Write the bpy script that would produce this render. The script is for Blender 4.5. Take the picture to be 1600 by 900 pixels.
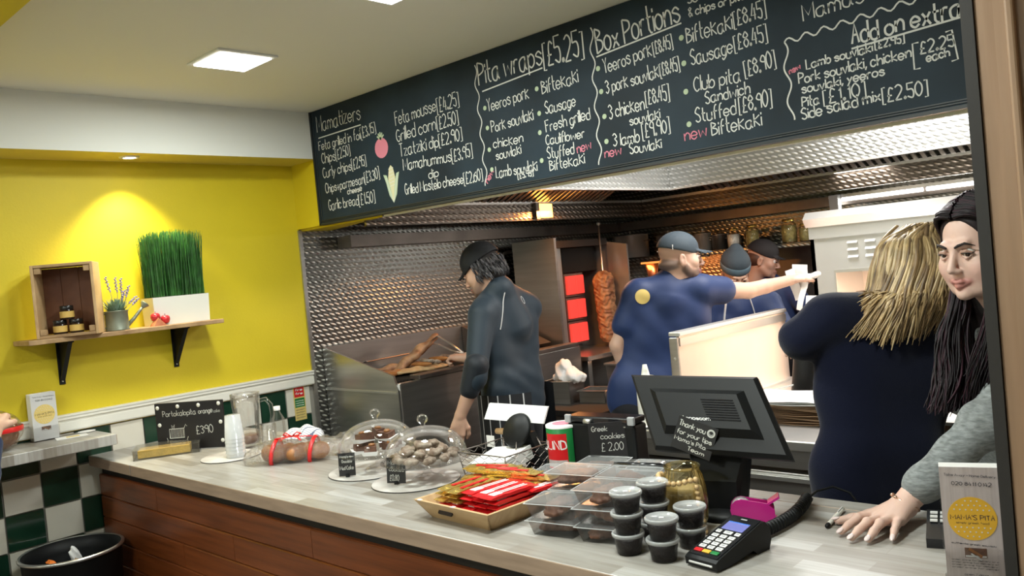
import bpy, math, random
import numpy as np
from mathutils import Vector, Matrix, Euler, noise
for o in list(bpy.data.objects): bpy.data.objects.remove(o, do_unlink=True)
S = bpy.context.scene; COL = S.collection; PI = math.pi
random.seed(7)
# ---------------------------------------------------------------- camera
cd = bpy.data.cameras.new('camera'); cam = bpy.data.objects.new('camera', cd); COL.objects.link(cam)
cd.sensor_width = 36; cd.lens = 29.41; cd.clip_start = .05
R_ = Vector((.72450, .68277, -.09447)); U_ = Vector((.05230, .08221, .99524)); F_ = Vector((-.68728, .72600, -.02385))
cam.matrix_world = Matrix(((R_[0], U_[0], -F_[0], 3.946), (R_[1], U_[1], -F_[1], -1.345), (R_[2], U_[2], -F_[2], 1.60), (0, 0, 0, 1)))
S.camera = cam
# ---------------------------------------------------------------- world, exposure, area lights
S.view_settings.view_transform = 'Standard'; S.view_settings.look = 'None'; S.view_settings.gamma = 1
S.view_settings.use_curve_mapping = False; S.view_settings.exposure = 0.0
wd = bpy.data.worlds.new('world'); S.world = wd; wd.use_nodes = True
wd.node_tree.nodes['Background'].inputs[0].default_value = (.86, .92, .86, 1)
wd.node_tree.nodes['Background'].inputs[1].default_value = .20
def area(name, loc, size, power, col=(1, .95, .86), rot=(0, 0, 0), sy=None, spread=PI):
    l = bpy.data.lights.new(name, 'AREA'); l.energy = power; l.color = col; l.size = size; l.spread = spread
    if sy: l.shape = 'RECTANGLE'; l.size_y = sy
    o = bpy.data.objects.new(name, l); COL.objects.link(o); o.location = loc; o.rotation_euler = rot; return o
LEDS = [(1.0, .33), (1.95, .33), (2.9, -.25), (1.0, -1.9), (2.6, -2.2)]
for i, (x, y) in enumerate(LEDS): area('ceiling_panel_light', (x, y, 2.475), .24, (14, 16, 26, 19, 21)[i], (.93, 1, .95))
area('strip_tube_light', (2.6, 3.93, 1.82), 1.6, 14, (1, .97, .9), (math.radians(-35), 0, 0), .05)
area('kitchen_ceiling_light', (2.35, 2.25, 2.45), .5, 41, (1, .98, .95))
area('hood_lamp_light', (2.1, 3.55, 1.98), .3, 3, (1, .9, .8))
area('chip_station_lamp_light', (2.62, 2.86, 1.43), .5, 40, (1, .76, .56), (0, 0, 0), .06)
area('grill_lamp_light', (.66, 2.56, 1.93), .1, 13, (1, .36, .08), (0, 0, 0), .1)
def spot(name, loc, power, ang, col, rot=(0, 0, 0), blend=.6):
    l = bpy.data.lights.new(name, 'SPOT'); l.energy = power; l.color = col; l.spot_size = ang; l.spot_blend = blend; l.shadow_soft_size = .03
    o = bpy.data.objects.new(name, l); COL.objects.link(o); o.location = loc; o.rotation_euler = rot; return o
spot('downlight_beam', (.14, .262, 2.245), 62, 1.75, (1, .9, .62), blend=.8)
_d = Vector((2.0, 2.15, 1.05))-Vector((2.80, 2.80, 1.40))
spot('panel_fill_spot', (2.80, 2.80, 1.40), 34, 1.15, (1, .72, .52), _d.to_track_quat('-Z', 'Y').to_euler(), 1)  # unseen spot added to brighten the island's splash panel
area('added_wall_glow', (.62, 3.86, 1.52), .5, 1.3, (1, .30, .08), (math.radians(25), 0, 0), .04)  # unseen light added to tint the far wall orange below the shelf
# ---------------------------------------------------------------- materials
def nodes(m):
    m.use_nodes = True; return m.node_tree, m.node_tree.nodes['Principled BSDF']
def P(b, **k):
    for n, v in k.items():
        n = {'col': 'Base Color', 'rough': 'Roughness', 'metal': 'Metallic', 'trans': 'Transmission Weight', 'ior': 'IOR', 'alpha': 'Alpha', 'coat': 'Coat Weight', 'sss': 'Subsurface Weight', 'ec': 'Emission Color', 'es': 'Emission Strength', 'sheen': 'Sheen Weight', 'spec': 'Specular IOR Level'}[n]
        b.inputs[n].default_value = (*v, 1) if isinstance(v, tuple) else v
def link(t, a, b): t.links.new(a, b)
def N(t, kind, **k):
    n = t.nodes.new('ShaderNode' + kind)
    for a, v in k.items():
        if a[0] == 'i' and a[1:].isdigit(): n.inputs[int(a[1:])].default_value = v
        else: setattr(n, a, v)
    return n
def mth(t, op, a, b=None):
    n = N(t, 'Math', operation=op)
    for i, v in enumerate((a, b)):
        if v is None: continue
        if isinstance(v, (int, float)): n.inputs[i].default_value = v
        else: link(t, v, n.inputs[i])
    return n.outputs[0]
def M(name, col, rough=.5, var=0, vs=8, bump=0, bs=60, stretch=None, col2=None, **k):
    m = bpy.data.materials.new(name); t, b = nodes(m); P(b, col=col, rough=rough, **k)
    tc = N(t, 'TexCoord'); src = tc.outputs['Object']
    if stretch:
        mp = N(t, 'Mapping'); mp.inputs['Scale'].default_value = stretch; link(t, src, mp.inputs[0]); src = mp.outputs[0]
    if var or col2:
        n = N(t, 'TexNoise'); n.inputs['Scale'].default_value = vs; n.inputs['Detail'].default_value = 5; link(t, src, n.inputs['Vector'])
        r = N(t, 'ValToRGB'); c2 = col2 or tuple(c*(1-var) for c in col); c1 = col if col2 else tuple(min(1, c*(1+var*.6)) for c in col)
        r.color_ramp.elements[0].color = (*c2, 1); r.color_ramp.elements[1].color = (*c1, 1); r.color_ramp.elements[0].position = .3; r.color_ramp.elements[1].position = .7
        link(t, n.outputs['Fac'], r.inputs[0]); link(t, r.outputs[0], b.inputs['Base Color'])
    if bump:
        n = N(t, 'TexNoise'); n.inputs['Scale'].default_value = bs; link(t, src, n.inputs['Vector'])
        bp = N(t, 'Bump'); bp.inputs['Strength'].default_value = bump; bp.inputs['Distance'].default_value = .004; link(t, n.outputs['Fac'], bp.inputs['Height']); link(t, bp.outputs[0], b.inputs['Normal'])
    return m
def VC(name, rough=.6, spec=.5, bump=0, bs=300, sss=0, sheen=0, stripes=None, var=0, vs=60, stretch=None, coat=0):
    m = bpy.data.materials.new(name); t, b = nodes(m); P(b, rough=rough, sss=sss, sheen=sheen, coat=coat, spec=spec)
    if sss: b.inputs['Subsurface Radius'].default_value = (.012, .004, .002)
    a = N(t, 'Attribute', attribute_name='Col'); c = a.outputs['Color']
    tc = N(t, 'TexCoord'); src = tc.outputs['Object']
    if stretch:
        mp = N(t, 'Mapping'); mp.inputs['Scale'].default_value = stretch; link(t, src, mp.inputs[0]); src = mp.outputs[0]
    if var:
        n = N(t, 'TexNoise'); n.inputs['Scale'].default_value = vs; n.inputs['Detail'].default_value = 6; link(t, src, n.inputs['Vector'])
        mr = N(t, 'MapRange'); mr.inputs[3].default_value = 1-var; mr.inputs[4].default_value = 1+var; mr.inputs[1].default_value = .3; mr.inputs[2].default_value = .7; link(t, n.outputs['Fac'], mr.inputs[0])
        v = N(t, 'VectorMath', operation='SCALE'); link(t, c, v.inputs[0]); link(t, mr.outputs[0], v.inputs['Scale']); c = v.outputs[0]
    link(t, c, b.inputs['Base Color'])
    if bump:
        n = N(t, 'TexNoise'); n.inputs['Scale'].default_value = bs; n.inputs['Detail'].default_value = 4; link(t, src, n.inputs['Vector'])
        bp = N(t, 'Bump'); bp.inputs['Strength'].default_value = bump; bp.inputs['Distance'].default_value = .003; link(t, n.outputs['Fac'], bp.inputs['Height']); link(t, bp.outputs[0], b.inputs['Normal'])
    return m
def steel_turned(name, s=.03, col=(.50, .49, .47), rough=.3):
    """engine-turned stainless sheet: facet glints put into the colour as bright dashes, plus relief"""
    m = bpy.data.materials.new(name); t, b = nodes(m); P(b, col=col, metal=.95, rough=rough)
    tc = N(t, 'TexCoord'); sp = N(t, 'SeparateXYZ'); link(t, tc.outputs['Object'], sp.inputs[0])
    u = mth(t, 'DIVIDE', mth(t, 'ADD', sp.outputs[0], sp.outputs[1]), s); v = mth(t, 'DIVIDE', sp.outputs[2], s*.72)
    row = mth(t, 'FLOOR', v); off = mth(t, 'MULTIPLY', mth(t, 'MODULO', mth(t, 'ABSOLUTE', row), 2), .5)
    fu = mth(t, 'SUBTRACT', mth(t, 'FRACT', mth(t, 'ADD', u, off)), .5); fv = mth(t, 'SUBTRACT', mth(t, 'FRACT', v), .1)
    w0 = mth(t, 'ADD', mth(t, 'SUBTRACT', fv, .4), mth(t, 'MULTIPLY', fu, .38)); a1 = mth(t, 'MULTIPLY', fu, 1.75); b1 = mth(t, 'MULTIPLY', w0, 3.6)
    dash = mth(t, 'MAXIMUM', mth(t, 'SUBTRACT', 1, mth(t, 'SQRT', mth(t, 'ADD', mth(t, 'MULTIPLY', a1, a1), mth(t, 'MULTIPLY', b1, b1)))), 0)
    swl = mth(t, 'MULTIPLY', mth(t, 'SINE', mth(t, 'MULTIPLY', mth(t, 'ADD', fu, fv), 6.283)), .12)
    bp = N(t, 'Bump'); bp.inputs['Strength'].default_value = .35; bp.inputs['Distance'].default_value = .006
    link(t, mth(t, 'ADD', dash, swl), bp.inputs['Height']); link(t, bp.outputs[0], b.inputs['Normal'])
    r = N(t, 'ValToRGB'); r.color_ramp.elements[0].color = (*[c*.62 for c in col], 1); r.color_ramp.elements[1].color = (*[min(1, c*2.3) for c in col], 1)  # painted glints: dashes lighter than the sheet between them
    r.color_ramp.elements[0].position = .02; r.color_ramp.elements[1].position = .6; link(t, dash, r.inputs[0]); link(t, r.outputs[0], b.inputs['Base Color'])
    return m
def staves(name, c1, c2, c3, bw=.34, bh=.075, rough=.3):
    """printed butcher-block laminate"""
    m = bpy.data.materials.new(name); t, b = nodes(m); P(b, rough=rough)
    tc = N(t, 'TexCoord'); br = N(t, 'TexBrick'); br.offset = .43; br.inputs['Scale'].default_value = 1; br.inputs['Mortar Size'].default_value = .0012
    br.inputs['Brick Width'].default_value = bw; br.inputs['Row Height'].default_value = bh; br.inputs['Color1'].default_value = (*c1, 1); br.inputs['Color2'].default_value = (*c2, 1); br.inputs['Mortar'].default_value = (*c3, 1)
    link(t, tc.outputs['Object'], br.inputs[0])
    mp = N(t, 'Mapping'); mp.inputs['Scale'].default_value = (3, 40, 3); link(t, tc.outputs['Object'], mp.inputs[0])
    n = N(t, 'TexNoise'); n.inputs['Scale'].default_value = 2.2; n.inputs['Detail'].default_value = 8; link(t, mp.outputs[0], n.inputs['Vector'])
    mx = N(t, 'MixRGB', blend_type='MULTIPLY'); mx.inputs[0].default_value = .75
    r = N(t, 'ValToRGB'); r.color_ramp.elements[0].color = (.74, .70, .66, 1); r.color_ramp.elements[1].color = (1, 1, 1, 1); r.color_ramp.elements[0].position = .3; r.color_ramp.elements[1].position = .6
    link(t, n.outputs['Fac'], r.inputs[0]); link(t, br.outputs[0], mx.inputs[1]); link(t, r.outputs[0], mx.inputs[2]); link(t, mx.outputs[0], b.inputs['Base Color'])
    return m
def glass(name, col=(1, 1, 1), rough=.02, thin=.12, tint=None, crinkle=0):
    """thin clear shell: mostly see-through, mirror-like at grazing angles"""
    m = bpy.data.materials.new(name); m.use_nodes = True; t = m.node_tree; t.nodes.clear()
    o = N(t, 'OutputMaterial'); mix = N(t, 'MixShader'); tr = N(t, 'BsdfTransparent'); gl = N(t, 'BsdfGlossy'); fr = N(t, 'Fresnel'); fr.inputs[0].default_value = 1.5
    tr.inputs[0].default_value = (*(tint or col), 1); gl.inputs['Roughness'].default_value = rough; gl.inputs[0].default_value = (*col, 1)
    if crinkle:
        tc = N(t, 'TexCoord'); n = N(t, 'TexNoise'); n.inputs['Scale'].default_value = crinkle; n.inputs['Detail'].default_value = 3; n.inputs['Distortion'].default_value = 2; link(t, tc.outputs['Object'], n.inputs['Vector'])
        bp = N(t, 'Bump'); bp.inputs['Strength'].default_value = 1; bp.inputs['Distance'].default_value = .02; link(t, n.outputs['Fac'], bp.inputs['Height']); link(t, bp.outputs[0], gl.inputs['Normal']); link(t, bp.outputs[0], fr.inputs['Normal'])
    link(t, mth(t, 'ADD', mth(t, 'MULTIPLY', fr.outputs[0], .6), thin), mix.inputs[0]); link(t, tr.outputs[0], mix.inputs[1]); link(t, gl.outputs[0], mix.inputs[2]); link(t, mix.outputs[0], o.inputs[0])
    return m
def film(name, amount=.25, col=(.9, .9, .9), bump=.8, bs=25, rough=.12, spec=.8):
    """crinkled clear plastic: transparent with diffuse + sharp gloss"""
    m = bpy.data.materials.new(name); m.use_nodes = True; t = m.node_tree; t.nodes.clear()
    o = N(t, 'OutputMaterial'); mix = N(t, 'MixShader'); tr = N(t, 'BsdfTransparent'); pb = N(t, 'BsdfPrincipled'); P(pb, col=col, rough=rough, spec=spec)
    tc = N(t, 'TexCoord'); n = N(t, 'TexNoise'); n.inputs['Scale'].default_value = bs; n.inputs['Detail'].default_value = 3; n.inputs['Distortion'].default_value = 1.5; link(t, tc.outputs['Object'], n.inputs['Vector'])
    bp = N(t, 'Bump'); bp.inputs['Strength'].default_value = bump; bp.inputs['Distance'].default_value = .012; link(t, n.outputs['Fac'], bp.inputs['Height']); link(t, bp.outputs[0], pb.inputs['Normal'])
    mix.inputs[0].default_value = amount; link(t, tr.outputs[0], mix.inputs[1]); link(t, pb.outputs[0], mix.inputs[2]); link(t, mix.outputs[0], o.inputs[0])
    return m
def emit(name, col, s):
    m = bpy.data.materials.new(name); t, b = nodes(m); P(b, col=(.02, .02, .02), ec=col, es=s); return m
X = dict(
 yellow=M('yellow_paint', (.66, .52, .012), .55, var=.06, vs=2, bump=.1, bs=90), white=M('white_paint', (.78, .78, .73), .6, bump=.06, bs=80), ceil=M('ceiling_paint', (.82, .81, .70), .8, bump=.05, bs=50),
 soffyel=M('pale_yellow_paint', (.62, .52, .10), .6), gloss=M('white_gloss_paint', (.78, .77, .70), .25), tilew=M('white_tile_glaze', (.72, .69, .6), .12, var=.05, vs=4), tileg=M('green_tile_glaze', (.012, .045, .026), .1, var=.3, vs=6), grout=M('grout', (.33, .31, .27), .9),
 steelt=steel_turned('turned_steel', .038, (.33, .33, .31), .30), steelh=steel_turned('turned_steel_hood', .040, (.72, .73, .71), .35), steel=M('brushed_steel', (.52, .51, .49), .32, metal=.95, var=.12, vs=3, stretch=(1, 1, 14)), steeld=M('smoked_steel', (.22, .19, .17), .42, metal=.85, var=.3, vs=5),
 steelb=M('bright_steel', (.66, .65, .63), .34, metal=.92), steelw=M('satin_light_steel', (.62, .62, .61), .4, metal=.8), steel_warmlit=M('warm_lit_steel', (.80, .66, .57), .42, metal=.55, var=.08, vs=3), dark=M('soot_black', (.018, .015, .013), .6), black=M('black_plastic', (.006, .0065, .007), .5, spec=.25), blackg=M('black_gloss', (.012, .012, .014), .15), chalk=M('chalkboard_paint', (.012, .024, .035), .6, var=.5, vs=3, spec=.25), chalkf=M('chalkboard_frame', (.014, .018, .02), .45),  # warm_lit_steel: peach lamp light put into the steel's base colour
 white_chalk=M('white_chalk', (.62, .62, .58), .9), pink_chalk=M('pink_chalk', (.62, .2, .26), .9), green_chalk=M('green_chalk', (.42, .5, .34), .9), yellow_chalk=M('yellow_chalk', (.6, .56, .34), .9),
 pine=M('red_varnished_pine', (.25, .066, .018), .33, col2=(.14, .036, .010), vs=5, stretch=(.6, 8, 14)), wood=M('rustic_wood', (.46, .30, .15), .6, col2=(.26, .15, .07), vs=6, stretch=(3, 3, 3)), woodr=M('reddish_wood', (.22, .085, .035), .6, col2=(.12, .04, .018), vs=8), woodl=M('light_wood', (.56, .38, .20), .55, col2=(.42, .26, .12), vs=7, stretch=(1, 6, 2)),
 jamb=M('jamb_timber', (.32, .20, .12), .45, col2=(.25, .15, .085), vs=4, stretch=(12, 12, .8)), top=staves('laminate_worktop', (.47, .46, .44), (.26, .235, .20), (.33, .30, .27), .30, .052), topd=M('laminate_edge', (.42, .30, .22), .35, var=.2, vs=6, stretch=(1, 4, 8)),
 floor=M('floor_tile', (.10, .085, .075), .4, var=.2), glass=glass('clear_glass', thin=.015), glassy=glass('amber_glass', (.9, .86, .66), .05, .10, (.86, .81, .60)), plas=glass('clear_plastic', (.9, .9, .9), .22, .03, (.95, .95, .94)), potw=glass('pot_plastic', (.7, .7, .7), .15, -.02, (.95, .95, .95)), lidp=film('lid_plastic', .085, (.62, .63, .63), 0, 10, .3, .25), slate=M('card_slate', (.012, .011, .012), .5), steelk=steel_turned('turned_steel_dark', .042, (.20, .17, .145), .3), wrap=glass('cellophane', (.95, .95, .95), .08, .09, (.97, .97, .96), 38), frost=film('frosted_plastic', .45, (.72, .73, .73), .1), fabricbin=film('bin_liner', .8, (.02, .02, .02), 1, 18),
 led=emit('led_panel', (1, .98, .92), 9), bulb=emit('bulb', (1, .9, .7), 9), tubeglow=emit('added_tube_glow', (1, .3, .06), 1.6), bulbo=emit('orange_bulb', (1, .38, .06), 9), tube=emit('tube_light', (1, .97, .9), 4), burn=emit('gas_burner_glow', (1, .05, .035), 1.15), screen=emit('blue_screen', (.22, .25, .72), .9),
 paper=M('paper', (.82, .81, .79), .7), red=M('red_gloss', (.62, .012, .016), .3), redr=M('red_ribbon', (.75, .02, .02), .3), green=M('green_print', (.012, .19, .045), .35), gold=M('gold_foil', (.78, .55, .14), .25, metal=.8, bump=.6, bs=90), magenta=M('magenta_plastic', (.55, .02, .24), .25),
 grey=M('grey_plastic', (.35, .36, .37), .4), silver=M('silver_plastic', (.70, .69, .68), .3), ink=M('dark_ink', (.03, .03, .04), .7), disc=M('marbled_board', (.80, .79, .75), .3, col2=(.36, .30, .27), vs=7), brownie=M('chocolate_cake', (.12, .05, .028), .7, var=.4, vs=40, bump=.8, bs=80), cookie=M('sugar_cookie', (.42, .36, .29), .85, col2=(.13, .07, .04), vs=35, bump=1, bs=60), cake=M('orange_sponge', (.80, .52, .10), .6, var=.15, vs=40, bump=.6, bs=120), bread=M('golden_brown_bread', (.44, .19, .055), .45, col2=(.20, .07, .018), vs=14, bump=.5, bs=50),
 olive=M('dark_olives', (.016, .010, .010), .6, var=.5, vs=60, bump=1, bs=90), meat=M('roast_meat', (.42, .24, .12), .55, col2=(.13, .045, .02), vs=22, bump=1, bs=40), leaf=M('grass_blade', (.03, .13, .02), .5, var=.5, vs=30), leaf2=M('sage_leaf', (.20, .30, .22), .7, var=.3, vs=40), lav=M('lavender_flower', (.30, .26, .42), .8), tin=M('galvanised_tin', (.20, .22, .17), .5, metal=.4, var=.2, vs=20), soil=M('soil', (.03, .02, .015), .9), honey=M('dark_jam', (.02, .008, .005), .15), label=M('gold_label', (.58, .38, .10), .5), lid=M('black_lid', (.01, .01, .01), .25),
 apple=M('red_apple', (.55, .03, .04), .2, var=.3, vs=20), melon=M('terracotta_wedge', (.48, .17, .07), .6, col2=(.32, .09, .04), vs=20), bead=M('wooden_bead', (.62, .42, .20), .35), cloth=M('white_cloth', (.78, .78, .76), .8, bump=.4, bs=30), kraft=M('kraft_paper', (.34, .22, .13), .75, var=.2, vs=10), herb=M('dried_herbs', (.40, .34, .12), .8, var=.4, vs=50), amberoil=M('amber_oil', (.5, .27, .05), .2), bluep=M('blue_plastic', (.02, .14, .6), .4), orange=M('orange_wrapper', (.8, .2, .03), .4), apron=M('apron_black', (.012, .013, .016), .7), stripe=M('pinstripe_white', (.6, .6, .6), .7), yellowp=M('yellow_paper', (.72, .6, .12), .6), salmon=M('flyer_print', (.52, .45, .44), .55, col2=(.42, .35, .34), vs=7, stretch=(26, 26, 1)), flyerl=M('pale_flyer_print', (.60, .60, .60), .55), ochre=M('ochre_print', (.72, .40, .03), .5), ochre2=M('pale_ochre_print', (.72, .55, .18), .5), bluew=M('blue_plaster', (.1, .16, .2), .5),
 skin=VC('skin', .5, .5, .12, 260, .12), cloths=VC('knit_cloth', .9, .12, .25, 220, 0, .15), jersey=VC('jersey_cloth', .6, .4, .12, 300, 0, .1), marl=VC('grey_marl_knit', .9, .4, .3, 260, 0, .1, var=.38, vs=55, stretch=(1, 1, 3.2)), hairb=VC('blonde_hair', .42, var=.25, vs=30), haird=VC('dark_hair', .5, spec=.22), capm=VC('cap_cloth', .75, .4, .2, 400), eyew=M('eye_white', (.7, .67, .64), .15), iris=M('dark_iris', (.03, .015, .008), .1), nail=M('polished_nail', (.74, .60, .58), .1), rose=M('rose_gold', (.75, .5, .38), .25, metal=1), browm=M('brow_hair', (.02, .012, .01), .7), lash=M('eyeliner', (.012, .008, .008), .5))
# ---------------------------------------------------------------- mesh helpers
class MB:
    def __init__(s): s.v = []; s.f = []; s.m = []; s.T = Matrix.Identity(4); s.k = 0
    def add(s, vs, fs, m=None):
        b = len(s.v); s.v += [tuple(s.T @ Vector(p)) for p in vs]; s.f += [tuple(b+i for i in f) for f in fs]; s.m += [s.k if m is None else m]*len(fs); return s
    def at(s, loc=(0, 0, 0), rot=(0, 0, 0), sc=1): s.T = Matrix.Translation(loc) @ Euler(rot).to_matrix().to_4x4() @ Matrix.Scale(sc, 4); return s
    def box(s, x0, x1, y0, y1, z0, z1, m=None): return s.add([(x0, y0, z0), (x1, y0, z0), (x1, y1, z0), (x0, y1, z0), (x0, y0, z1), (x1, y0, z1), (x1, y1, z1), (x0, y1, z1)], [(0, 3, 2, 1), (4, 5, 6, 7), (0, 1, 5, 4), (1, 2, 6, 5), (2, 3, 7, 6), (3, 0, 4, 7)], m)
    def rbox(s, x0, x1, y0, y1, z0, z1, r=.005, m=None):
        pts = []
        for x, sx in ((x0, 1), (x1, -1)):
            for y, sy in ((y0, 1), (y1, -1)):
                for z, sz in ((z0, 1), (z1, -1)):
                    q = r*.3
                    pts += [(x+sx*r, y+sy*q*0+sy*r, z), (x+sx*r, y, z+sz*r), (x, y+sy*r, z+sz*r), (x+sx*q, y+sy*q, z+sz*r), (x+sx*q, y+sy*r, z+sz*q), (x+sx*r, y+sy*q, z+sz*q)]
        return s.hull(pts, m)
    def hull(s, pts, m=None):
        import bmesh
        bm = bmesh.new(); [bm.verts.new(p) for p in pts]; r = bmesh.ops.convex_hull(bm, input=bm.verts)
        bmesh.ops.delete(bm, geom=list({e for e in r['geom_interior'] + r['geom_unused'] if isinstance(e, bmesh.types.BMVert)}), context='VERTS')
        bm.verts.index_update(); s.add([v.co[:] for v in bm.verts], [[v.index for v in f.verts] for f in bm.faces], m); bm.free(); return s
    def prism(s, poly, z0, z1, m=None, scale1=1):
        n = len(poly); cx = sum(p[0] for p in poly)/n; cy = sum(p[1] for p in poly)/n
        vs = [(x, y, z0) for x, y in poly] + [(cx+(x-cx)*scale1, cy+(y-cy)*scale1, z1) for x, y in poly]
        return s.add(vs, [tuple(range(n))[::-1], tuple(range(n, 2*n))] + [(i, (i+1) % n, n+(i+1) % n, n+i) for i in range(n)], m)
    def lathe(s, prof, n=24, m=None, close=False, sx=1, sy=1):
        vs = []; fs = []
        for r, z in prof:
            for i in range(n): a = 2*PI*i/n; vs.append((r*math.cos(a)*sx, r*math.sin(a)*sy, z))
        for j in range(len(prof)-1):
            for i in range(n): a = j*n+i; b = j*n+(i+1) % n; fs.append((a, b, b+n, a+n))
        if prof[0][0] > 1e-5 and close: fs.append(tuple(range(n))[::-1])
        if prof[-1][0] > 1e-5 and close: q = (len(prof)-1)*n; fs.append(tuple(range(q, q+n)))
        return s.add(vs, fs, m)
    def cyl(s, r, z0, z1, n=20, m=None, r1=None, x=0, y=0):
        o = s.T; s.T = o @ Matrix.Translation((x, y, 0)); s.lathe([(r, z0), (r if r1 is None else r1, z1)], n, m, True); s.T = o; return s
    def tube(s, path, r, n=8, m=None, cap=True, flat=1):
        P_ = [Vector(p) for p in path]; vs = []; fs = []; N_ = len(P_); up = Vector((0, 0, 1)); nx = None
        for i, p in enumerate(P_):
            t = (P_[min(i+1, N_-1)] - P_[max(i-1, 0)]).normalized()
            if nx is None: nx = t.cross(up); nx = nx.normalized() if nx.length > 1e-3 else Vector((1, 0, 0))
            else: nx = (nx - t*nx.dot(t)).normalized()
            b = t.cross(nx); rr = r[i] if isinstance(r, (list, tuple)) else r
            for k in range(n): a = 2*PI*k/n; vs.append(p + nx*math.cos(a)*rr + b*math.sin(a)*rr*flat)
        for i in range(N_-1):
            for k in range(n): a = i*n+k; b_ = i*n+(k+1) % n; fs.append((a, b_, b_+n, a+n))
        if cap: fs += [tuple(range(n))[::-1], tuple(range((N_-1)*n, N_*n))]
        return s.add(vs, fs, m)
    def sph(s, c, r, n=12, m=None, sc=(1, 1, 1)):
        h = n//2; prof = [(math.sin(PI*j/h)*r, -math.cos(PI*j/h)*r) for j in range(h+1)]
        o = s.T; s.T = o @ Matrix.Translation(c) @ Matrix.Diagonal((*sc, 1)); s.lathe(prof, n, m); s.T = o; return s
    def grid(s, fn, nu, nv, m=None):
        vs = [fn(i/nu, j/nv) for j in range(nv+1) for i in range(nu+1)]
        return s.add(vs, [(j*(nu+1)+i, j*(nu+1)+i+1, (j+1)*(nu+1)+i+1, (j+1)*(nu+1)+i) for j in range(nv) for i in range(nu)], m)
    def mesh(s, name, mats, smooth=False):
        me = bpy.data.meshes.new(name); me.from_pydata(s.v, [], s.f)
        for m in (mats if isinstance(mats, (list, tuple)) else [mats]): me.materials.append(X[m] if isinstance(m, str) else m)
        if any(s.m): me.polygons.foreach_set('material_index', s.m)
        if smooth: me.polygons.foreach_set('use_smooth', [True]*len(s.f))
        me.update(); me.validate(); return me
    def build(s, name, mats, parent=None, smooth=False, **k):
        me = s.mesh(name, mats, smooth)
        if smooth and smooth is not True:
            me.set_sharp_from_angle(angle=math.radians(smooth))
        o = bpy.data.objects.new(name, me); COL.objects.link(o)
        if parent is not None: o.parent = parent
        for a, v in k.items():
            if a == 'loc': o.location = v
            elif a == 'rz': o.rotation_euler = (0, 0, v)
            elif a == 'rot': o.rotation_euler = v
            else: o[a] = v
        return o
def thing(name, label, cat, loc=(0, 0, 0), rz=0, group=None, rot=None):
    o = bpy.data.objects.new(name, None); COL.objects.link(o); o.location = loc; o.rotation_euler = rot or (0, 0, rz)
    o['label'] = label; o['category'] = cat; o.empty_display_size = .05
    if group: o['group'] = group
    return o
def tag(o, label, cat, group=None):
    o['label'] = label; o['category'] = cat
    if group: o['group'] = group
    return o
def dup(root, loc, rz=None, label=None, rot=None):
    r = root.copy(); COL.objects.link(r); r.location = loc
    if rz is not None: r.rotation_euler = (0, 0, rz)
    if rot is not None: r.rotation_euler = rot
    if label: r['label'] = label
    for ch in list(root.children):
        c = ch.copy(); COL.objects.link(c); c.parent = r
        for g in list(ch.children): d = g.copy(); COL.objects.link(d); d.parent = c
    return r
def bx(name, mat, parent, *a, r=0, **k):
    m = MB(); (m.rbox(*a, r) if r else m.box(*a)); return m.build(name, mat, parent, **k)
# ---------------------------------------------------------------- single-stroke chalk lettering (x 0-5, y 0-9: baseline 2, small letters 6, capitals 9)
G = {'a': '~46 26 05 03 12 32 45|46 43 52', 'b': '09 02|~04 26 45 43 22 03', 'c': '~45 26 05 03 22 43', 'd': '~45 26 05 03 12 32 43|49 42', 'e': '~04 44 45 26 05 03 22 43', 'f': '~39 29 17 12|06 36', 'g': '~45 26 05 03 12 32 45|46 42|~42 31 10 01', 'h': '09 02|~04 26 45 42', 'i': '06 02|08 07', 'j': '~26 21 10 00|28 27', 'k': '09 02|46 04 42', 'l': '09 02', 'm': '06 02|~04 16 35 32|~34 46 65 62', 'n': '06 02|~04 26 45 42', 'o': '~26 05 03 22 43 45 26', 'p': '06 00|~05 26 45 43 22 03', 'r': '06 02|~04 16 36', 's': '~45 26 05 34 43 22 03', 't': '19 13 22 32|06 36', 'u': '~06 03 12 32 44|46 42', 'v': '06 22 46', 'w': '06 12 35 52 66', 'x': '06 42|46 02', 'y': '06 23|46 00', 'z': '06 46 02 42',
 'A': '02 29 42|15 35', 'B': '02 09|~09 38 37 06|~06 45 43 02', 'C': '~48 29 07 04 22 43', 'D': '02 09|~09 38 46 43 02', 'E': '49 09 02 42|06 36', 'F': '49 09 02|06 36', 'G': '~48 29 07 04 22 43|43 45 25', 'H': '02 09|42 49|06 46', 'I': '09 02', 'K': '09 02|49 05 42', 'L': '09 02 42', 'M': '02 09 34 69 62', 'N': '02 09 42 49', 'O': '~29 07 04 22 44 47 29', 'P': '02 09|~09 48 46 05', 'R': '02 09|~09 48 46 05|25 42', 'S': '~48 29 07 16 35 43 22 03', 'T': '09 49|29 22', 'U': '~09 04 22 44 49', 'V': '09 22 49', 'W': '09 12 36 52 69', 'Y': '09 26 49|26 22', 'Z': '09 49 02 42',
 '0': '~29 07 04 22 44 47 29', '1': '17 29 22', '2': '~08 29 48 46 02|02 42', '3': '~08 29 47 26 44 22 03', '4': '29 04 44|37 32', '5': '49 09 06|~06 36 44 32 03', '6': '~48 06 03 22 43 45 26 05', '7': '09 49 12', '8': '~29 07 26 44 22 04 26 47 29', '9': '~46 26 07 29 48 46 42', '£': '~48 29 17 14 02|02 42|05 35', '[': '29 09 01 21', ']': '09 29 21 01', '+': '07 03|... ', '.': '02 03|12 13|02 12|03 13', ',': '13 01', '-': '05 35', "'": '09 07', '&': '42 08 29 38 04 12 44', '@': '~44 24 25 45 42 48 18 05 13 42'}
G['+'] = '25 21|03 43'.replace('21', '22'); G['+'] = '26 22|04 44'; G['K'] = '08 02|47 05 42'
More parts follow.
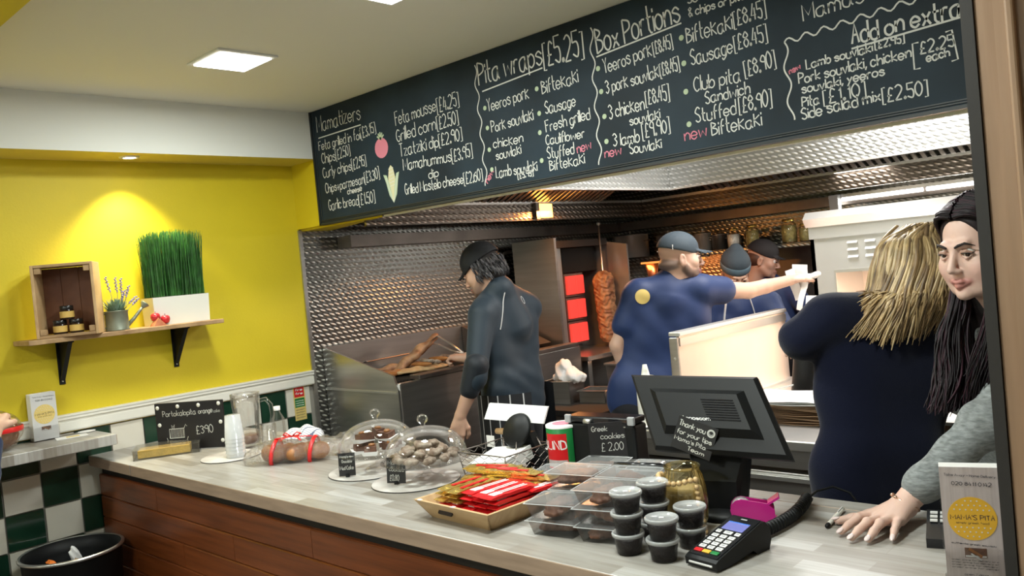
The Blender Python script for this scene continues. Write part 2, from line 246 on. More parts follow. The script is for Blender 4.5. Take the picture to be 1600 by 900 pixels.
def stroke_pts(code):
    out = []
    for st in code.split('|'):
        sm = st.strip().startswith('~'); p = [(int(a[0]), int(a[1])) for a in st.replace('~', '').split() if len(a) == 2]
        if sm and len(p) > 2:
            q = []
            for i in range(len(p)-1):
                a, b, c, d = p[max(i-1, 0)], p[i], p[i+1], p[min(i+2, len(p)-1)]
                for k in range(5):
                    t = k/5; q.append(tuple(.5*((2*b[j]) + (c[j]-a[j])*t + (2*a[j]-5*b[j]+4*c[j]-d[j])*t*t + (3*b[j]-a[j]-3*c[j]+d[j])*t**3) for j in (0, 1)))
            p = q + [p[-1]]
        out.append(p)
    return out
def ribbon(mb, pts, w, o, ux, uz, m):
    """flat stroke of width w along 2-D points in the plane o + x*ux + y*uz"""
    L = []
    for i, (x, y) in enumerate(pts):
        a = pts[max(i-1, 0)]; b = pts[min(i+1, len(pts)-1)]; dx, dy = b[0]-a[0], b[1]-a[1]; l = math.hypot(dx, dy) or 1; nx, ny = -dy/l*w/2, dx/l*w/2
        ex = 0
        L += [(x+nx, y+ny), (x-nx, y-ny)]
    mb.add([tuple(o[k]+ux[k]*x+uz[k]*y for k in range(3)) for x, y in L], [(2*i, 2*i+2, 2*i+3, 2*i+1) for i in range(len(pts)-1)], m)
def write(mb, s, x0, y0, x1, y1, h, w, m=0, o=(0, 0, 0), ux=(1, 0, 0), uz=(0, 0, 1), jit=.25):
    adv = []; rnd = random.Random(s)
    for c in s:
        if c == ' ': adv.append(2.6); continue
        st = stroke_pts(G.get(c, '02')); mxx = max(p[0] for q in st for p in q); adv.append(mxx + (1.3 if c not in 'il.' else 1.1))
    tot = sum(adv) - 1.2; sx = math.hypot(x1-x0, y1-y0)/tot; dx, dy = (x1-x0), (y1-y0); l = math.hypot(dx, dy); ca, sa = dx/l, dy/l; sy = h/7; cur = 0
    for c, a in zip(s, adv):
        if c != ' ':
            jy = rnd.uniform(-jit, jit); js = rnd.uniform(.92, 1.08)
            for st in stroke_pts(G.get(c, '02')):
                pts = [((cur+px)*sx, (py-2+jy)*sy*js) for px, py in st]
                ribbon(mb, [(x0+px*ca-py*sa, y0+px*sa+py*ca) for px, py in pts], w, o, ux, uz, m)
        cur += a

UL_ = [(0.315, 2.356, 0.677, 2.358), (1.514, 2.34, 1.85, 2.36), (2.11, 2.339, 2.473, 2.365), (3.024, 2.142, 3.34, 2.155)]
BL_ = [(1.52, 2.27), (1.811, 2.287), (1.524, 2.187), (1.812, 2.191), (1.523, 2.097), (1.806, 2.117), (1.802, 2.008), (1.527, 2.014), (2.113, 2.296), (2.118, 2.211), (2.122, 2.119), (2.121, 2.028), (2.468, 2.317), (2.469, 2.231), (2.467, 2.136), (2.468, 2.026)]
WV_ = [(1.484, 2.456, 1.488, 1.953), (2.096, 2.45, 2.085, 1.949), (2.824, 2.212, 2.827, 1.971), (2.824, 2.212, 3.224, 2.233)]
# ================================================================ the room
def struct(name, mb, mats, **k): return mb.build(name, mats, kind='structure', **k)
W0 = -2.6
struct('floor', MB().box(-.1, 6.0, W0, 4.2, -.1, 0), 'floor')
struct('ceiling', MB().box(-.1, 6.0, W0, 4.2, 2.5, 2.6), 'ceil')
wl = struct('wall_left', MB().box(-.12, -.008, W0, 1.19, 0, 2.5), 'grout')
bx('paint_panel', 'yellow', wl, -.012, 0, W0, 1.19, 1.07, 2.5)
bx('lower_panel', 'tilew', wl, -.012, 0, W0, -.795, 0, 1.07)
def tile_at(i, j): return ('tileg' if (i+j) % 2 == 0 else 'tilew')
tm = {}
for c in ('tileg', 'tilew'):
    tm[c] = MB().hull([(x, s*(.0735-(.002 if x else 0)), t*(.0735-(.002 if x else 0))) for x in (-.008, .004) for s in (-1, 1) for t in (-1, 1)]).mesh('tile', c)
for i in range(-4, 10):
    for j in range(-5, 2):
        yc = -.195 + .15*i + .075
        if yc > 1.2: continue
        o = bpy.data.objects.new('tile', tm[tile_at(i, j)]); COL.objects.link(o); o.parent = wl; o.location = (0, min(yc, 1.112), .77+.15*j+.075)
struct('wall_left_kitchen', MB().box(-.12, 0, 1.19, 4.1, 0, 2.5), 'steelt').name = 'wall_kitchen'
struct('wall_far', MB().box(-.12, 6, 4.1, 4.22, 0, 2.5), 'steelt')
struct('wall_right', MB().box(5.9, 6, W0, 4.1, 0, 2.5), 'white')
struct('wall_back', MB().box(-.1, 6, W0-.1, W0, 0, 2.5), 'white')
# metal edge strip where the painted wall ends
struct('trim_5', MB().box(0, .012, 1.178, 1.2, 0, 1.91), 'steel')
# soffit: white front, pale yellow underside
s = MB(); s.box(0, .25, W0, 1.18, 2.26, 2.5); s.m[0] = 1; struct('trim_1', s, ['white', 'soffyel'])
# dado rail in two steps
s = MB(); s.box(0, .018, W0, 1.178, 1.075, 1.148); s.box(.018, .026, W0, 1.178, 1.128, 1.144); s.box(.018, .022, W0, 1.178, 1.08, 1.115); s.box(.0, .03, W0, 1.178, 1.142, 1.15); struct('trim_2', s, 'gloss')
# header beam over the counter, painted yellow
struct('header_back_added', MB().box(.73, 5.9, 1.201, 1.215, 1.905, 2.5), 'ceil'); s = MB(); s.box(0, 5.9, 1.182, 1.20, 1.916, 2.5); s.add([(x, y, z) for z in (1.905, 2.3) for x, y in ((0, 1.2), (.72, 1.2), (0, 1.40))], [(0, 2, 1), (3, 4, 5), (0, 1, 4, 3), (1, 2, 5, 4), (2, 0, 3, 5)]); struct('trim_3', s, 'yellow')  # unseen pale back panel added to keep yellow reflections off the hood
# yellow beam across the ceiling nearer the door
s = MB(); s.box(.25, 5.9, -.85, -.56, 2.41, 2.5); struct('trim_4', s, 'yellow')
# timber jamb at the end of the counter
s = MB(); s.rbox(3.552, 3.62, .30, .44, 0, 2.5, .004); s.box(3.585, 3.66, .285, .44, 0, 2.5); s.box(3.66, 3.76, .31, .44, 0, 2.5); s.box(3.532, 3.552, .296, .44, 0, 2.5, 1); struct('door_1', s, ['jamb', 'dark'])
s = MB(); s.rbox(3.604, 3.618, .272, .29, 0, 2.5, .004); s.rbox(3.64, 3.654, .272, .29, 0, 2.5, .004); s.build('moulding', 'jamb', bpy.data.objects['door_1'])
# ---------------------------------------------------------------- ceiling lights
for i, (x, y) in enumerate(LEDS):
    t = thing('ceiling_light', ['square white LED ceiling light, the whole one seen above the yellow wall', 'square LED ceiling light cut by the top edge above the menu board', 'square LED ceiling light above the counter, out of frame', 'square LED ceiling light near the entrance side wall', 'square LED ceiling light behind the customers'][i], 'light', (x, y, 2.5), 0)
    bx('frame', 'white', t, -.125, .125, -.125, .125, -.008, -.0, r=.003); bx('diffuser', 'led', t, -.105, .105, -.105, .105, -.0125, -.008)
t = thing('downlight', 'small round recessed downlight in the soffit above the wall shelf', 'light', (.14, .262, 2.26))
MB().lathe([(.028, -.002), (.03, -.006), (.042, -.005), (.044, 0)], 24).build('rim', 'silver', t, True); MB().cyl(.028, -.004, -.001, 20).build('bulb', 'bulb', t)
# ---------------------------------------------------------------- menu board
B = thing('menu_board', 'long black chalkboard menu hung under the ceiling over the counter', 'sign', (0, 1.18, 0))
bx('board', 'chalk', B, .262, 3.7, -.022, 0, 1.918, 2.498)
s = MB(); s.box(.255, 3.7, -.028, 0, 1.912, 1.922); s.box(.255, .266, -.028, 0, 1.912, 2.498); s.box(.266, 3.7, -.0255, 0, 1.934, 1.938); s.box(.278, .282, -.0245, 0, 1.934, 2.49); s.box(.266, 3.7, -.0255, 0, 1.927, 1.931); s.build('frame', 'chalkf', B)
T_ = [('Mamatizers',0.310,2.390,0.681,2.385,0.076,'w'),
 ('Feta grilled in foil',0.310,2.292,0.666,2.292,0.048,'w'),
 ('[£3.15]',0.671,2.291,0.789,2.304,0.051,'w'),
 ('Chips',0.327,2.223,0.446,2.224,0.051,'w'),
 ('[£2.50]',0.451,2.223,0.572,2.233,0.050,'w'),
 ('Curly chips',0.325,2.151,0.570,2.154,0.051,'w'),
 ('[£2.95]',0.575,2.153,0.691,2.161,0.052,'w'),
 ('Chips+parmesan',0.334,2.071,0.662,2.078,0.048,'w'),
 ('[£3.30]',0.667,2.077,0.784,2.085,0.052,'w'),
 ('cheese',0.518,2.041,0.636,2.044,0.031,'w'),
 ('Garlic bread',0.347,1.981,0.599,1.980,0.051,'w'),
 ('[£1.50]',0.603,1.976,0.732,1.979,0.055,'w'),
 ('Feta mousse',0.939,2.306,1.223,2.318,0.060,'w'),
 ('[£4.25]',1.230,2.308,1.370,2.313,0.060,'w'),
 ('Grilled corn',0.937,2.230,1.211,2.239,0.058,'w'),
 ('[£2.50]',1.219,2.234,1.356,2.240,0.055,'w'),
 ('TzatziKi dip',0.949,2.159,1.217,2.162,0.055,'w'),
 ('[£2.90]',1.221,2.161,1.370,2.166,0.055,'w'),
 ('Mamahummus',0.963,2.095,1.289,2.086,0.052,'w'),
 ('[£3.95]',1.293,2.082,1.422,2.086,0.054,'w'),
 ('dip',1.133,2.033,1.198,2.035,0.039,'w'),
 ('Grilled Mastelo cheese',0.960,1.983,1.351,1.980,0.046,'w'),
 ('[£2.60]',1.355,1.976,1.469,1.979,0.048,'w'),
 ('Pita wraps',1.499,2.370,1.852,2.374,0.087,'W'),
 ('[£5.25]',1.859,2.358,2.055,2.359,0.096,'W'),
 ('Yeeros porK',1.536,2.251,1.767,2.261,0.051,'w'),
 ('BifteKaKi',1.837,2.261,2.017,2.268,0.053,'w'),
 ('PorK souvlaKi',1.547,2.164,1.779,2.173,0.046,'w'),
 ('Sausage',1.844,2.183,1.995,2.184,0.046,'w'),
 ('chicKen',1.549,2.098,1.715,2.096,0.039,'w'),
 ('souvlaKi',1.558,2.049,1.698,2.052,0.039,'w'),
 ('Fresh grilled',1.839,2.112,2.058,2.124,0.044,'w'),
 ('Cauliflower',1.833,2.063,2.023,2.059,0.039,'w'),
 ('Stuffed',1.833,2.010,1.967,2.008,0.042,'w'),
 ('new',1.983,2.006,2.051,2.014,0.038,'p'),
 ('BifteKaKi',1.840,1.962,2.012,1.965,0.042,'w'),
 ('Lamb souvlaKi',1.548,1.976,1.774,1.972,0.044,'w'),
 ('[£5.95]',1.668,1.954,1.752,1.957,0.023,'w'),
 ('new',1.497,1.959,1.540,2.004,0.029,'p'),
 ('Box Portions',2.117,2.349,2.471,2.372,0.090,'W'),
 ('Yeeros porK',2.140,2.271,2.347,2.288,0.052,'w'),
 ('[£8.45]',2.355,2.286,2.433,2.293,0.047,'w'),
 ('3 porK souvlaKi',2.140,2.197,2.372,2.209,0.048,'w'),
 ('[£8.45]',2.375,2.207,2.452,2.213,0.047,'w'),
 ('3 chicKen',2.144,2.105,2.298,2.112,0.050,'w'),
 ('[£8.45]',2.305,2.122,2.402,2.124,0.053,'w'),
 ('souvlaKi',2.230,2.066,2.357,2.067,0.036,'w'),
 ('3 lamb',2.150,2.004,2.265,2.003,0.046,'w'),
 ('[£9.90]',2.279,2.010,2.393,2.014,0.049,'w'),
 ('new',2.108,1.969,2.183,1.971,0.037,'p'),
 ('SouvlaKi',2.219,1.965,2.352,1.966,0.038,'w'),
 ('& chips or pita',2.504,2.376,2.711,2.379,0.029,'w'),
 ('So',2.503,2.421,2.542,2.420,0.029,'w'),
 ('BifteKaKi',2.488,2.293,2.656,2.297,0.054,'w'),
 ('[£8.45]',2.663,2.301,2.774,2.306,0.052,'w'),
 ('Sausage',2.497,2.218,2.651,2.223,0.050,'w'),
 ('[£8.45]',2.658,2.225,2.771,2.231,0.052,'w'),
 ('Club pita',2.500,2.129,2.669,2.126,0.048,'w'),
 ('[£8.90]',2.686,2.137,2.791,2.145,0.050,'w'),
 ('Sandwich',2.537,2.081,2.698,2.081,0.039,'w'),
 ('Stuffed',2.495,2.026,2.644,2.026,0.046,'w'),
 ('[£8.90]',2.655,2.028,2.767,2.028,0.050,'w'),
 ('new',2.447,1.972,2.533,1.976,0.043,'p'),
 ('BifteKaKi',2.550,1.973,2.727,1.974,0.046,'w'),
 ('Mamas',2.889,2.260,3.071,2.266,0.049,'w'),
 ('special',3.093,2.271,3.276,2.276,0.046,'w'),
 ('Add on extras',3.027,2.155,3.346,2.157,0.056,'W'),
 ('Lamb souvlaki',2.886,2.115,3.082,2.120,0.028,'w'),
 ('[£2.95]',3.090,2.124,3.170,2.124,0.023,'w'),
 ('new',2.833,2.111,2.869,2.121,0.019,'p'),
 ('Pork souvlaki, chicken',2.859,2.076,3.185,2.079,0.032,'w'),
 ('[',3.190,2.051,3.207,2.051,0.063,'w'),
 ('£2.25',3.209,2.082,3.295,2.082,0.033,'w'),
 ('each',3.224,2.056,3.282,2.059,0.026,'w'),
 (']',3.284,2.054,3.301,2.056,0.068,'w'),
 ('souvlaki, yeeros',2.866,2.045,3.110,2.046,0.029,'w'),
 ('Pita',2.863,2.005,2.916,2.004,0.031,'w'),
 ('[£1.10]',2.930,1.999,3.054,2.002,0.039,'w'),
 ('Side salad mix',2.859,1.967,3.094,1.977,0.035,'w'),
 ('[£2.50]',3.099,1.969,3.220,1.970,0.039,'w')]
cw = MB()
for (tx, x0, z0, x1, z1, h, c) in T_: write(cw, tx, x0, z0, x1, z1, h, {'w': .0042, 'W': .0062, 'p': .0042}[c], {'w': 0, 'W': 0, 'p': 1}[c], (0, -.0228, 0))
for a in UL_: ribbon(cw, [(a[0], a[1]), (a[2], a[3])], .0055, (0, -.0229, 0), (1, 0, 0), (0, 0, 1), 0)
for (x0, z0, x1, z1) in WV_:
    L = math.hypot(x1-x0, z1-z0); n = 48; wl_ = .105 if z1 < z0-.1 else .055
    nx, nz = -(z1-z0)/L, (x1-x0)/L
    ribbon(cw, [(x0+(x1-x0)*t/n+nx*.009*math.sin(2*PI*t/n*L/wl_), z0+(z1-z0)*t/n+nz*.009*math.sin(2*PI*t/n*L/wl_)) for t in range(n+1)], .005, (0, -.0229, 0), (1, 0, 0), (0, 0, 1), 0)
cw.build('chalk_writing', ['white_chalk', 'pink_chalk'], B)
for x, z in BL_: s = MB(); s.T = Matrix.Translation((x, -.0229, z)) @ Matrix.Rotation(PI/2, 4, 'X'); s.cyl(.0095, 0, .0004, 14); s.build('bullet_dot', 'green_chalk', B)

s = MB(); s.T = Matrix.Translation((.818, -.0229, 2.222)) @ Matrix.Rotation(PI/2, 4, 'X'); s.lathe([(0, 0), (.05, .0003)], 20, 0, sy=.95)
for k in range(5): a = PI/2+(k-2)*.5; s.T = Matrix.Translation((.818, -.0234, 2.262)); ribbon(s, [(0, 0), (math.cos(a)*.03, math.sin(a)*.035)], .008, (0, 0, 0), (1, 0, 0), (0, 0, 1), 1)
s.build('drawn_tomato', ['pink_chalk', 'green_chalk'], B)
s = MB(); s.T = Matrix.Translation((.872, -.0229, 2.045))
def leaf2d(s, pts, m):
    s.add([(x, 0, z) for x, z in pts], [tuple(range(len(pts)))], m)
leaf2d(s, [(0, -.085), (.02, -.04), (.026, .03), (.015, .075), (0, .088), (-.015, .075), (-.026, .03), (-.02, -.04)], 1)
s.T = Matrix.Translation((.872, -.0232, 2.045)); leaf2d(s, [(0, -.09), (.028, -.05), (.044, .01), (.058, .05), (.036, .045), (.018, .0)], 0); leaf2d(s, [(0, -.09), (-.018, 0), (-.036, .045), (-.06, .05), (-.044, .01), (-.028, -.05)], 0)
s.T = Matrix.Translation((.872, -.0235, 2.045))
for q in (-1, 1): ribbon(s, [(0, -.085), (q*.025, -.02), (q*.042, .035)], .003, (0, 0, 0), (1, 0, 0), (0, 0, 1), 2)
for k in range(6): ribbon(s, [(-.018, .07-k*.016), (.018, .075-k*.016)], .0025, (0, 0, 0), (1, 0, 0), (0, 0, 1), 2)
s.build('drawn_corn', ['green_chalk', 'yellow_chalk', 'white_chalk'], B)
# ---------------------------------------------------------------- extraction hood (L-shaped, hangs from the ceiling)
H = thing('extraction_hood', 'L-shaped stainless steel extraction hood over grill and back range', 'hood', (0, 0, 0))
s = MB(); s.box(1.085, 1.1, 1.21, 3.195, 2.0, 2.495); s.box(1.1, 5.88, 3.18, 3.195, 2.0, 2.495); s.build('canopy_front', 'steelh', H)
s = MB(); s.box(1.07, 1.104, 1.21, 3.2, 1.99, 2.0); s.box(1.07, 5.88, 3.176, 3.21, 1.99, 2.0); s.build('canopy_lip', 'steelb', H)
s = MB(); s.box(.56, .575, 1.21, 3.65, 1.875, 1.985); s.box(.56, 5.88, 3.63, 3.645, 1.875, 1.985); s.build('grease_trough', 'steelk', H)  # trough in a darker grade of the turned steel
s = MB(); s.box(.004, .13, 1.43, 4.09, 1.80, 1.865); s.box(.13, 5.88, 3.97, 4.09, 1.80, 1.865); s.build('wall_channel', 'steeld', H)
s = MB(); s.box(.004, 1.08, 1.43, 4.09, 2.3, 2.49); s.box(1.08, 5.88, 3.2, 4.09, 2.3, 2.49); s.box(.13, .56, 1.43, 4.0, 1.985, 2.0); s.box(.56, 5.88, 3.645, 4.0, 1.985, 2.0); s.build('plenum', 'dark', H)
bm_ = MB(); bm_.T = Matrix.Rotation(math.radians(25), 4, 'Y'); bm_.T = Matrix.Rotation(-math.atan2(.22, .47), 4, 'Y'); bm_.rbox(0, .52, -.013, .013, -.006, .006, .003); bme = bm_.mesh('baffle', 'steel')
for k in range(37):
    o = bpy.data.objects.new('baffle', bme); COL.objects.link(o); o.parent = H; o.location = (.575, 1.42+k*.048, 1.99)
for k in range(60):
    o = bpy.data.objects.new('baffle', bme); COL.objects.link(o); o.parent = H; o.location = (1.12+k*.048, 3.632, 1.99); o.rotation_euler = (0, 0, -PI/2)
s = MB(); s.box(.574, .577, 1.21, 3.62, 1.975, 1.99); s.box(.577, 5.88, 3.624, 3.63, 1.975, 1.992); s.build('filter_rail', 'steelb', H)
s = MB(); s.rbox(.576, .60, 2.50, 2.62, 1.888, 1.972, .004); o = s.build('hood_lamp', 'bulbo', H); bx('lamp_frame', 'steeld', H, .575, .598, 2.47, 2.50, 1.88, 1.98)
t = thing('strip_light', 'long bright strip light fixed under the hood on the far wall', 'light', (0, 0, 0))
s = MB(); s.box(1.78, 3.4, 3.93, 3.965, 1.845, 1.865); s.build('body', 'steelb', t)
for k in range(3):
    x0 = 1.86+k*.5; s = MB(); s.T = Matrix.Translation((x0, 3.945, 1.832)) @ Matrix.Rotation(PI/2, 4, 'Y'); s.cyl(.012, 0, .48, 12); s.build('tube', 'tube', t, True)
tag(bx('bracket_cover', 'grey', None, 1.80, 1.86, 3.88, 3.93, 1.75, 1.865, r=.004), 'blue-grey plastic cover at the end of the strip light', 'cover')
# ---------------------------------------------------------------- far wall shelf
SH = bx('steel_shelf', 'steelt', None, .0, 2.6, 3.80, 4.095, 1.562, 1.592, r=.003); tag(SH, 'long turned-steel wall shelf carrying pots and jars at the far wall', 'shelf')
o = bx('wall_panel', 'steeld', None, 1.25, 2.6, 4.085, 4.098, .9, 1.56); o['kind'] = 'structure'; o.name = 'trim_6'

# ================================================================ implicit-surface modelling for people, food and folded cloth
class SDF:
    def __init__(s): s.p = []
    def cap(s, a, b, ra, rb=None, k=.02, c=None, fl=None, q=1, neg=0):
        s.p.append(('c', np.array(a, float), np.array(b, float), ra, ra if rb is None else rb, k, c, None if fl is None else np.array(Vector(fl).normalized()), q, neg)); return s
    def path(s, pts, rs, **k):
        for i in range(len(pts)-1): s.cap(pts[i], pts[i+1], rs[i] if isinstance(rs, (list, tuple)) else rs, rs[i+1] if isinstance(rs, (list, tuple)) else rs, **k)
        return s
    def ell(s, c, r, k=.02, col=None, rot=None, neg=0):
        s.p.append(('e', np.array(c, float), np.array(r, float), None if rot is None else np.array(rot), 0, k, col, None, 1, neg)); return s
    def d(s, p, P_):
        if p[0] == 'c':
            a, b, ra, rb, fl, q = p[1], p[2], p[3], p[4], p[7], p[8]; pa = P_-a; ba = b-a
            if fl is not None:
                pa = pa + np.outer(pa@fl, fl)*(1/q-1); ba = ba + (ba@fl)*(1/q-1)*fl
            t = np.clip(pa@ba/max(ba@ba, 1e-12), 0, 1); r = ra+(rb-ra)*t
            return (np.linalg.norm(pa-t[:, None]*ba, axis=1)-r)*(1 if fl is None else (.5+.5*q))
        pa = P_-p[1]
        if p[3] is not None: pa = pa@p[3]
        k0 = np.linalg.norm(pa/p[2], axis=1); k1 = np.linalg.norm(pa/(p[2]**2), axis=1)
        return np.where(k0 < 1e-6, -p[2].min(), k0*(k0-1)/np.maximum(k1, 1e-9))
    def bb(s, p):
        if p[0] == 'c': r = max(p[3], p[4]); return np.minimum(p[1], p[2])-r, np.maximum(p[1], p[2])+r
        r = p[2].max() if p[3] is not None else p[2]; return p[1]-r, p[1]+r
    def mesh(s, name, mat, h, parent=None, M4=None, disp=None, off=0, lim=None, flat_bottom=None, smooth=True):
        bs = [s.bb(p) for p in s.p if not p[9]]; lo = np.min([b[0] for b in bs], 0)-h*3-abs(off); hi = np.max([b[1] for b in bs], 0)+h*3+abs(off)
        if lim is not None: lo = np.maximum(lo, lim[0]); hi = np.minimum(hi, lim[1])
        n = np.ceil((hi-lo)/h).astype(int)+1; D = np.full(n, .08, np.float32)
        ax = [lo[i]+np.arange(n[i])*h for i in range(3)]
        for p in s.p:
            a, b = s.bb(p); m = p[5]+h*3+abs(off); i0 = np.clip(np.floor((a-m-lo)/h).astype(int), 0, n-1); i1 = np.clip(np.ceil((b+m-lo)/h).astype(int)+1, 1, n)
            if (i1 <= i0).any(): continue
            sl = tuple(slice(i0[k], i1[k]) for k in range(3)); g = np.stack(np.meshgrid(*[ax[k][sl[k]] for k in range(3)], indexing='ij'), -1)
            d = s.d(p, g.reshape(-1, 3)).reshape(g.shape[:3]); o = D[sl]; k = p[5]
            if p[9]: hh = np.clip(.5-.5*(o+d)/k, 0, 1); D[sl] = o*(1-hh)+(-d)*hh + k*hh*(1-hh)
            else: hh = np.clip(.5+.5*(o-d)/k, 0, 1); D[sl] = o*(1-hh)+d*hh - k*hh*(1-hh)
        D -= off
        if disp is not None:
            idx = np.argwhere(np.abs(D) < .05); pts = lo+idx*h; D[tuple(idx.T)] += disp(pts)
        if flat_bottom is not None: D[:, :, ax[2] < flat_bottom] = np.maximum(D[:, :, ax[2] < flat_bottom], h*.5)
        D[0] = D[-1] = .05; D[:, 0] = D[:, -1] = .05; D[:, :, 0] = D[:, :, -1] = .05
        In = D < 0; c = [D[i:n[0]-1+i, j:n[1]-1+j, k:n[2]-1+k] for i in (0, 1) for j in (0, 1) for k in (0, 1)]
        cin = np.stack([x < 0 for x in c], -1); act = cin.any(-1) & ~cin.all(-1); ids = np.full(act.shape, -1, np.int64); cells = np.argwhere(act); ids[act] = np.arange(len(cells))
        cv = np.stack([x[act] for x in c], -1); corner = np.array([(i, j, k) for i in (0, 1) for j in (0, 1) for k in (0, 1)], float)
        sm = np.zeros((len(cells), 3)); ct = np.zeros(len(cells))
        for a in range(8):
            for bit in (4, 2, 1):
                b = a | bit
                if b == a: continue
                va, vb = cv[:, a], cv[:, b]; x = (va < 0) != (vb < 0); t = np.where(x, va/np.where(x, va-vb, 1), 0); sm += np.where(x[:, None], corner[a]+(corner[b]-corner[a])*t[:, None], 0); ct += x
        V = lo+(cells+sm/ct[:, None])*h; F = []
        for axs in range(3):
            o1, o2 = [(1, 2), (2, 0), (0, 1)][axs]; A = In; B = np.roll(In, -1, axs); ch = A != B; ch[tuple(slice(-1, None) if k == axs else slice(None) for k in range(3))] = False
            e = np.argwhere(ch); e = e[(e[:, o1] > 0) & (e[:, o2] > 0) & (e[:, o1] < n[o1]-1) & (e[:, o2] < n[o2]-1)]
            u = np.zeros(3, int); u[o1] = 1; w = np.zeros(3, int); w[o2] = 1
            q = np.stack([ids[tuple((e-u-w).T)], ids[tuple((e-w).T)], ids[tuple(e.T)], ids[tuple((e-u).T)]], 1)
            fl_ = In[tuple(e.T)]; q[~fl_] = q[~fl_][:, ::-1]; F.append(q)
        F = np.concatenate(F); F = F[(F >= 0).all(1)]
        # colour: soft blend of the nearest primitives
        Cc = np.zeros((len(V), 3)); Ws = np.full(len(V), 1e-9)
        for p in s.p:
            if p[6] is None: continue
            a, b = s.bb(p); near = ((V > a-.03-abs(off)) & (V < b+.03+abs(off))).all(1)
            if not near.any(): continue
            w = np.exp(-np.maximum(np.abs(s.d(p, V[near])) if p[9] else s.d(p, V[near]), -.003)/.0022); Cc[near] += w[:, None]*np.array(p[6]); Ws[near] += w
        Cc /= Ws[:, None]
        if M4 is not None: V = V@np.array(M4.to_3x3()).T+np.array(M4.translation)
        me = bpy.data.meshes.new(name); me.vertices.add(len(V)); me.vertices.foreach_set('co', V.astype(np.float32).ravel()); me.loops.add(F.size); me.loops.foreach_set('vertex_index', F.astype(np.int32).ravel()); me.polygons.add(len(F)); me.polygons.foreach_set('loop_start', np.arange(0, F.size, 4, dtype=np.int32)); me.polygons.foreach_set('loop_total', np.full(len(F), 4, np.int32))
        me.update(calc_edges=True)
        if smooth: me.polygons.foreach_set('use_smooth', [True]*len(F))
        ca = me.color_attributes.new('Col', 'FLOAT_COLOR', 'POINT'); ca.data.foreach_set('color', np.concatenate([Cc, np.ones((len(V), 1))], 1).astype(np.float32).ravel())
        me.materials.append(X[mat] if isinstance(mat, str) else mat); o = bpy.data.objects.new(name, me); COL.objects.link(o)
        if parent is not None: o.parent = parent
        return o
def join_into(a, others):
    """merge further shells into mesh object a (same material and colour layer)"""
    Vs = []; Fs = []; Cs = []; b = 0
    for o in [a]+others:
        me = o.data; n = len(me.vertices); v = np.empty(n*3, np.float32); me.vertices.foreach_get('co', v); l = np.empty(len(me.loops), np.int32); me.loops.foreach_get('vertex_index', l); c = np.empty(n*4, np.float32); me.color_attributes['Col'].data.foreach_get('color', c)
        Vs.append(v); Fs.append(l+b); Cs.append(c); b += n
    V = np.concatenate(Vs); F = np.concatenate(Fs); C_ = np.concatenate(Cs); me = bpy.data.meshes.new(a.name); me.vertices.add(len(V)//3); me.vertices.foreach_set('co', V); me.loops.add(len(F)); me.loops.foreach_set('vertex_index', F); me.polygons.add(len(F)//4); me.polygons.foreach_set('loop_start', np.arange(0, len(F), 4, dtype=np.int32)); me.polygons.foreach_set('loop_total', np.full(len(F)//4, 4, np.int32)); me.update(calc_edges=True)
    me.polygons.foreach_set('use_smooth', [True]*(len(F)//4)); ca = me.color_attributes.new('Col', 'FLOAT_COLOR', 'POINT'); ca.data.foreach_set('color', C_); me.materials.append(a.data.materials[0]); a.data = me
    for o in others: bpy.data.objects.remove(o, do_unlink=True)
    return a
def frame(loc, fwd, up=(0, 0, 1)):
    """matrix with +y along fwd, z near up"""
    y = Vector(fwd).normalized(); x = y.cross(Vector(up)).normalized(); z = x.cross(y)
    return Matrix(((x[0], y[0], z[0], loc[0]), (x[1], y[1], z[1], loc[1]), (x[2], y[2], z[2], loc[2]), (0, 0, 0, 1)))
def wrinkle(amp, fr, ax=(0, 0, 1), warp=9, seed=0):
    ax = np.array(ax, float)
    def f(p):
        a = p@ax; w = np.sin(p[:, 0]*warp+seed)+np.sin(p[:, 1]*warp*1.3+seed*2)+np.sin(p[:, 2]*warp*.7+1)
        return amp*(np.sin(a*fr+w*1.6)*np.clip(.5+.5*np.sin(p[:, 2]*5+p[:, 0]*7+seed), 0, 1)).astype(np.float32)
    return f
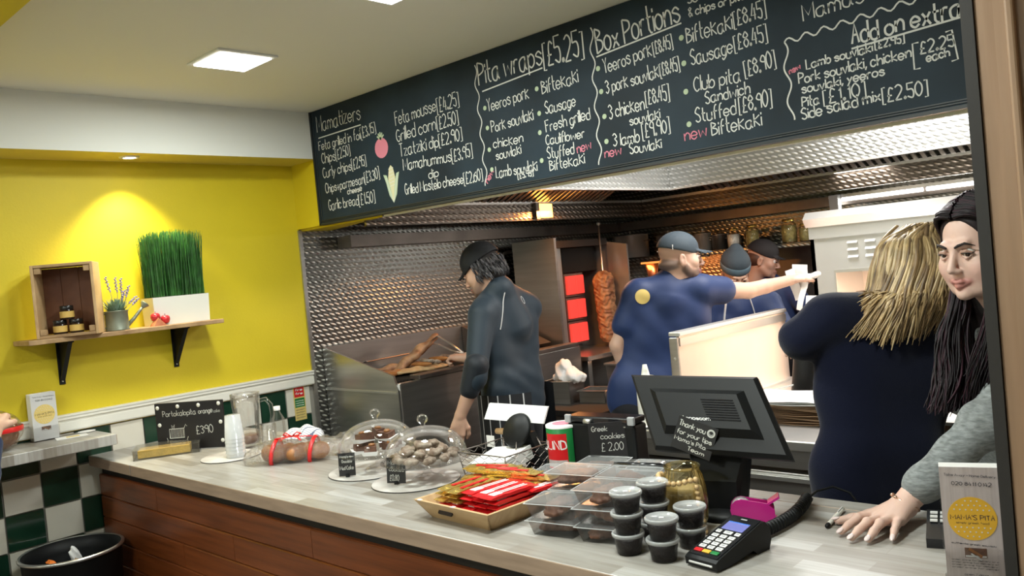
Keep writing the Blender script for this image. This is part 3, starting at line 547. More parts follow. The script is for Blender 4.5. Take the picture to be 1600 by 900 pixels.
def head_sdf(skin, lips, beard=None, neck=.057, fem=False, ears=True, lidc=None, ne=(0, -.042, -.17)):
    s = SDF(); K = skin; J = beard or skin
    s.ell((0, -.018, .038), (.073, .093, .082), .02, K); s.ell((0, .022, -.018), (.060 if fem else .064, .063, .083), .02, K)
    s.ell((0, .034, -.070), (.043 if fem else .052, .047, .038), .02, J); s.ell((0, .073, -.098), (.018, .016, .014), .022, J)
    for q in (-1, 1):
        s.ell((q*.040, .052, -.026), (.021, .020, .022), .02, K); s.cap((q*.03, .078, .022), (q*.012, .083, .02), .008, .008, .014, K)
        s.ell((q*.0098, .0915, -.0395), (.0062, .0085, .0062), .006, K); s.cap((q*.052, .01, -.055), (q*.03, .05, -.088), .018, .016, .02, J)
    s.cap((0, .081, .012), (0, .103, -.034), .007, .0092, .010, K)
    for q in (-1, 1): s.ell((q*.031, .091, .001), (.016, .013, .0095), .008, lidc or K, None, 1)
    s.path([(-.023, .079, -.067), (-.010, .089, -.0635), (0, .0905, -.0655), (.010, .089, -.0635), (.023, .079, -.067)], [.002, .0042, .0038, .0042, .002], k=.005, c=lips)
    s.path([(-.020, .080, -.0705), (0, .0885, -.0765), (.020, .080, -.0705)], [.0022, .0056, .0022], k=.005, c=lips)
    for q in (-1, 1):
        s.path([(q*.017, .0805, .000), (q*.024, .086, .0055), (q*.034, .085, .0062), (q*.044, .078, .0015)], [.003, .0042, .0042, .003], k=.003, c=lidc or K)
        s.path([(q*.018, .081, -.003), (q*.031, .0845, -.0095), (q*.043, .078, -.003)], [.002, .003, .002], k=.004, c=K)
        if ears: s.ell((q*.076, -.008, -.012), (.0075, .018, .031), .006, K); s.ell((q*.083, -.004, -.012), (.006, .009, .02), .004, tuple(c*.8 for c in K), None, 1)
    s.cap((0, -.022, -.06), ne, neck, neck*1.05, .03, K)
    return s
def eyes(par, Mh, look=(0, 1, -.15), lash=False):
    L = Vector(look).normalized(); s = MB(); s.T = Mh; i = MB(); i.T = Mh
    for q in (-1, 1):
        s.sph((q*.031, .0725, -.0005), .0125, 14); c = Vector((q*.031, .0725, -.0005))+L*.0085; i.sph(c, .0066, 10)
    e = s.build('eyes', 'eyew', par, True); i.build('iris', 'iris', e, True)
    return e
def limb(s, a, b, c, ra, rb, rc, col, k=.02): s.cap(a, b, ra, rb, k, col); s.cap(b, c, rb, rc, k, col)
def V3(*a): return np.array(a, float)
def torso(s, J, col, w=.17, dep=.6, k=.05, belly=1.0):
    w = w*.95; k = k*.7
    f = J['front']
    sh = (J['shL']+J['shR'])/2; side = (J['shR']-J['shL']); side = side/np.linalg.norm(side)
    def row(c, hw, r): s.cap(c-side*hw, c+side*hw, r, r, k, col, f, dep)
    up = J['neck']-J['hip']; L = lambda t: J['hip']+(J['chest']-J['hip'])*t if t < 1 else J['chest']
    row(J['hip'], w*.40, w*.60); row(J['hip']*.6+J['waist']*.4, w*.38, w*.60*belly); row(J['waist'], w*.34, w*.58*belly); row(J['waist']*.45+J['chest']*.55, w*.42, w*.62); row(J['chest'], w*.48, w*.66)
    row(J['chest']*.45+sh*.55, w*.52, w*.56); s.cap(J['neck']-V3(0, 0, .035), J['chest']*.3+sh*.7, w*.38, w*.5, k, col)
    s.cap(J['shL']*.8+J['neck']*.2, J['shR']*.8+J['neck']*.2, w*.36, w*.36, k, col); s.cap(J['shL'], J['neck']-V3(0, 0, .03), w*.30, w*.33, k, col); s.cap(J['shR'], J['neck']-V3(0, 0, .03), w*.30, w*.33, k, col)
def pelvis(s, J, col, r=.1, hw=.075, q=.8):
    side = (J['shR']-J['shL']); side[2] = 0; side = side/np.linalg.norm(side)
    for dz in (-.02, .07): s.cap(J['hip']-side*hw+V3(0, 0, dz), J['hip']+side*hw+V3(0, 0, dz), r, r, .03, col, J['front'], q)
def legs(s, J, col, r=.085, k=.03):
    side = (J['shR']-J['shL']); side[2] = 0; side = side/np.linalg.norm(side); f = np.array(J['front'], float)
    for q in (-1, 1):
        h = J['hip']+side*q*.085-V3(0, 0, .06); kn = V3(h[0]+f[0]*.02, h[1]+f[1]*.02, .48)+side*q*.01; an = V3(h[0]-f[0]*.02, h[1]-f[1]*.02, .09)+side*q*.015
        s.cap(h, kn, r, r*.68, k, col); s.cap(kn, an, r*.66, r*.5, k, col)
    return s
def shoes(par, J):
    side = (J['shR']-J['shL']); side[2] = 0; side = side/np.linalg.norm(side); f = np.array(J['front'], float)
    for q in (-1, 1):
        h = J['hip']+side*q*.1; a = V3(h[0]-f[0]*.04, h[1]-f[1]*.04, .05); s = SDF().cap(a, a+f*.2*V3(1, 1, 0)-V3(0, 0, .01), .045, .038, .02, (.02, .02, .02)); s.cap(a, a+V3(0, 0, .05), .045, .04, .02, (.02, .02, .02)); s.mesh('shoe', 'cloths', .012, par, flat_bottom=.004)
def hand(s, w, d, up, col, curl=.3, sc=1, side=1):
    """relaxed or gripping hand: wrist w, direction d, back-of-hand up; five fingers"""
    d = Vector(d).normalized(); up = Vector(up); up = (up-d*up.dot(d)).normalized(); sd = d.cross(up)*side; w = Vector(w)
    A = lambda a, b, c: np.array(w+d*a*sc+sd*b*sc+up*c*sc)
    s.cap(A(0, 0, 0), A(.05, -.012, 0), .024*sc, .02*sc, .012, col); s.cap(A(.03, .015, 0), A(.085, .028, 0), .017*sc, .0135*sc, .014, col); s.cap(A(.03, -.012, 0), A(.08, -.028, 0), .017*sc, .012*sc, .014, col); s.cap(A(.04, 0, 0), A(.088, 0, .002), .018*sc, .014*sc, .014, col)
    for i, (b, l) in enumerate(((.03, .068), (.010, .078), (-.011, .072), (-.030, .056))):
        c = curl*(1+.15*i); p = [A(.085, b, 0)]; ang = 0
        for q, sg in enumerate((.45, .32, .23)): ang += c*(.6, .9, .7)[q]; p.append(p[-1]+np.array((d*math.cos(ang)-up*math.sin(ang))*l*sg*sc))
        s.path(p, [.0092*sc, .0085*sc, .0076*sc, .0062*sc], k=.003, c=col)
    s.path([A(.02, .02, -.005), A(.05, .045, -.012), A(.078, .052, -.022), A(.10, .048, -.03)], [.014*sc, .0115*sc, .0095*sc, .0075*sc], k=.008, c=col)
def cap_hat(par, Mh, col, brim=(0, 1, 0), tall=1.0, r=1.0, brimlen=.075, droop=0, closed=True, name='cap', col2=None):
    s = SDF(); s.ell((0, -.018, .045), (.083*r, .103*r, .088*tall), .006, col); s.ell((0, .04, -.03), (.2, .22, .05), .004, col, np.array(Euler((-.34, 0, 0)).to_matrix()), 1)
    b = Vector(brim); side = Vector((b[1], -b[0], 0))
    for i in range(9):
        a = (i-4)*.17; e0 = Vector((0, -.016, .036))+b*.09*math.cos(a)+side*.073*math.sin(a); e1 = e0+b*brimlen*(math.cos(a*1.25)**.6)+Vector((0, 0, -.012-droop-.012*abs(a)))
        s.cap(e0, e1, .0042, .0035, .008, col)
    o = s.mesh(name, 'capm', .0045, par, M4=Mh); return o
def hair_tufts(par, name, mat, roots, n, fn, cols, r=.004, seg=9, M4=None, seed=1, flat=.5):
    """hair as tapering locks"""
    rnd = random.Random(seed); V = []; F = []; Cc = []
    for i in range(n):
        pts = fn(rnd, i); c = rnd.choice(cols); rr = r*rnd.uniform(.6, 1.25); b = len(V); k = 5; m = len(pts); nx = None
        for j, p in enumerate(pts):
            t = (pts[min(j+1, m-1)]-pts[max(j-1, 0)]).normalized()
            if nx is None: nx = t.cross(Vector((.3, .5, 1))).normalized()
            else: nx = (nx-t*nx.dot(t)).normalized()
            bb = t.cross(nx); w = rr*(1-.85*(j/(m-1))**2.2)
            for q in range(k): a = 2*PI*q/k; V.append(p+nx*math.cos(a)*w+bb*math.sin(a)*w*flat); g = .85+.3*rnd.random() if q == 0 else g; Cc.append((*[min(1, x*g*(1.0+.25*j/m)) for x in c], 1))
        for j in range(m-1):
            for q in range(k): x = b+j*k+q; y = b+j*k+(q+1) % k; F.append((x, y, y+k, x+k))
    if M4 is not None: V = [M4@v for v in V]
    me = bpy.data.meshes.new(name); me.from_pydata([tuple(v) for v in V], [], F); me.polygons.foreach_set('use_smooth', [True]*len(F)); ca = me.color_attributes.new('Col', 'FLOAT_COLOR', 'POINT'); ca.data.foreach_set('color', np.array(Cc, np.float32).ravel()); me.materials.append(X[mat]); me.update()
    o = bpy.data.objects.new(name, me); COL.objects.link(o); o.parent = par; return o

# ================================================================ counter
CT = .95
K = thing('counter', 'long service counter with pale laminate top and red-brown varnished pine cladding', 'counter', (0, 0, 0))
s = MB(); s.rbox(.006, .448, 0, .61, .905, CT, .003); s.rbox(.452, 3.53, 0, .61, .905, CT, .003); s.rbox(.006, 3.53, .612, .675, .905, CT, .002)
tp = s.build('worktop', ['top', 'topd'], K)
for p_ in tp.data.polygons:
    if abs(p_.normal[1]) > .8: p_.material_index = 1
s = MB(); s.box(.446, .454, .002, .61, .906, .9485); s.build('joint_strip', 'dark', K)
bx('carcass', 'dark', K, .012, 3.52, .05, .64, 0, .905)
pm = MB(); pm.hull([(x, y, z) for x in (0, 1.1) for (y, z) in ((.048, 0), (.048, .094), (.032, .004), (.032, .090), (.036, 0.0005), (.036, .0935))]).mesh('plank', 'pine')
pmm = pm.hull and pm.mesh('plank', 'pine')
for j in range(9):
    off = (.35, .8, .1, .6, .25)[j % 5]
    xs = [.02] + [off+k*1.1 for k in range(4) if .15 < off+k*1.1 < 3.4] + [3.52]
    for a, b in zip(xs[:-1], xs[1:]):
        o = bpy.data.objects.new('plank', pmm); COL.objects.link(o); o.parent = K; o.location = (a+.001, 0, .005+j*.0955); o.scale = ((b-a-.002)/1.1, 1, 1)
# ---------------------------------------------------------------- wall ledge
t = thing('wall_ledge', 'narrow laminate ledge on the chequered tile wall, ending short of the counter', 'ledge', (0, 0, 0))
s = MB(); s.rbox(.005, .285, -1.7, .025, 1.018, 1.062, .003); s.build('ledge_top', 'top', t); bx('end_strip', 'topd', t, .006, .284, .0245, .0265, 1.02, 1.06)
for y in (-.6, -1.4): bx('bracket', 'black', t, .005, .2, y, y+.03, .98, 1.018)
# ---------------------------------------------------------------- wall shelf with brackets
t = thing('wall_shelf', 'rough wooden shelf on the yellow wall held by two black brackets', 'shelf', (0, 0, 1.47))
s = MB(); s.rbox(.002, .205, -.245, .60, 0, .02, .003); s.build('board', 'wood', t)
s = MB(); s.box(.0, .006, -.012, .012, -.19, -.0); s.box(0, .155, -.012, .012, -.008, 0); s.hull([(x, y, z) for y in (-.009, .009) for x, z in ((.004, -.17), (.014, -.17), (.145, -.008), (.125, -.008))]); s.hull([(x, y, z) for y in (-.003, .003) for x, z in ((.004, -.185), (.004, 0), (.15, 0))])
bk = s.build('bracket', 'black', t, loc=(0, -.07, 0)); o = bk.copy(); COL.objects.link(o); o.location = (0, .44, 0)
s = MB(); s.T = Matrix.Rotation(PI/2, 4, 'Y'); s.sph((.175, 0, .008), .0045, 8); sc_ = s.build('screw', 'silver', bk, True); o2 = sc_.copy(); COL.objects.link(o2); o2.parent = o
# crate standing on end
t = thing('wooden_crate', 'small open wooden crate stood on end at the outer end of the wall shelf', 'crate', (.028, -.125, 1.4905), math.radians(-30))
def cb(n, m, *a): return bx(n, m, t, *a, r=.002)
cb('side_board', 'woodl', 0, .15, 0, .012, 0, .305); cb('side_board', 'woodl', 0, .15, .223, .235, 0, .305); cb('top_board', 'wood', 0, .15, .012, .223, .293, .305); cb('bottom_board', 'wood', 0, .15, .012, .223, 0, .012)
for k in range(3): cb('back_slat', 'woodr', 0, .008, .012+k*.0703, .082+k*.0703, .013, .292)
for y in (.013, .198):
    for z in (.013, .267): cb('corner_block', 'wood', .12, .146, y, y+.025, z, z+.025)
# honey jars
cw_l = lambda a, b, c: (.028+.866*a+.5*b, -.125-.5*a+.866*b, c)
t = thing('jam_jar', 'dark jam jar with gold label and black lid, lower one at the crate corner', 'jar', cw_l(.085, .078, 1.503), 0, 'jam jars in the crate')
MB().lathe([(0, 0), (.025, 0), (.0275, .004), (.0275, .037), (.023, .042)], 20).build('jar_body', 'honey', t, True); MB().lathe([(.0279, .008), (.0279, .034)], 20).build('paper_label', 'label', t, True); MB().lathe([(.0255, .041), (.0262, .042), (.0262, .056), (.024, .058), (0, .058)], 20).build('lid', 'lid', t, True)
dup(t, cw_l(.085, .140, 1.503), label='dark jam jar with gold label, lower one beside the lavender side of the crate'); dup(t, cw_l(.083, .108, 1.5615), label='dark jam jar with gold label stacked on top of two others in the crate')
# watering-can planter with lavender
t = thing('watering_can', 'small galvanised watering can used as a planter on the wall shelf', 'watering can', (.150, .128, 1.4905))
MB().lathe([(0, 0), (.050, 0), (.050, .004), (.048, .006), (.048, .08), (.0505, .083), (.0505, .087), (.046, .086), (.046, .07), (0, .07)], 28).build('can_body', 'tin', t, True)
s = MB(); s.tube([(0, .045, .018), (0, .075, .045), (0, .105, .078), (0, .118, .092)], [.009, .008, .0065, .006], 10); s.T = Matrix.Translation((0, .118, .092)) @ Matrix.Rotation(-.75, 4, 'X'); s.lathe([(.006, -.004), (.019, .016), (.019, .02), (0, .021)], 16); s.build('spout', 'tin', t, True)
MB().tube([(0, -.048, .075), (0, -.07, .08), (0, -.078, .05), (0, -.068, .02), (0, -.048, .014)], .003, 6).build('handle', 'tin', t, True)
t = thing('lavender_plant', 'small lavender with grey-green leaves growing in the watering can', 'plant', (.150, .128, 1.561))
rnd = random.Random(4); s = MB(); fl = MB()
for k in range(380):
    a = rnd.uniform(0, 2*PI); r = rnd.uniform(0, .042); h = rnd.uniform(.02, .075); tx, ty = math.cos(a)*r, math.sin(a)*r; o = Vector((tx*.6, ty*.6, 0)); e = Vector((tx*1.55+rnd.uniform(-.012, .012), ty*1.55+rnd.uniform(-.01, .01), h)); w = Vector((-math.sin(a), math.cos(a), 0))*.0028
    m_ = (o+e)/2+Vector((0, 0, .008)); s.add([o-w*.4, m_-w, e, m_+w, o+w*.4], [(0, 1, 2, 3, 4)])
for (x, y, h, lx, ly) in ((0, -.012, .165, 0, -.03), (.01, .01, .16, 0, -.005), (0, .03, .155, 0, .008), (.0, .045, .12, 0, .035), (-.01, .03, .10, 0, .03), (.02, .06, .06, .01, .05), (0, .05, .07, 0, .07)):
    pts = [Vector((x*.5, y*.5, 0)), Vector((x, y, h*.5)), Vector((x+lx*.6, y+ly*.6, h))]; s.tube(pts, .0012, 5)
    for q in range(12): tt = .62+.38*q/11; p_ = pts[1].lerp(pts[2], (tt-.5)*2); a = q*2.4; fl.sph(p_+Vector((math.cos(a)*.0035, math.sin(a)*.0035, 0)), .0042, 6)
s.build('foliage', 'leaf2', t, kind='stuff'); fl.build('flower_spikes', 'lav', t, kind='stuff')
# white planter with grass
t = thing('grass_planter', 'rectangular white planter at the inner end of the wall shelf', 'planter', (.095, .425, 1.4905))
s = MB(); s.hull([(x, y, z) for z, q in ((0, .0), (.128, .004)) for x in (-.06-q, .06+q) for y in (-.130-q, .130+q)]); s.build('pot', 'gloss', t); bx('soil', 'soil', t, -.056, .056, -.126, .126, .128, .1295)
t = thing('artificial_grass', 'upright block of thin green grass blades growing from the white planter', 'plant', (.095, .425, 1.62))
s = MB(); rnd = random.Random(8)
for k in range(1900):
    x, y = rnd.uniform(-.054, .054), rnd.uniform(-.122, .122); h = rnd.uniform(.24, .30)+.012*math.cos(y*12); dx, dy = rnd.gauss(0, .009), rnd.gauss(0, .010)+(y*.08); a = rnd.uniform(0, PI); w = Vector((math.cos(a), math.sin(a), 0))*.0014
    if rnd.random() < .04: dy += rnd.choice((-.03, .02)); h *= .93
    p0, p1, p2 = Vector((x, y, 0)), Vector((x+dx*.4, y+dy*.4, h*.55)), Vector((x+dx, y+dy, h)); s.add([p0-w, p0+w, p1+w*.9, p1-w*.9, p2+w*.5, p2-w*.5], [(0, 1, 2, 3), (3, 2, 4, 5)])
s.build('grass_blades', 'leaf', t, kind='stuff')
# fruit ornament
def apple(loc, lab):
    t = thing('red_apple', lab, 'fruit', loc, 0, 'glossy red apples on the shelf'); MB().lathe([(0, .003), (.008, 0), (.017, .006), (.0215, .018), (.0205, .030), (.013, .038), (.005, .037), (0, .034)], 18).build('apple_flesh', 'apple', t, True); MB().tube([(0, 0, .034), (.002, 0, .046)], .0012, 5).build('stem', 'soil', t)
apple((.165, .292, 1.4905+.020), 'glossy red apple ornament nearest the watering can on the shelf'); apple((.160, .338, 1.4905+.006), 'glossy red apple ornament nearest the white planter on the shelf')
o = MB().hull([(-.02, -.034, 0), (-.02, .034, 0), (.014, -.030, 0), (.014, .030, 0), (-.012, -.004, .040), (.006, -.002, .036), (-.016, .02, .018), (-.016, -.026, .014)]).build('fruit_wedge', 'melon', None, loc=(.185, .297, 1.4905)); tag(o, 'terracotta-coloured melon wedge ornament lying in front of the red apples', 'fruit')
# ---------------------------------------------------------------- things on the ledge
def flyer_box(name, label, loc, rz, w, d, h, mats, big):
    t = thing(name, label, 'leaflets', loc, rz)
    s = MB(); n = 14
    for k in range(n): y0 = -d/2+d*k/n; s.box(-w/2, w/2, y0, y0+d/n*.8, .004, h-(.002 if k % 2 else 0))
    s.build('leaflet_stack', ['paper'], t)
    f = MB(); f.box(-w/2, w/2, -d/2-.0006, -d/2, .004, h); fr = f.build('front_leaflet', mats[0], t)
    y = -d/2-.0009; R = w*.415; s = MB(); s.T = Matrix.Translation((0, y, h*.555)) @ Matrix.Rotation(PI/2, 4, 'X'); s.cyl(R, 0, .0003, 40); c = s.build('round_logo', mats[1], t)
    s = MB(); rr = R*.93; st = R*.235; j = 0
    for a in range(-5, 6):
        for b in range(-5, 6):
            u = (a+(b % 2)*.5)*st; v = b*st*.87
            if u*u+v*v < rr*rr and abs(v+.02*R) > R*.24: s.T = Matrix.Translation((u, y-.0004, h*.555+v)) @ Matrix.Rotation(PI/2, 4, 'X'); s.cyl(R*.035, 0, .0002, 8)
    s.build('logo_dots', 'flyerl', t)
    s = MB(); o = (0, y-.0006, 0); z = h*.555
    write(s, 'MAMAS PITA'.replace('AS ', "A'S "), -R*.88, z-R*.05, R*.9, z-R*.05, R*.22, w*.012, 0, o, jit=0); write(s, 'simply greek food', -R*.66, z-R*.24, R*.66, z-R*.24, R*.10, w*.005, 0, o, jit=0)
    write(s, 'Take Away - Home Delivery', -w*.42, h*.925, w*.44, h*.91, w*.05, w*.006, 0, o, jit=0); write(s, '020 8411 0142', -w*.3, h*.845, w*.36, h*.835, w*.07, w*.010, 0, o, jit=0)
    if big:
        write(s, 'authentic greek souvlaki', -w*.38, h*.335, w*.36, h*.315, w*.03, w*.007, 0, o, jit=0)
        for k in range(4): write(s, 'order online for delivery or collection'[:30-k*2], -w*.40, h*(.19-.022*k), w*.38, h*(.183-.022*k), w*.024, w*.005, 0, o, jit=0)
        write(s, 'open 7 days', -w*.2, h*.06, w*.2, h*.06, w*.04, w*.006, 0, o, jit=0)
    s.build('printing', 'ink', t)
    s = MB(); s.box(-w*.17, w*.2, y-.0003, y, h*.215, h*.30); s.box(-w*.16, w*.19, y-.0006, y-.0003, h*.22, h*.235, 1); s.T = Matrix.Translation((w*.01, y-.0007, h*.26)) @ Matrix.Rotation(.6, 4, 'Y'); s.box(-w*.13, w*.13, -.0003, 0, -h*.012, h*.012, 2); s.box(-w*.05, w*.16, -.0006, -.0003, -h*.032, -h*.02, 1); s.build('food_photo', ['brownie', 'cream' if 0 else 'flyerl', 'bread'], t)
    s = MB(); e = .002
    s.box(-w/2-e, w/2+e, -d/2-.004, -d/2-.0025, 0, h*.30); s.box(-w/2-e, w/2+e, d/2+.001, d/2+.0025, 0, h*.9); s.box(-w/2-e-.001, -w/2-e, -d/2-.004, d/2, 0, h*.32); s.box(w/2+e, w/2+e+.001, -d/2-.004, d/2, 0, h*.32); s.box(-w/2, w/2, -d/2-.004, d/2, 0, .002); s.build('clear_holder', 'glass', t); return t
flyer_box('leaflet_box', 'pale take-away leaflets with a faint yellow round logo standing on the wall ledge', (.045, -.175, 1.0625), math.radians(90), .098, .05, .20, ('flyerl', 'ochre2'), False)
t = thing('leaflet', 'cream card lying flat on the wall ledge in front of the leaflet box', 'card', (.12, -.085, 1.0625), 1.35); bx('card', 'paper', t, -.07, .05, -.035, .035, 0, .002); bx('printed_patch', 'ochre2', t, -.03, .02, -.018, .018, .002, .0024)
tag(MB().at((.05, -.01, 1.0635)).lathe([(0, 0), (.035, .0005), (.036, .002), (0, .002)], 24).build('coaster', 'paper', None), 'small round white coaster at the inner end of the wall ledge', 'coaster')
t = thing('wrapped_loaf', 'cellophane-wrapped bread with red ribbon on the wall ledge by the navy sleeve', 'bread', (.13, -.37, 1.063))
SDF().ell((0, 0, .065), (.065, .075, .06), .01, (1, 1, 1)).mesh('loaf', 'bread', .007, t, flat_bottom=.002); SDF().ell((0, 0, .08), (.078, .09, .078), .01, (1, 1, 1)).mesh('cellophane', 'wrap', .008, t, flat_bottom=.0015, disp=lambda p: (.006*np.sin(p[:, 0]*90+p[:, 2]*70)*np.sin(p[:, 1]*80)).astype(np.float32))
MB().lathe([(.080, .075), (.0815, .078), (.0815, .092), (.080, .095)], 28, sy=1.15).build('ribbon', 'redr', t, True)
# ---------------------------------------------------------------- bin
t = thing('waste_bin', 'round black pedal-less waste bin with steel rim under the wall ledge', 'bin', (.255, -.185, .02))
MB().lathe([(0, .0), (.15, 0), (.155, .01), (.185, .60), (.192, .607), (.192, .613), (.182, .612), (.172, .56), (.15, .25), (0, .25)], 40).build('bin_body', 'black', t, True)
MB().lathe([(.186, .60), (.195, .604), (.1965, .611), (.190, .616), (.183, .613)], 40).build('rim', 'steelb', t, True)
SDF().ell((0, 0, .40), (.165, .165, .03), .01, (1, 1, 1)).mesh('bin_liner', 'fabricbin', .009, t, disp=lambda p: (.012*np.sin(p[:, 0]*60)*np.sin(p[:, 1]*55)).astype(np.float32))
def litter(n, mat, loc, sz, lab, cat='litter', seed=1, rot=(0, 0, 0)):
    o = SDF().ell((0, 0, 0), sz, .005, (1, 1, 1)).mesh(n, mat, min(sz)*.16, disp=lambda p: (min(sz)*(.30*np.abs(np.sin(p[:, 0]*(3.2/sz[0])+p[:, 2]*(2.2/sz[2])+seed))+.28*np.abs(np.sin(p[:, 1]*(3.5/sz[1])+p[:, 2]*(2.9/sz[2])+seed*2)))).astype(np.float32)); o.location = loc; o.rotation_euler = rot; return tag(o, lab, cat)
litter('crumpled_napkin', 'paper', (.175, -.15, .575), (.033, .028, .058), 'crumpled white napkin standing up inside the waste bin', seed=2, rot=(.2, .3, 0)); litter('paper_bag', 'kraft', (.30, -.20, .56), (.085, .07, .045), 'crumpled brown paper bag in the waste bin', seed=3); litter('sweet_wrapper', 'orange', (.27, -.27, .605), (.035, .02, .014), 'crumpled orange wrapper on the brown bag in the waste bin', seed=4)
o = bx('cardboard_box', 'kraft', None, -.09, .09, -.1, .1, 0, .52, r=.003); o.location = (.13, -.55, 0); tag(o, 'brown cardboard box standing at the tiled wall beside the waste bin', 'box')
# ---------------------------------------------------------------- fire notice
t = thing('fire_notice', 'small fire action notice with red and green panels on the tiles beside the kitchen edge', 'sign', (.0045, 1.085, .985))
bx('plate', 'ochre2', t, 0, .0015, -.035, .035, -.09, .09); bx('red_panel', 'red', t, .0015, .002, -.03, .03, .035, .087); bx('green_panel', 'green', t, .0015, .002, -.03, .03, -.02, .028)
s = MB()
for z in (.068, .048): write(s, 'fire', -.022, z, .022, z, .012, .003, 0, (.0022, 0, 0), (0, 1, 0))
for k in range(3): write(s, 'notice', -.026, -.012+k*.012, .024, -.012+k*.012, .006, .0015, 0, (.0022, 0, 0), (0, 1, 0))
s.build('printing', 'white', t)
s = MB()
for k in range(4): write(s, 'action', -.026, -.036-k*.014, .026, -.036-k*.014, .007, .0015, 0, (.0017, 0, 0), (0, 1, 0))
s.build('small_print', 'ink', t)
# ---------------------------------------------------------------- counter: near the wall
t = thing('cake_box', 'shallow clear box holding a slab of orange sponge near the wall end of the counter', 'box', (.39, .19, CT), math.radians(60))
s = MB(); s.box(-.13, .13, -.075, -.073, 0, .04); s.box(-.13, .13, .073, .075, 0, .04); s.box(-.13, -.128, -.075, .075, 0, .04); s.box(.128, .13, -.075, .075, 0, .04); s.box(-.13, .13, -.075, .075, 0, .001); s.build('tray', 'plas', t); bx('lid', 'plas', t, -.133, .133, -.078, .078, .04, .043, r=.001)
o = MB().hull([(x, y, z) for x in (-.105, .1) for y in (-.045, .045) for z in (.002, .033)] + [(-.112, 0, .002)]).build('orange_cake', 'cake', None, loc=(.39, .18, CT+.001), rz=math.radians(60)); tag(o, 'slab of yellow-orange sponge cake inside the shallow clear box', 'cake')
Wd = Vector((.276, .174, 0)).normalized(); A_ = math.atan2(Wd[1], Wd[0])
t = thing('price_board', 'black chalkboard with white studs offering orange cake at 3.90', 'sign', (.405, .288, CT), A_, None)
bx('board', 'slate', t, -.163, .163, 0, .012, 0, .205, r=.002)
s = MB()
for x, z in ((-.148, .185), (-.05, .188), (.05, .188), (.146, .19), (-.145, .11), (.148, .11), (.15, .03)): s = MB(); s.sph((x, -.001, z), .009, 10, sc=(1, .35, 1)); s.build('white_stud', 'gloss', t, True)
s = MB(); o = (0, -.0008, 0); write(s, 'Portokalopita', -.125, .145, .035, .150, .024, .0022, 0, o); write(s, 'orange', .048, .150, .115, .153, .022, .0026, 0, o); write(s, 'cake', .12, .152, .15, .153, .014, .0012, 0, o); write(s, '£390', .03, .062, .11, .068, .034, .0028, 0, o)
ribbon(s, [(-.10, .05), (-.10, .09), (-.03, .092), (-.03, .052), (-.10, .05)], .003, o, (1, 0, 0), (0, 0, 1), 0); ribbon(s, [(-.115, .052), (-.11, .038), (-.02, .038), (-.012, .055)], .0026, o, (1, 0, 0), (0, 0, 1), 0)
for k in range(9): ribbon(s, [(-.098+k*.0075, .052), (-.09+k*.0075, .09)], .0018, o, (1, 0, 0), (0, 0, 1), 0)
ribbon(s, [(-.085, .092), (-.088, .108), (-.08, .1), (-.074, .109), (-.078, .092)], .002, o, (1, 0, 0), (0, 0, 1), 0); ribbon(s, [(-.03, .09), (-.02, .108), (-.014, .1)], .002, o, (1, 0, 0), (0, 0, 1), 0)
s.build('chalk_writing', 'white_chalk', t)
def cboard(name, label, loc, r, mats='disc', gr=None):
    t = thing(name, label, 'cake board', loc, 0, gr); MB().lathe([(0, 0), (r, 0), (r, .0035), (r-.001, .0045), (0, .0045)], 48).build('board', mats, t); MB().lathe([(r+.0002, 0), (r+.001, .001), (r+.0002, .0035)], 48).build('edge', 'dark', t); return t
cboard('cake_board', 'round marbled board under the stack of plastic cups', (.775, .275, CT), .118)
t = thing('plastic_cup', 'translucent plastic cup upside down, lowest of the stack behind the loaf', 'cup', (.815, .275, CT+.0047), 0, 'stacked plastic cups')
MB().lathe([(.039, 0), (.040, .0015), (.038, .003), (.030, .095), (0, .095), (0, .094), (.0292, .094), (.037, .004)], 28).build('cup_wall', 'frost', t, True)
for k in range(1, 6): dup(t, (.815, .275, CT+.0047+k*.0145), label='translucent plastic cup upside down, ' + ('second from the bottom', 'third from the bottom', 'fourth from the bottom', 'fifth from the bottom', 'topmost')[k-1] + ' of the stack')
# jug
t = thing('glass_jug', 'clear glass beer jug with thick handle standing behind the plastic cups', 'jug', (.66, .42, CT), .8)
MB().lathe([(0, .004), (.052, .002), (.056, 0), (.058, .006), (.055, .03), (.050, .10), (.056, .165), (.060, .205), (.061, .228), (.057, .228), (.053, .165), (.047, .10), (.051, .03), (.050, .014), (0, .012)], 36).build('jug_body', 'glass', t, True)
MB().tube([(.054, 0, .19), (.085, 0, .196), (.105, 0, .17), (.108, 0, .12), (.098, 0, .07), (.07, 0, .04), (.05, 0, .035)], .009, 10).build('handle', 'glass', t, True)
MB().lathe([(0, .016), (.044, .016), (.042, .05), (0, .05)], 24).build('brown_drink', M('brown_drink', (.20, .12, .09), .3), t, True)
t = thing('drinking_glass', 'small clear tumbler between the jug and the loaf', 'glass', (.765, .455, CT)); MB().lathe([(0, .003), (.028, 0), (.030, .002), (.034, .095), (.032, .095), (.0275, .012), (0, .01)], 28).build('tumbler', 'glass', t, True)
t = thing('water_bottle', 'small clear plastic bottle with silver cap behind the drinking glass', 'bottle', (.72, .53, CT)); MB().lathe([(0, 0), (.026, 0), (.028, .01), (.028, .10), (.012, .13), (.012, .14)], 24).build('bottle_body', 'plas', t, True); MB().lathe([(.014, .138), (.014, .155), (0, .155)], 20).build('bottle_cap', 'silver', t, True)
CL = M('check_cloth', (.78, .78, .77), .85, bump=.3, bs=30)
o = SDF().ell((0, 0, .03), (.10, .075, .045), .02, (1, 1, 1)).ell((.04, .02, .035), (.055, .05, .05), .02, (1, 1, 1)).mesh('check_cloth', CL, .007, flat_bottom=.002, disp=wrinkle(.006, 60, (.8, .6, .1), 14)); o.location = (.90, .52, CT); tag(o, 'rumpled white and blue checked cloth behind the wrapped loaf', 'cloth')
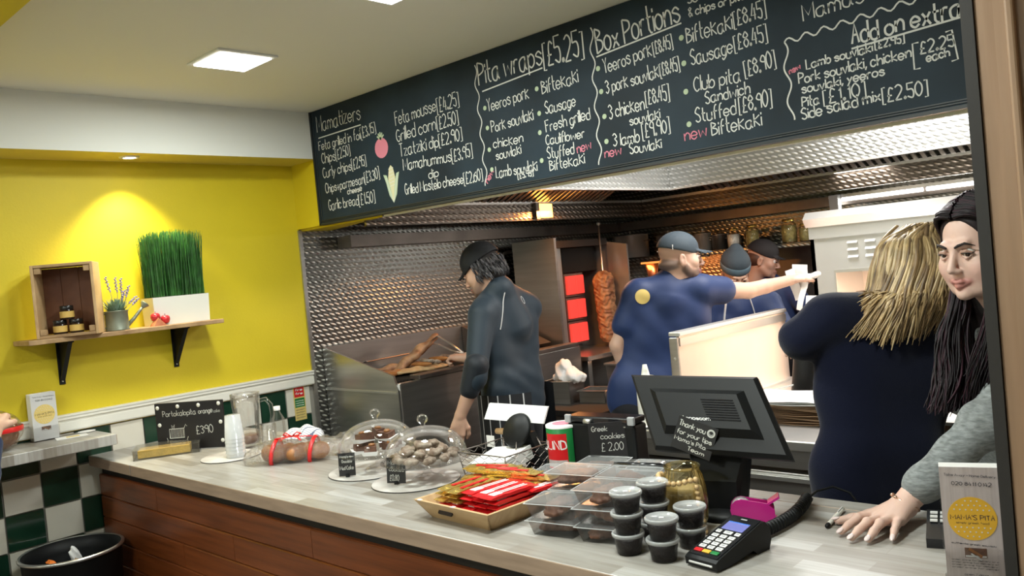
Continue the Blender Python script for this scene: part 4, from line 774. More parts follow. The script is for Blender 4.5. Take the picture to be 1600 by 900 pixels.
s = MB(); BV = o.data
nt, b = X_ = CL.node_tree, CL.node_tree.nodes['Principled BSDF']
tc = N(nt, 'TexCoord'); sp = N(nt, 'SeparateXYZ'); link(nt, tc.outputs['Object'], sp.inputs[0]); ck = None
a1 = mth(nt, 'GREATER_THAN', mth(nt, 'FRACT', mth(nt, 'MULTIPLY', mth(nt, 'ADD', sp.outputs[0], mth(nt, 'MULTIPLY', sp.outputs[2], .5)), 70)), .8); a2 = mth(nt, 'GREATER_THAN', mth(nt, 'FRACT', mth(nt, 'MULTIPLY', mth(nt, 'ADD', sp.outputs[1], sp.outputs[2]), 70)), .8)
mx = N(nt, 'MixRGB'); link(nt, mth(nt, 'MAXIMUM', a1, a2), mx.inputs[0]); mx.inputs[1].default_value = (.76, .76, .75, 1); mx.inputs[2].default_value = (.10, .12, .2, 1); link(nt, mx.outputs[0], b.inputs['Base Color'])
# wrapped loaf with ribbon
t = thing('wrapped_loaf', 'golden-brown loaf in cellophane tied with a red ribbon and bow', 'bread', (1.135, .345, CT), math.radians(42))
LS = SDF()
for k in range(6): LS.ell((-.10+k*.040, .010*(-1)**k, .034), (.030, (.042, .056, .062, .062, .056, .042)[k], .033), .005, (1, 1, 1), np.array(Euler((0, 0, .5*(-1)**k)).to_matrix()))
LS.mesh('loaf', 'bread', .004, t, flat_bottom=.003)
SDF().cap((-.10, 0, .036), (.11, 0, .036), .064, .064, .02, (1, 1, 1), (0, 0, 1), .74).cap((.12, 0, .03), (.185, .02, .045), .022, .045, .03, (1, 1, 1)).cap((-.12, 0, .03), (-.165, -.01, .02), .03, .03, .03, (1, 1, 1)).mesh('cellophane', 'wrap', .0042, t, flat_bottom=.001, disp=lambda p: (.005*np.abs(np.sin(p[:, 0]*75+p[:, 2]*60))*np.sin(p[:, 1]*85+p[:, 0]*40)+.003*np.abs(np.sin(p[:, 1]*120-p[:, 2]*90))).astype(np.float32))
s = MB()
for x in (-.07, .075): s.tube([(x+.01*math.sin(a), .066*math.cos(a), .036+.052*math.sin(a)) for a in [i*PI/14 - .75 for i in range(23)]], .0075, 6, flat=.25)
s.tube([(-.068, -.01, .091), (0, -.015, .096), (.075, -.008, .090)], .006, 6, flat=.3)
for q in (-1, 1): s.tube([(0, -.015, .096), (q*.022, -.02, .112), (q*.034, -.012, .104), (q*.02, -.01, .097), (0, -.015, .096)], .005, 6, flat=.4); s.tube([(0, -.015, .097), (q*.028, -.035, .094), (q*.04, -.045, .084)], .005, 6, flat=.3)
s.build('ribbon', 'redr', t, True)
# cake stands
def stand(x, y, lab, lab2, labb, bo):
    cboard('cake_board', labb, (x+bo[0], y+bo[1], CT), .142)
    z0 = CT+.0047; t = thing('cake_stand', lab, 'cake stand', (x, y, z0), 0, None)
    MB().lathe([(.052, 0), (.054, .002), (.044, .010), (.016, .020), (.011, .034), (.017, .046), (.055, .056), (.130, .060), (.146, .067), (.143, .069), (.128, .0635), (0, .0625)], 48).build('pedestal_plate', 'glass', t, True)
    z1 = z0+.0645; d = thing('glass_dome', lab2, 'dome', (x, y, z1)); pr = [(.136, 0)] + [(.134*math.cos(a)**.8 if a < 1.5 else .004, .006+.098*math.sin(a)) for a in [i*PI/2/14 for i in range(14)]] + [(.010, .1045)]
    MB().lathe(pr, 48).build('dome_shell', 'glass', d, True); MB().lathe([(.136, .0), (.1385, .002), (.1365, .005)], 48).build('dome_rim', 'glass', d, True)
    MB().lathe([(.010, .103), (.007, .111), (.011, .116), (.0175, .123), (.0185, .131), (.014, .140), (.006, .144), (0, .1445)], 20).build('dome_knob', 'glass', d, True); return z0+.0655
zz = stand(1.605, .385, 'clear footed cake stand holding wedges of chocolate cake', 'glass dome covering the chocolate cake wedges', 'round marbled board under the stand with chocolate cake', (-.03, -.02))
stand(1.885, .36, 'clear footed cake stand holding sugared cookies', 'glass dome covering the sugared cookies', 'round marbled board under the stand with sugared cookies', (-.035, -.02))
wp = MB(); wp.prism([(0, 0), (.062, -.022), (.066, 0), (.062, .022)], 0, .026); cw_ = wp.mesh('cake_flesh', 'brownie'); wr = MB(); wr.hull([(.0, 0, 0), (.068, -.024, 0), (.068, .024, 0), (.0, 0, .002), (.074, -.03, .014), (.074, .03, .014)]); wp_ = wr.mesh('paper_case', 'paper')
rnd = random.Random(11); k = 0
def cakewedge(x, y, z, rz, rot, lab):
    t = thing('cake_wedge', lab, 'cake', (x, y, z), 0, 'chocolate cake wedges', (rot, 0, rz)); o = bpy.data.objects.new('cake_flesh', cw_); COL.objects.link(o); o.parent = t; o.location = (0, 0, .004); o = MB().lathe([(0, 0), (.012, .002), (.010, .008), (0, .010)], 8).build('nut_topping', 'bread', t, True, loc=(.045, 0, .029)); o = bpy.data.objects.new('paper_case', wp_); COL.objects.link(o); o.parent = t
for i in range(6): a = -PI/2+.6+i*PI/3; cakewedge(1.605+.018*math.cos(a), .385+.018*math.sin(a), zz-.001, a, 0, 'chocolate cake wedge, lower layer, pointing its wide end to '+('the counter front', 'the second dome', 'the back right of the counter', 'the kitchen', 'the loaf', 'the price card')[i])
for i in range(3): a = .3+i*2.1; cakewedge(1.60+.005*math.cos(a), .385+.005*math.sin(a), zz+.035, a, .12, 'chocolate cake wedge, upper layer, wide end towards '+('the second dome', 'the wrapped loaf', 'the counter front')[i])
def blob(seed, sz):
    o = SDF().ell((-.008, 0, 0), (sz*.8, sz*.62, sz*.42), .01, (1, 1, 1)).ell((sz*.6, sz*.15, 0), (sz*.55, sz*.5, sz*.36), .01, (1, 1, 1)).ell((-sz*.5, sz*.3, .002), (sz*.45, sz*.4, sz*.35), .01, (1, 1, 1)).mesh('sugared_cookie', 'cookie', .0036, disp=lambda p: (.0018*np.sin(p[:, 0]*260+seed)*np.sin(p[:, 1]*240)).astype(np.float32)); me = o.data; bpy.data.objects.remove(o); return me
bm3 = [blob(k, .025) for k in range(3)]
n = 0
for lay, (cnt, R) in enumerate(((10, .080), (5, .032), (7, .055), (3, .02))):
    for i in range(cnt):
        a = i*2*PI/cnt+lay*.4; o = bpy.data.objects.new('sugared_cookie', bm3[n % 3]); COL.objects.link(o); o.location = (1.885+R*1.1*math.cos(a), .36+R*1.1*math.sin(a), zz+.0105+(0, 0, .019, .037)[lay]); o.rotation_euler = (rnd.uniform(-.15, .15), rnd.uniform(-.15, .15), rnd.uniform(0, 6)); tag(o, 'lumpy sugar-dusted cookie piled under the second dome', 'cookie', 'sugared cookies under the dome'); n += 1
def card(label, loc, rz, w, h, lines, tilt=-.12):
    t = thing('price_card', label, 'sign', loc, 0, None, (tilt, 0, rz)); bx('card', 'slate', t, -w/2, w/2, 0, .002, 0, h, r=.0005); s = MB()
    for (tx, x0, z0, x1, z1, hh) in lines: write(s, tx, x0*w, z0*h, x1*w, z1*h, hh*h, .0016, 0, (0, -.0006, 0), jit=.1)
    s.build('chalk_writing', 'white_chalk', t); s = MB(); s.rbox(-.006, .006, -.004, .012, -.004, .008, .001); s.build('clip_foot', 'black', t); return t
card('small black price card for chocolate mud cake on the first marbled board', (1.588, .262, CT+.0085), math.radians(42), .056, .076, [("Mama's new", -.40, .80, .42, .80, .10), ('Chocolate', -.3, .58, .32, .58, .13), ('Mud Cake', -.42, .28, .40, .28, .17)])
card('small black price card for cookies on the second marbled board', (1.835, .272, CT+.0085), math.radians(24), .066, .080, [('Mamas', -.42, .74, .42, .70, .15), ('cookies', -.36, .48, .42, .44, .15), ('£0.80', -.34, .10, .15, .08, .24)])
# wire basket with napkins
t = thing('wire_basket', 'chicken-wire basket with a wooden grip holding white napkins', 'basket', (2.115, .485, CT), math.radians(0))
def q4(u, z, top=(.102, .102), bot=(.086, .086)):
    e = z/.098; a = bot[0]+(top[0]-bot[0])*e; b = bot[1]+(top[1]-bot[1])*e; u = u % 1*4; k = int(u); f = u-k
    c = [(-a, -b), (a, -b), (a, b), (-a, b), (-a, -b)]; return Vector((c[k][0]+(c[k+1][0]-c[k][0])*f, c[k][1]+(c[k+1][1]-c[k][1])*f, z))
s = MB(); s.tube([q4(k/40, .098) for k in range(41)], .0022, 6, cap=False); s.tube([q4(k/40, .003) for k in range(41)], .002, 6, cap=False)
for k in range(4): s.tube([q4(k/4, .003), q4(k/4, .098)], .002, 6)
s.build('wire_frame', 'steeld', t, True); s = MB(); nh = 36; rows = 5
for r_ in range(rows):
    z0, z1 = .003+.095*r_/rows, .003+.095*(r_+1)/rows
    for k in range(nh):
        if (k+r_) % 2: a, b = q4((k+.0)/nh, z0+.004), q4((k+1.)/nh, z1-.002)
        else: a, b = q4((k+1.)/nh, z0+.004), q4(k/nh, z1-.002)
        s.tube([a, b], .0010, 3, cap=False)
s.build('wire_mesh', 'steeld', t, kind='stuff')
s = MB(); s.tube([(-.06, .10, .098), (-.058, .105, .118)], .0022, 6); s.tube([(-.05, .102, .118), (.04, .108, .112), (.102, .06, .098)], .0022, 6); s.tube([(-.05, .102, .118), (.0, .06, .108), (.07, -.02, .100)], .0018, 5); s.build('wire_handle', 'steeld', t, True)
s = MB(); s.T = Matrix.Translation((-.135, .105, .118)) @ Matrix.Rotation(PI/2, 4, 'Y') @ Matrix.Rotation(-.12, 4, 'X'); s.lathe([(0, 0), (.009, .002), (.0105, .02), (.0105, .075), (.0085, .084), (0, .086)], 16); s.build('wooden_grip', 'woodl', t, True)
t = thing('napkin_stack', 'stack of white paper napkins lying in the wire basket', 'napkins', (2.105, .49, CT+.002), .12); s = MB()
for k in range(14): a = .02*math.sin(k*2.1); s.T = Matrix.Rotation(a, 4, 'Z') @ Matrix.Rotation(.14, 4, 'X') @ Matrix.Rotation(-.1, 4, 'Y'); s.box(-.072, .072, -.072, .072, .034+k*.003, .036+k*.003)
s.build('napkins', 'paper', t, kind='stuff')
# wooden tray with wafers
TR = math.radians(-3); TL = Vector((2.325, .222, CT)); Rz = Matrix.Rotation(TR, 4, 'Z')
t = thing('wooden_tray', 'flared pale wooden tray full of red and gold wrapped wafers', 'tray', TL, TR)
def trayside(p):
    s = MB(); s.hull(p); return s.build('side_board', 'woodl', t)
W_, D_2, w2, d2, hh = .150, .16, .118, .127, .052
def Pq(x, y, z, i): return (x, y, z)
for q in (-1, 1):
    trayside([(-W_, q*D_2, hh), (W_, q*D_2, hh), (-w2, q*d2, 0), (w2, q*d2, 0), (-W_+.008, q*(D_2-.009), hh), (W_-.008, q*(D_2-.009), hh), (-w2, q*(d2-.009), 0), (w2, q*(d2-.009), 0)])
    trayside([(q*W_, -D_2, hh), (q*W_, D_2, hh), (q*w2, -d2, 0), (q*w2, d2, 0), (q*(W_-.009), -D_2+.008, hh), (q*(W_-.009), D_2-.008, hh), (q*(w2-.009), -d2, 0), (q*(w2-.009), d2, 0)])
bx('base_board', 'woodl', t, -w2, w2, -d2, d2, 0, .006); s = MB(); s.T = Matrix.Translation((-.03, -.148, .030)) @ Matrix.Rotation(-.60, 4, 'X'); s.rbox(-.028, .028, -.0016, .002, -.007, .007, .004); s.build('grip_hole', 'soil', t)
s = MB(); s.rbox(-.135, -.122, -.1605, -.150, .0515, .0535, .0006); s.rbox(.005, .018, -.1605, -.150, .0515, .0535, .0006); s.build('sticker', 'paper', t)
def wafer(cols):
    s = MB(); n = 10; L = .17; w = .021; h = .008
    pts = []
    for i in range(n+1):
        u = i/n; x = -L/2+L*u; e = min(u, 1-u)*n; hz = h if e >= 1 else .0015; ww = w if e >= 1 else w*1.08; pts += [(x, -ww, h*.5-hz*.5+.004), (x, ww, h*.5-hz*.5+.004), (x, ww, h*.5+hz*.5+.004+.0012*math.sin(i*4)), (x, 0, h*.5+hz*.6+.004+.002*math.sin(i*3)), (x, -ww, h*.5+hz*.5+.004+.001*math.cos(i*4))]
    f = []
    for i in range(n):
        for k in range(5): a = i*5+k; b = i*5+(k+1) % 5; f.append((a, b, b+5, a+5))
    s.add(pts, f+[(4, 3, 2, 1, 0), tuple(range(n*5, n*5+5))]); return s.mesh('wrapper', cols, False)
wm = [wafer('red'), wafer('gold')]
st1 = MB(); st1.box(-.055, .055, -.008, -.004, .0135, .0148); st1.box(-.055, .055, .003, .007, .0135, .0148); st1.box(-.065, -.035, -.012, .012, .0128, .014, 0); st1m = st1.mesh('white_stripes', 'paper'); st2 = MB(); st2.box(-.05, .05, -.008, .004, .0135, .0147); st2m = st2.mesh('red_print', 'red')
n = 0
def put_wafer(x, y, z, rz, kind, rx=0, ry=0, lb=''):
    q = Rz @ Vector((x, y, 0)); t = thing('wafer_bar', ('red striped wafer bar, ' if kind == 0 else 'gold foil wafer bar, ')+lb, 'snack', TL+q+Vector((0, 0, z)), 0, 'red wrapped wafers in the tray' if kind == 0 else 'gold wrapped wafers in the tray', (rx, ry, TR+rz))
    o = bpy.data.objects.new('wrapper', wm[kind]); COL.objects.link(o); o.parent = t; o = bpy.data.objects.new('printed_stripe', st1m if kind == 0 else st2m); COL.objects.link(o); o.parent = t
rnd = random.Random(5)
for lay in range(5):
    for c in range(3):
        put_wafer(.01+c*.044+rnd.uniform(-.004, .004), -.022+rnd.uniform(-.006, .006), .010+lay*.0135, PI/2+rnd.uniform(-.06, .06), 0, lb=('lowest', 'second', 'third', 'fourth', 'top')[lay]+' layer, '+('middle of the tray', 'between middle and clear boxes', 'side next to the clear boxes')[c])
    for c in range(2):
        put_wafer(-.045-c*.043+rnd.uniform(-.004, .004), -.03+rnd.uniform(-.006, .006), .010+lay*.0135, PI/2+rnd.uniform(-.1, .1), 1 if lay > 1 else 0, lb=('lowest', 'second', 'third', 'fourth', 'top')[lay]+' layer, '+('left of the red bars', 'edge nearest the dome')[c].replace('left of', 'next to'))
for c in range(4):
    for lay in range(3): put_wafer(-.10+c*.048, .085+rnd.uniform(-.01, .01), .055+lay*.012-.01*(c == 3), rnd.uniform(.1, .5)+(0 if lay else .3), 1, lb=('lowest', 'second', 'third', 'fourth', 'top')[lay]+' of the crosswise heap at the back, '+('basket end', 'second place', 'third place', 'box end')[c])
for c in range(2): put_wafer(.085+c*.04, .10, .05+c*.006, PI/2-.15, 0, lb='back corner beside the boxes, '+('inner one', 'outer one')[c])
# charity tin
t = thing('collection_tin', 'red and green cylindrical charity collection tin', 'tin', (2.26, .60, CT)); MB().lathe([(0, 0), (.048, 0), (.050, .003), (.050, .150), (.048, .153)], 40).build('tin_body', 'green', t, True); MB().lathe([(.0505, .150), (.0505, .157), (.046, .159), (0, .159)], 40).build('tin_lid', 'paper', t, True)
A0 = math.atan2(-1.9, 1.7)-.35
def arc(mb, r, a0, a1, z0, z1, n=16, m=None): mb.add([(r*math.cos(a0+(a1-a0)*i/n), r*math.sin(a0+(a1-a0)*i/n), z) for i in range(n+1) for z in (z0, z1)], [(2*i, 2*i+2, 2*i+3, 2*i+1) for i in range(n)], m)
s = MB(); arc(s, .0506, A0-.95, A0+.55, .028, .135); arc(s, .0506, A0+1.25, A0+2.6, .028, .135); s.build('red_label', 'red', t, True); s = MB(); arc(s, .0509, A0-.9, A0+.5, .034, .055); s.build('small_print_panel', 'salmon', t, True)
s = MB(); w_ = 'BLIND'; tmp = MB(); write(tmp, w_, -.062, .088, .026, .088, .026, .0042, 0, jit=0); s.v = [(.0512*math.cos(A0+x/.0512), .0512*math.sin(A0+x/.0512), z) for x, y, z in tmp.v]; s.f = tmp.f; s.m = tmp.m; s.build('printed_word', 'paper', t); arc2 = MB(); arc(arc2, .0508, A0+.98, A0+1.06, .005, .15); arc2.build('strap', 'black', t); MB().lathe([(0, .1595), (.03, .1598), (.03, .1592)], 20).build('lid_sticker', 'pink_chalk', t)
card('black price board for Greek cookies at 2.00 behind the clear cookie boxes', (2.462, .575, CT), math.radians(38), .122, .178, [('Greek', -.42, .86, -.05, .86, .085), ('cookies', -.22, .73, .34, .73, .09), ('£ 2.00', -.22, .53, .30, .54, .13)], -.03)
# clear cookie boxes
def cookiebox():
    t = thing('cookie_box', '', 'box', (0, 0, 0), 0, 'clear cookie boxes in stacks'); s = MB(); a, b, a2, b2, h = .064, .050, .054, .041, .037
    o4 = [(-a, -b), (a, -b), (a, b), (-a, b)]; i4 = [(-a2, -b2), (a2, -b2), (a2, b2), (-a2, b2)]
    s.add([(x, y, 0) for x, y in i4]+[(x, y, h) for x, y in o4], [(3, 2, 1, 0)]+[(i, (i+1) % 4, 4+(i+1) % 4, 4+i) for i in range(4)]); s.box(-a-.005, a+.005, -b-.005, -b, h-.001, h); s.box(-a-.005, a+.005, b, b+.005, h-.001, h); s.build('box_base', 'plas', t)
    s = MB(); s.box(-a-.005, a+.005, -b-.005, b+.005, h, h+.001); s.hull([(x*q, y*q, z) for z, q in ((h+.001, .95), (h+.006, .90)) for x, y in o4]); s.build('box_lid', 'lidp', t)
    s = MB()
    for q in (-1, 1): s.tube([(-a-.005, q*(b+.005), h), (a+.005, q*(b+.005), h)], .0012, 4); s.tube([(q*(a+.005), -b-.005, h), (q*(a+.005), b+.005, h)], .0012, 4)
    s.build('lid_edge', 'frost', t); return t
cb0 = cookiebox(); cks = [SDF().cap((-.028, 0, .012), (.028, 0, .012), .026, .026, .008, (1, 1, 1), (0, 0, 1), .45).cap((-.022, .002, .025), (.026, -.002, .026), .024, .024, .005, (1, 1, 1), (0, 0, 1), .4).mesh('chocolate_cookie', m_, .0042, disp=lambda p: (.0022*np.sin(p[:, 0]*210)*np.sin(p[:, 1]*230+1)).astype(np.float32)).data for m_ in ('brownie', 'bread')]
for o in [o for o in COL.objects if o.name.startswith('chocolate_cookie')]: bpy.data.objects.remove(o)
BXA = math.radians(12)
def bpos(u, v): return (2.60+.139*u-.02*v, .165+.020*u+.118*v)
first = True; rnd = random.Random(2)
names_r = ['front row', 'second row', 'third row', 'back row']; names_c = ['at the tray end', 'in the middle', 'at the dip pot end']
cell = [(0, 0, 2), (1, 0, 3), (0, 1, 3), (1, 1, 3), (0, 2, 2), (1, 2, 2), (-1, 2.1, 2), (-.45, 3.0, 2), (.72, 3.0, 2)]
names = {(0, 0): 'nearest the wooden tray in the front row', (1, 0): 'nearest the dip pots in the front row', (0, 1): 'on the tray side of the second row', (1, 1): 'on the dip pot side of the second row', (-.55, 1): 'touching the wooden tray in the second row', (0, 2): 'on the tray side of the third row', (1, 2): 'on the vase side of the third row', (-1, 2.1): 'beside the tin in the third row', (-.45, 3.0): 'below the Greek cookies board in the back row', (.72, 3.0): 'nearest the till in the back row'}
for (u, v, hgt) in cell:
    for k in range(hgt):
        x, y = bpos(u, v); x += rnd.uniform(-.004, .004); y += rnd.uniform(-.004, .004); r_ = BXA+rnd.uniform(-.06, .06); z = CT+k*.0435
        lab = 'clear cookie box, ' + ['lowest', 'second', 'third', 'topmost'][k if k < hgt-1 else 3] + ' of the stack ' + names[(u, v)]
        if first: cb0.location = (x, y, z); cb0.rotation_euler = (0, 0, r_); cb0['label'] = lab; first = False
        else: dup(cb0, (x, y, z), r_, lab)
        o = bpy.data.objects.new('chocolate_cookie', cks[1 if v > 3 else 0]); COL.objects.link(o); o.location = (x, y, z+.003); o.rotation_euler = (0, 0, rnd.uniform(0, 6)); o.scale = (1.02, 1.02, .95); tag(o, 'cookie in the ' + lab[18:].replace('of the stack ', 'box '), 'cookie', 'cookies inside the clear boxes')
# dip pots
t = thing('dip_pot', '', 'pot', (0, 0, 0), 0, 'clear dip pots of olives'); MB().lathe([(0, .001), (.026, .001), (.0275, .003), (.033, .040), (.034, .042)], 28).build('pot_wall', 'potw', t, True)
MB().lathe([(.0342, .0395), (.0365, .0405), (.0368, .046), (.035, .048), (.031, .0475), (.030, .0455), (0, .0455)], 30).build('pot_lid', 'frost', t, True); bx('lid_mark', 'paper', t, -.005, .005, -.003, .003, .0457, .0463)
MB().lathe([(0, .003), (.0255, .003), (.031, .034), (.028, .037), (0, .036)], 24).build('olives', 'olive', t, True)
first = True
for nm, x, y, hgt in (('nearest the card terminal', 2.925, .125, 2), ('nearest the front clear boxes', 2.835, .125, 3), ('behind the three-high pot stack', 2.845, .215, 3), ('just in front of the vase', 2.935, .222, 2)):
    for k in range(hgt):
        lab = 'lidded olive pot, ' + (('lowest', 'topmost') if hgt == 2 else ('lowest', 'middle', 'topmost'))[k] + ' of the stack ' + nm
        if first: t.location = (x, y, CT+k*.0462); t['label'] = lab; first = False
        else: dup(t, (x+.002*k, y-.001*k, CT+k*.0462), .4*k, lab)
# vase with beads
t = thing('glass_vase', 'ribbed amber glass vase with a string of wooden beads round it', 'vase', (2.865, .315, CT))
s = MB(); n = 60; pr = [(.030, .0), (.040, .003), (.050, .03), (.053, .07), (.050, .105), (.044, .13), (.040, .142), (.043, .152), (.041, .154), (.036, .145)]
vs = []
for j, (r, z) in enumerate(pr):
    for i in range(n): a = 2*PI*i/n; rr = r*(1+(.035*math.cos(a*20) if 1 < j < 6 else 0)); vs.append((rr*math.cos(a), rr*math.sin(a), z))
s.add(vs, [(j*n+i, j*n+(i+1) % n, (j+1)*n+(i+1) % n, (j+1)*n+i) for j in range(len(pr)-1) for i in range(n)]+[tuple(range(n))[::-1]]); s.build('vase_body', 'glassy', t, True)
MB().lathe([(0, .006), (.034, .006), (.044, .03), (.046, .07), (.042, .10), (0, .10)], 24).build('sand_filling', M('pale_sand', (.40, .30, .16), .8), t, True)
t2 = thing('bead_string', 'string of round wooden beads looped over the amber vase', 'beads', (2.865, .315, CT)); bmb = MB(); bmb.sph((0, 0, 0), .0068, 10); bme = bmb.mesh('bead', 'bead', True)
pts = [(.0555*math.cos(a), .0555*math.sin(a), .126-.004*math.sin(a*3)) for a in [A0-.9-.95+i*.235 for i in range(12)]]; ea = A0-.9-.95+11*.235
pts += [(.0565*math.cos(ea+.03*k), .0565*math.sin(ea+.03*k), .126-.0132*(k+1)) for k in range(9)]
for p_ in pts: o = bpy.data.objects.new('bead', bme); COL.objects.link(o); o.parent = t2; o.location = p_

# ================================================================ till area
t = thing('till_monitor', 'large black touch-screen till seen from behind, tilted on its column', 'monitor', (2.90, .455, CT))
def mq(pts, nm, mat, r=.0): return MB().hull(pts).build(nm, mat, t)
# screen slab: top edge (2.62..2.98 at Y .50, z 1.277) down to lower edge
A = Vector((2.617, .50, 1.283)); Bp = Vector((2.980, .50, 1.281)); Cc = Vector((3.085, .475, 1.092)); Dd = A+(Cc-Bp)
A, Bp, Cc, Dd = [Vector(q)-Vector((2.90, .455, CT)) for q in ((2.630, .478, 1.283), (2.975, .512, 1.279), (3.095, .418, 1.108), (2.750, .384, 1.112))]
nn = (Bp-A).cross(Dd-A).normalized(); nn = nn if nn[1] < 0 else -nn
ex, ey = (Bp-A).normalized(), (Dd-A).normalized()
def inset(q, d): return [A+ex*q+ey*q+nn*d, Bp-ex*q+ey*q+nn*d, Cc-ex*q-ey*q+nn*d, Dd+ex*q-ey*q+nn*d]
mq(inset(.002, -.012)+inset(0, -.006)+inset(0, .006)+inset(.010, .016), 'screen_body', 'black'); mq(inset(.045, .015)+inset(.065, .034), 'rear_housing', 'black'); mq(inset(.015, -.013)+inset(.015, -.0125), 'screen_glass', 'blackg')
s = MB()
for k in range(9): a = inset(.07, .0345); b0 = a[0].lerp(a[3], .15+.08*k); b1 = a[1].lerp(a[2], .15+.08*k); s.tube([b0.lerp(b1, .55), b0.lerp(b1, .95)], .0016, 4)
s.build('vent_slats', 'grey' if 0 else 'blackg', t)
mq([Vector(p) for p in ((-.105, .0, .185), (.045, .03, .185), (-.095, .05, .185), (.04, .075, .185), (-.060, -.045, .02), (.035, -.02, .02), (-.055, .01, .02), (.035, .03, .02), (-.06, -.045, .09), (.035, -.02, .09))], 'column', 'black')
MB().lathe([(0, 0), (.072, 0), (.076, .006), (.070, .018), (.03, .024), (0, .024)], 36, sx=1.05).build('base', 'black', t, True, loc=(-.01, .0, 0))
s = MB(); c0 = inset(.065, .0348); o_ = c0[3].lerp(c0[2], .30)-ey*.012; o_ = c0[3].lerp(c0[2], .25)-ey*.02; write(s, 'toposcom', 0, 0, .07, 0, .010, .002, 0, tuple(o_+nn*.0004), tuple(ex), tuple(-ey), jit=0); s.build('maker_lettering', 'silver', t)
t = thing('tips_note', 'small tilted black card saying thank you for your tips, fixed to the till column', 'sign', (2.862, .385, 1.152), 0, None, (-.10, math.radians(20), math.radians(12)))
bx('card', 'slate', t, -.05, .05, 0, .002, -.04, .04); s = MB(); o = (0, -.0005, 0); write(s, 'Thank you', -.044, .018, .022, .018, .013, .002, 0, o); write(s, 'for your tips', -.044, -.002, .044, -.002, .011, .0018, 0, o); write(s, "Mama's Pita", -.046, -.019, .034, -.018, .010, .0016, 0, o); write(s, 'Team', -.008, -.034, .034, -.034, .010, .0016, 0, o)
for r in (.0085, .006): ribbon(s, [(.036+r*math.cos(a), .024+r*math.sin(a)) for a in [i*PI/8 for i in range(17)]], .003 if r > .007 else .001, o, (1, 0, 0), (0, 0, 1), 0)
ribbon(s, [(.036+.0035*math.cos(a), .0235+.0035*math.sin(a)) for a in [PI+i*PI/6 for i in range(7)]], .0012, o, (1, 0, 0), (0, 0, 1), 0); s.build('chalk_writing', 'white_chalk', t)
# card terminal
t = thing('card_terminal', 'black chip-and-pin card terminal with blue screen and coloured keys', 'card reader', (3.035, .205, CT), math.radians(-8.5), None)
def prof(y):  # top height along length
    return .024+(.062-.024)*max(0, min(1, (y+.088)/.15))
s = MB(); vs = []
for x in (-.040, .040):
    vs += [(x, -.092, .004), (x, -.094, .020), (x, -.086, prof(-.086)), (x, .062, prof(.062)), (x, .075, .062), (x, .090, .048), (x, .094, .02), (x, .085, .0), (x, .045, .0), (x, .03, .012), (x, -.05, .003)]
n_ = 11; s.add(vs, [tuple(range(n_))[::-1], tuple(range(n_, 2*n_))]+[(i, (i+1) % n_, n_+(i+1) % n_, n_+i) for i in range(n_)]); s.build('casing', 'black', t)
sl = math.atan2(.038, .15)
def onface(s, x0, x1, y0, y1, h, m=None):
    T0 = s.T; s.T = Matrix.Translation((0, -.088, .0245)) @ Matrix.Rotation(sl, 4, 'X'); s.rbox(x0, x1, y0+.088, y1+.088, 0, h, min(.0012, h*.4), m); s.T = T0
s = MB(); onface(s, -.036, .036, -.084, .074, .0012); s.build('face_plate', 'blackg', t)
s = MB(); onface(s, -.028, .026, .018, .050, .002); s.build('display', 'screen', t); s = MB(); onface(s, -.0275, .0255, .0455, .0495, .0023); s.build('display_header', 'bluep', t)
km = MB(); km.rbox(-.008, .008, -.0052, .0052, 0, .0026, .001); kmm = km.mesh('key', 'silver'); kd = MB(); kd.box(-.004, .004, -.002, .002, .0026, .0028); kdm = kd.mesh('key_digit', 'grey')
Mf = Matrix.Translation((0, -.088, .0256)) @ Matrix.Rotation(sl, 4, 'X')
def key(x, y, mat=None, sx=1):
    o = bpy.data.objects.new('key', kmm); COL.objects.link(o); o.parent = t; o.matrix_local = Mf @ Matrix.Translation((x, y+.088, 0)) @ Matrix.Diagonal((sx, 1, 1, 1))
    if mat: o.data = o.data.copy(); o.data.materials[0] = X[mat]; o['label'] = {'red': 'red key', 'gold': 'yellow key', 'green': 'green key', 'ochre': 'yellow key'}[mat]
    else: d = bpy.data.objects.new('key_digit', kdm); COL.objects.link(d); d.parent = o
for r_ in range(4):
    for c_ in range(3): key(-.022+c_*.021, -.054+r_*.0145)
for c_, m_ in enumerate(('red', 'ochre', 'green')): key(-.022+c_*.021, -.0695, m_, 1.2)
key(-.024, .006, None, .8); key(0, .006, None, 1.3); key(.024, .006, None, .8)
s = MB(); s.rbox(-.030, .030, -.0955, -.092, .010, .014, .001); s.build('front_strip', 'silver', t); s = MB(); onface(s, -.008, .008, .062, .066, .0016); s.build('maker_mark', 'grey', t)
# tape dispenser
t = thing('tape_dispenser', 'magenta desktop tape dispenser with a roll of clear tape', 'tape dispenser', (2.975, .44, CT), math.radians(28))
for q in (-1, 1): MB().hull([(x, q*.014+y, z) for y in (-.002, .002) for x, z in [(-.03+.026*math.cos(a), .030+.026*math.sin(a)) for a in [i*PI/6 for i in range(12)]]+[(.045, 0), (-.04, 0), (.045, .03), (.03, .045)]]).build('side_shell', 'magenta', t)
bx('base', 'magenta', t, -.042, .05, -.016, .016, 0, .010, r=.002); MB().hull([(.03, y, .04) for y in (-.016, .016)]+[(.058, y, .058) for y in (-.018, .018)]+[(.03, y, .046) for y in (-.016, .016)]+[(.056, y, .063) for y in (-.018, .018)]).build('cutter_arm', 'magenta', t)
s = MB(); s.T = Matrix.Translation((-.03, -.011, .034)) @ Matrix.Rotation(-PI/2, 4, 'X'); s.lathe([(.013, 0), (.023, 0), (.023, .022), (.013, .022), (.013, 0)], 28); s.build('tape_roll', 'frost', t, True); s = MB(); s.T = Matrix.Translation((.025, .016, .028)) @ Matrix.Rotation(-PI/2, 4, 'X'); s.lathe([(0, 0), (.02, 0), (.02, .01), (0, .01)], 20); s.build('end_disc', 'grey', t)
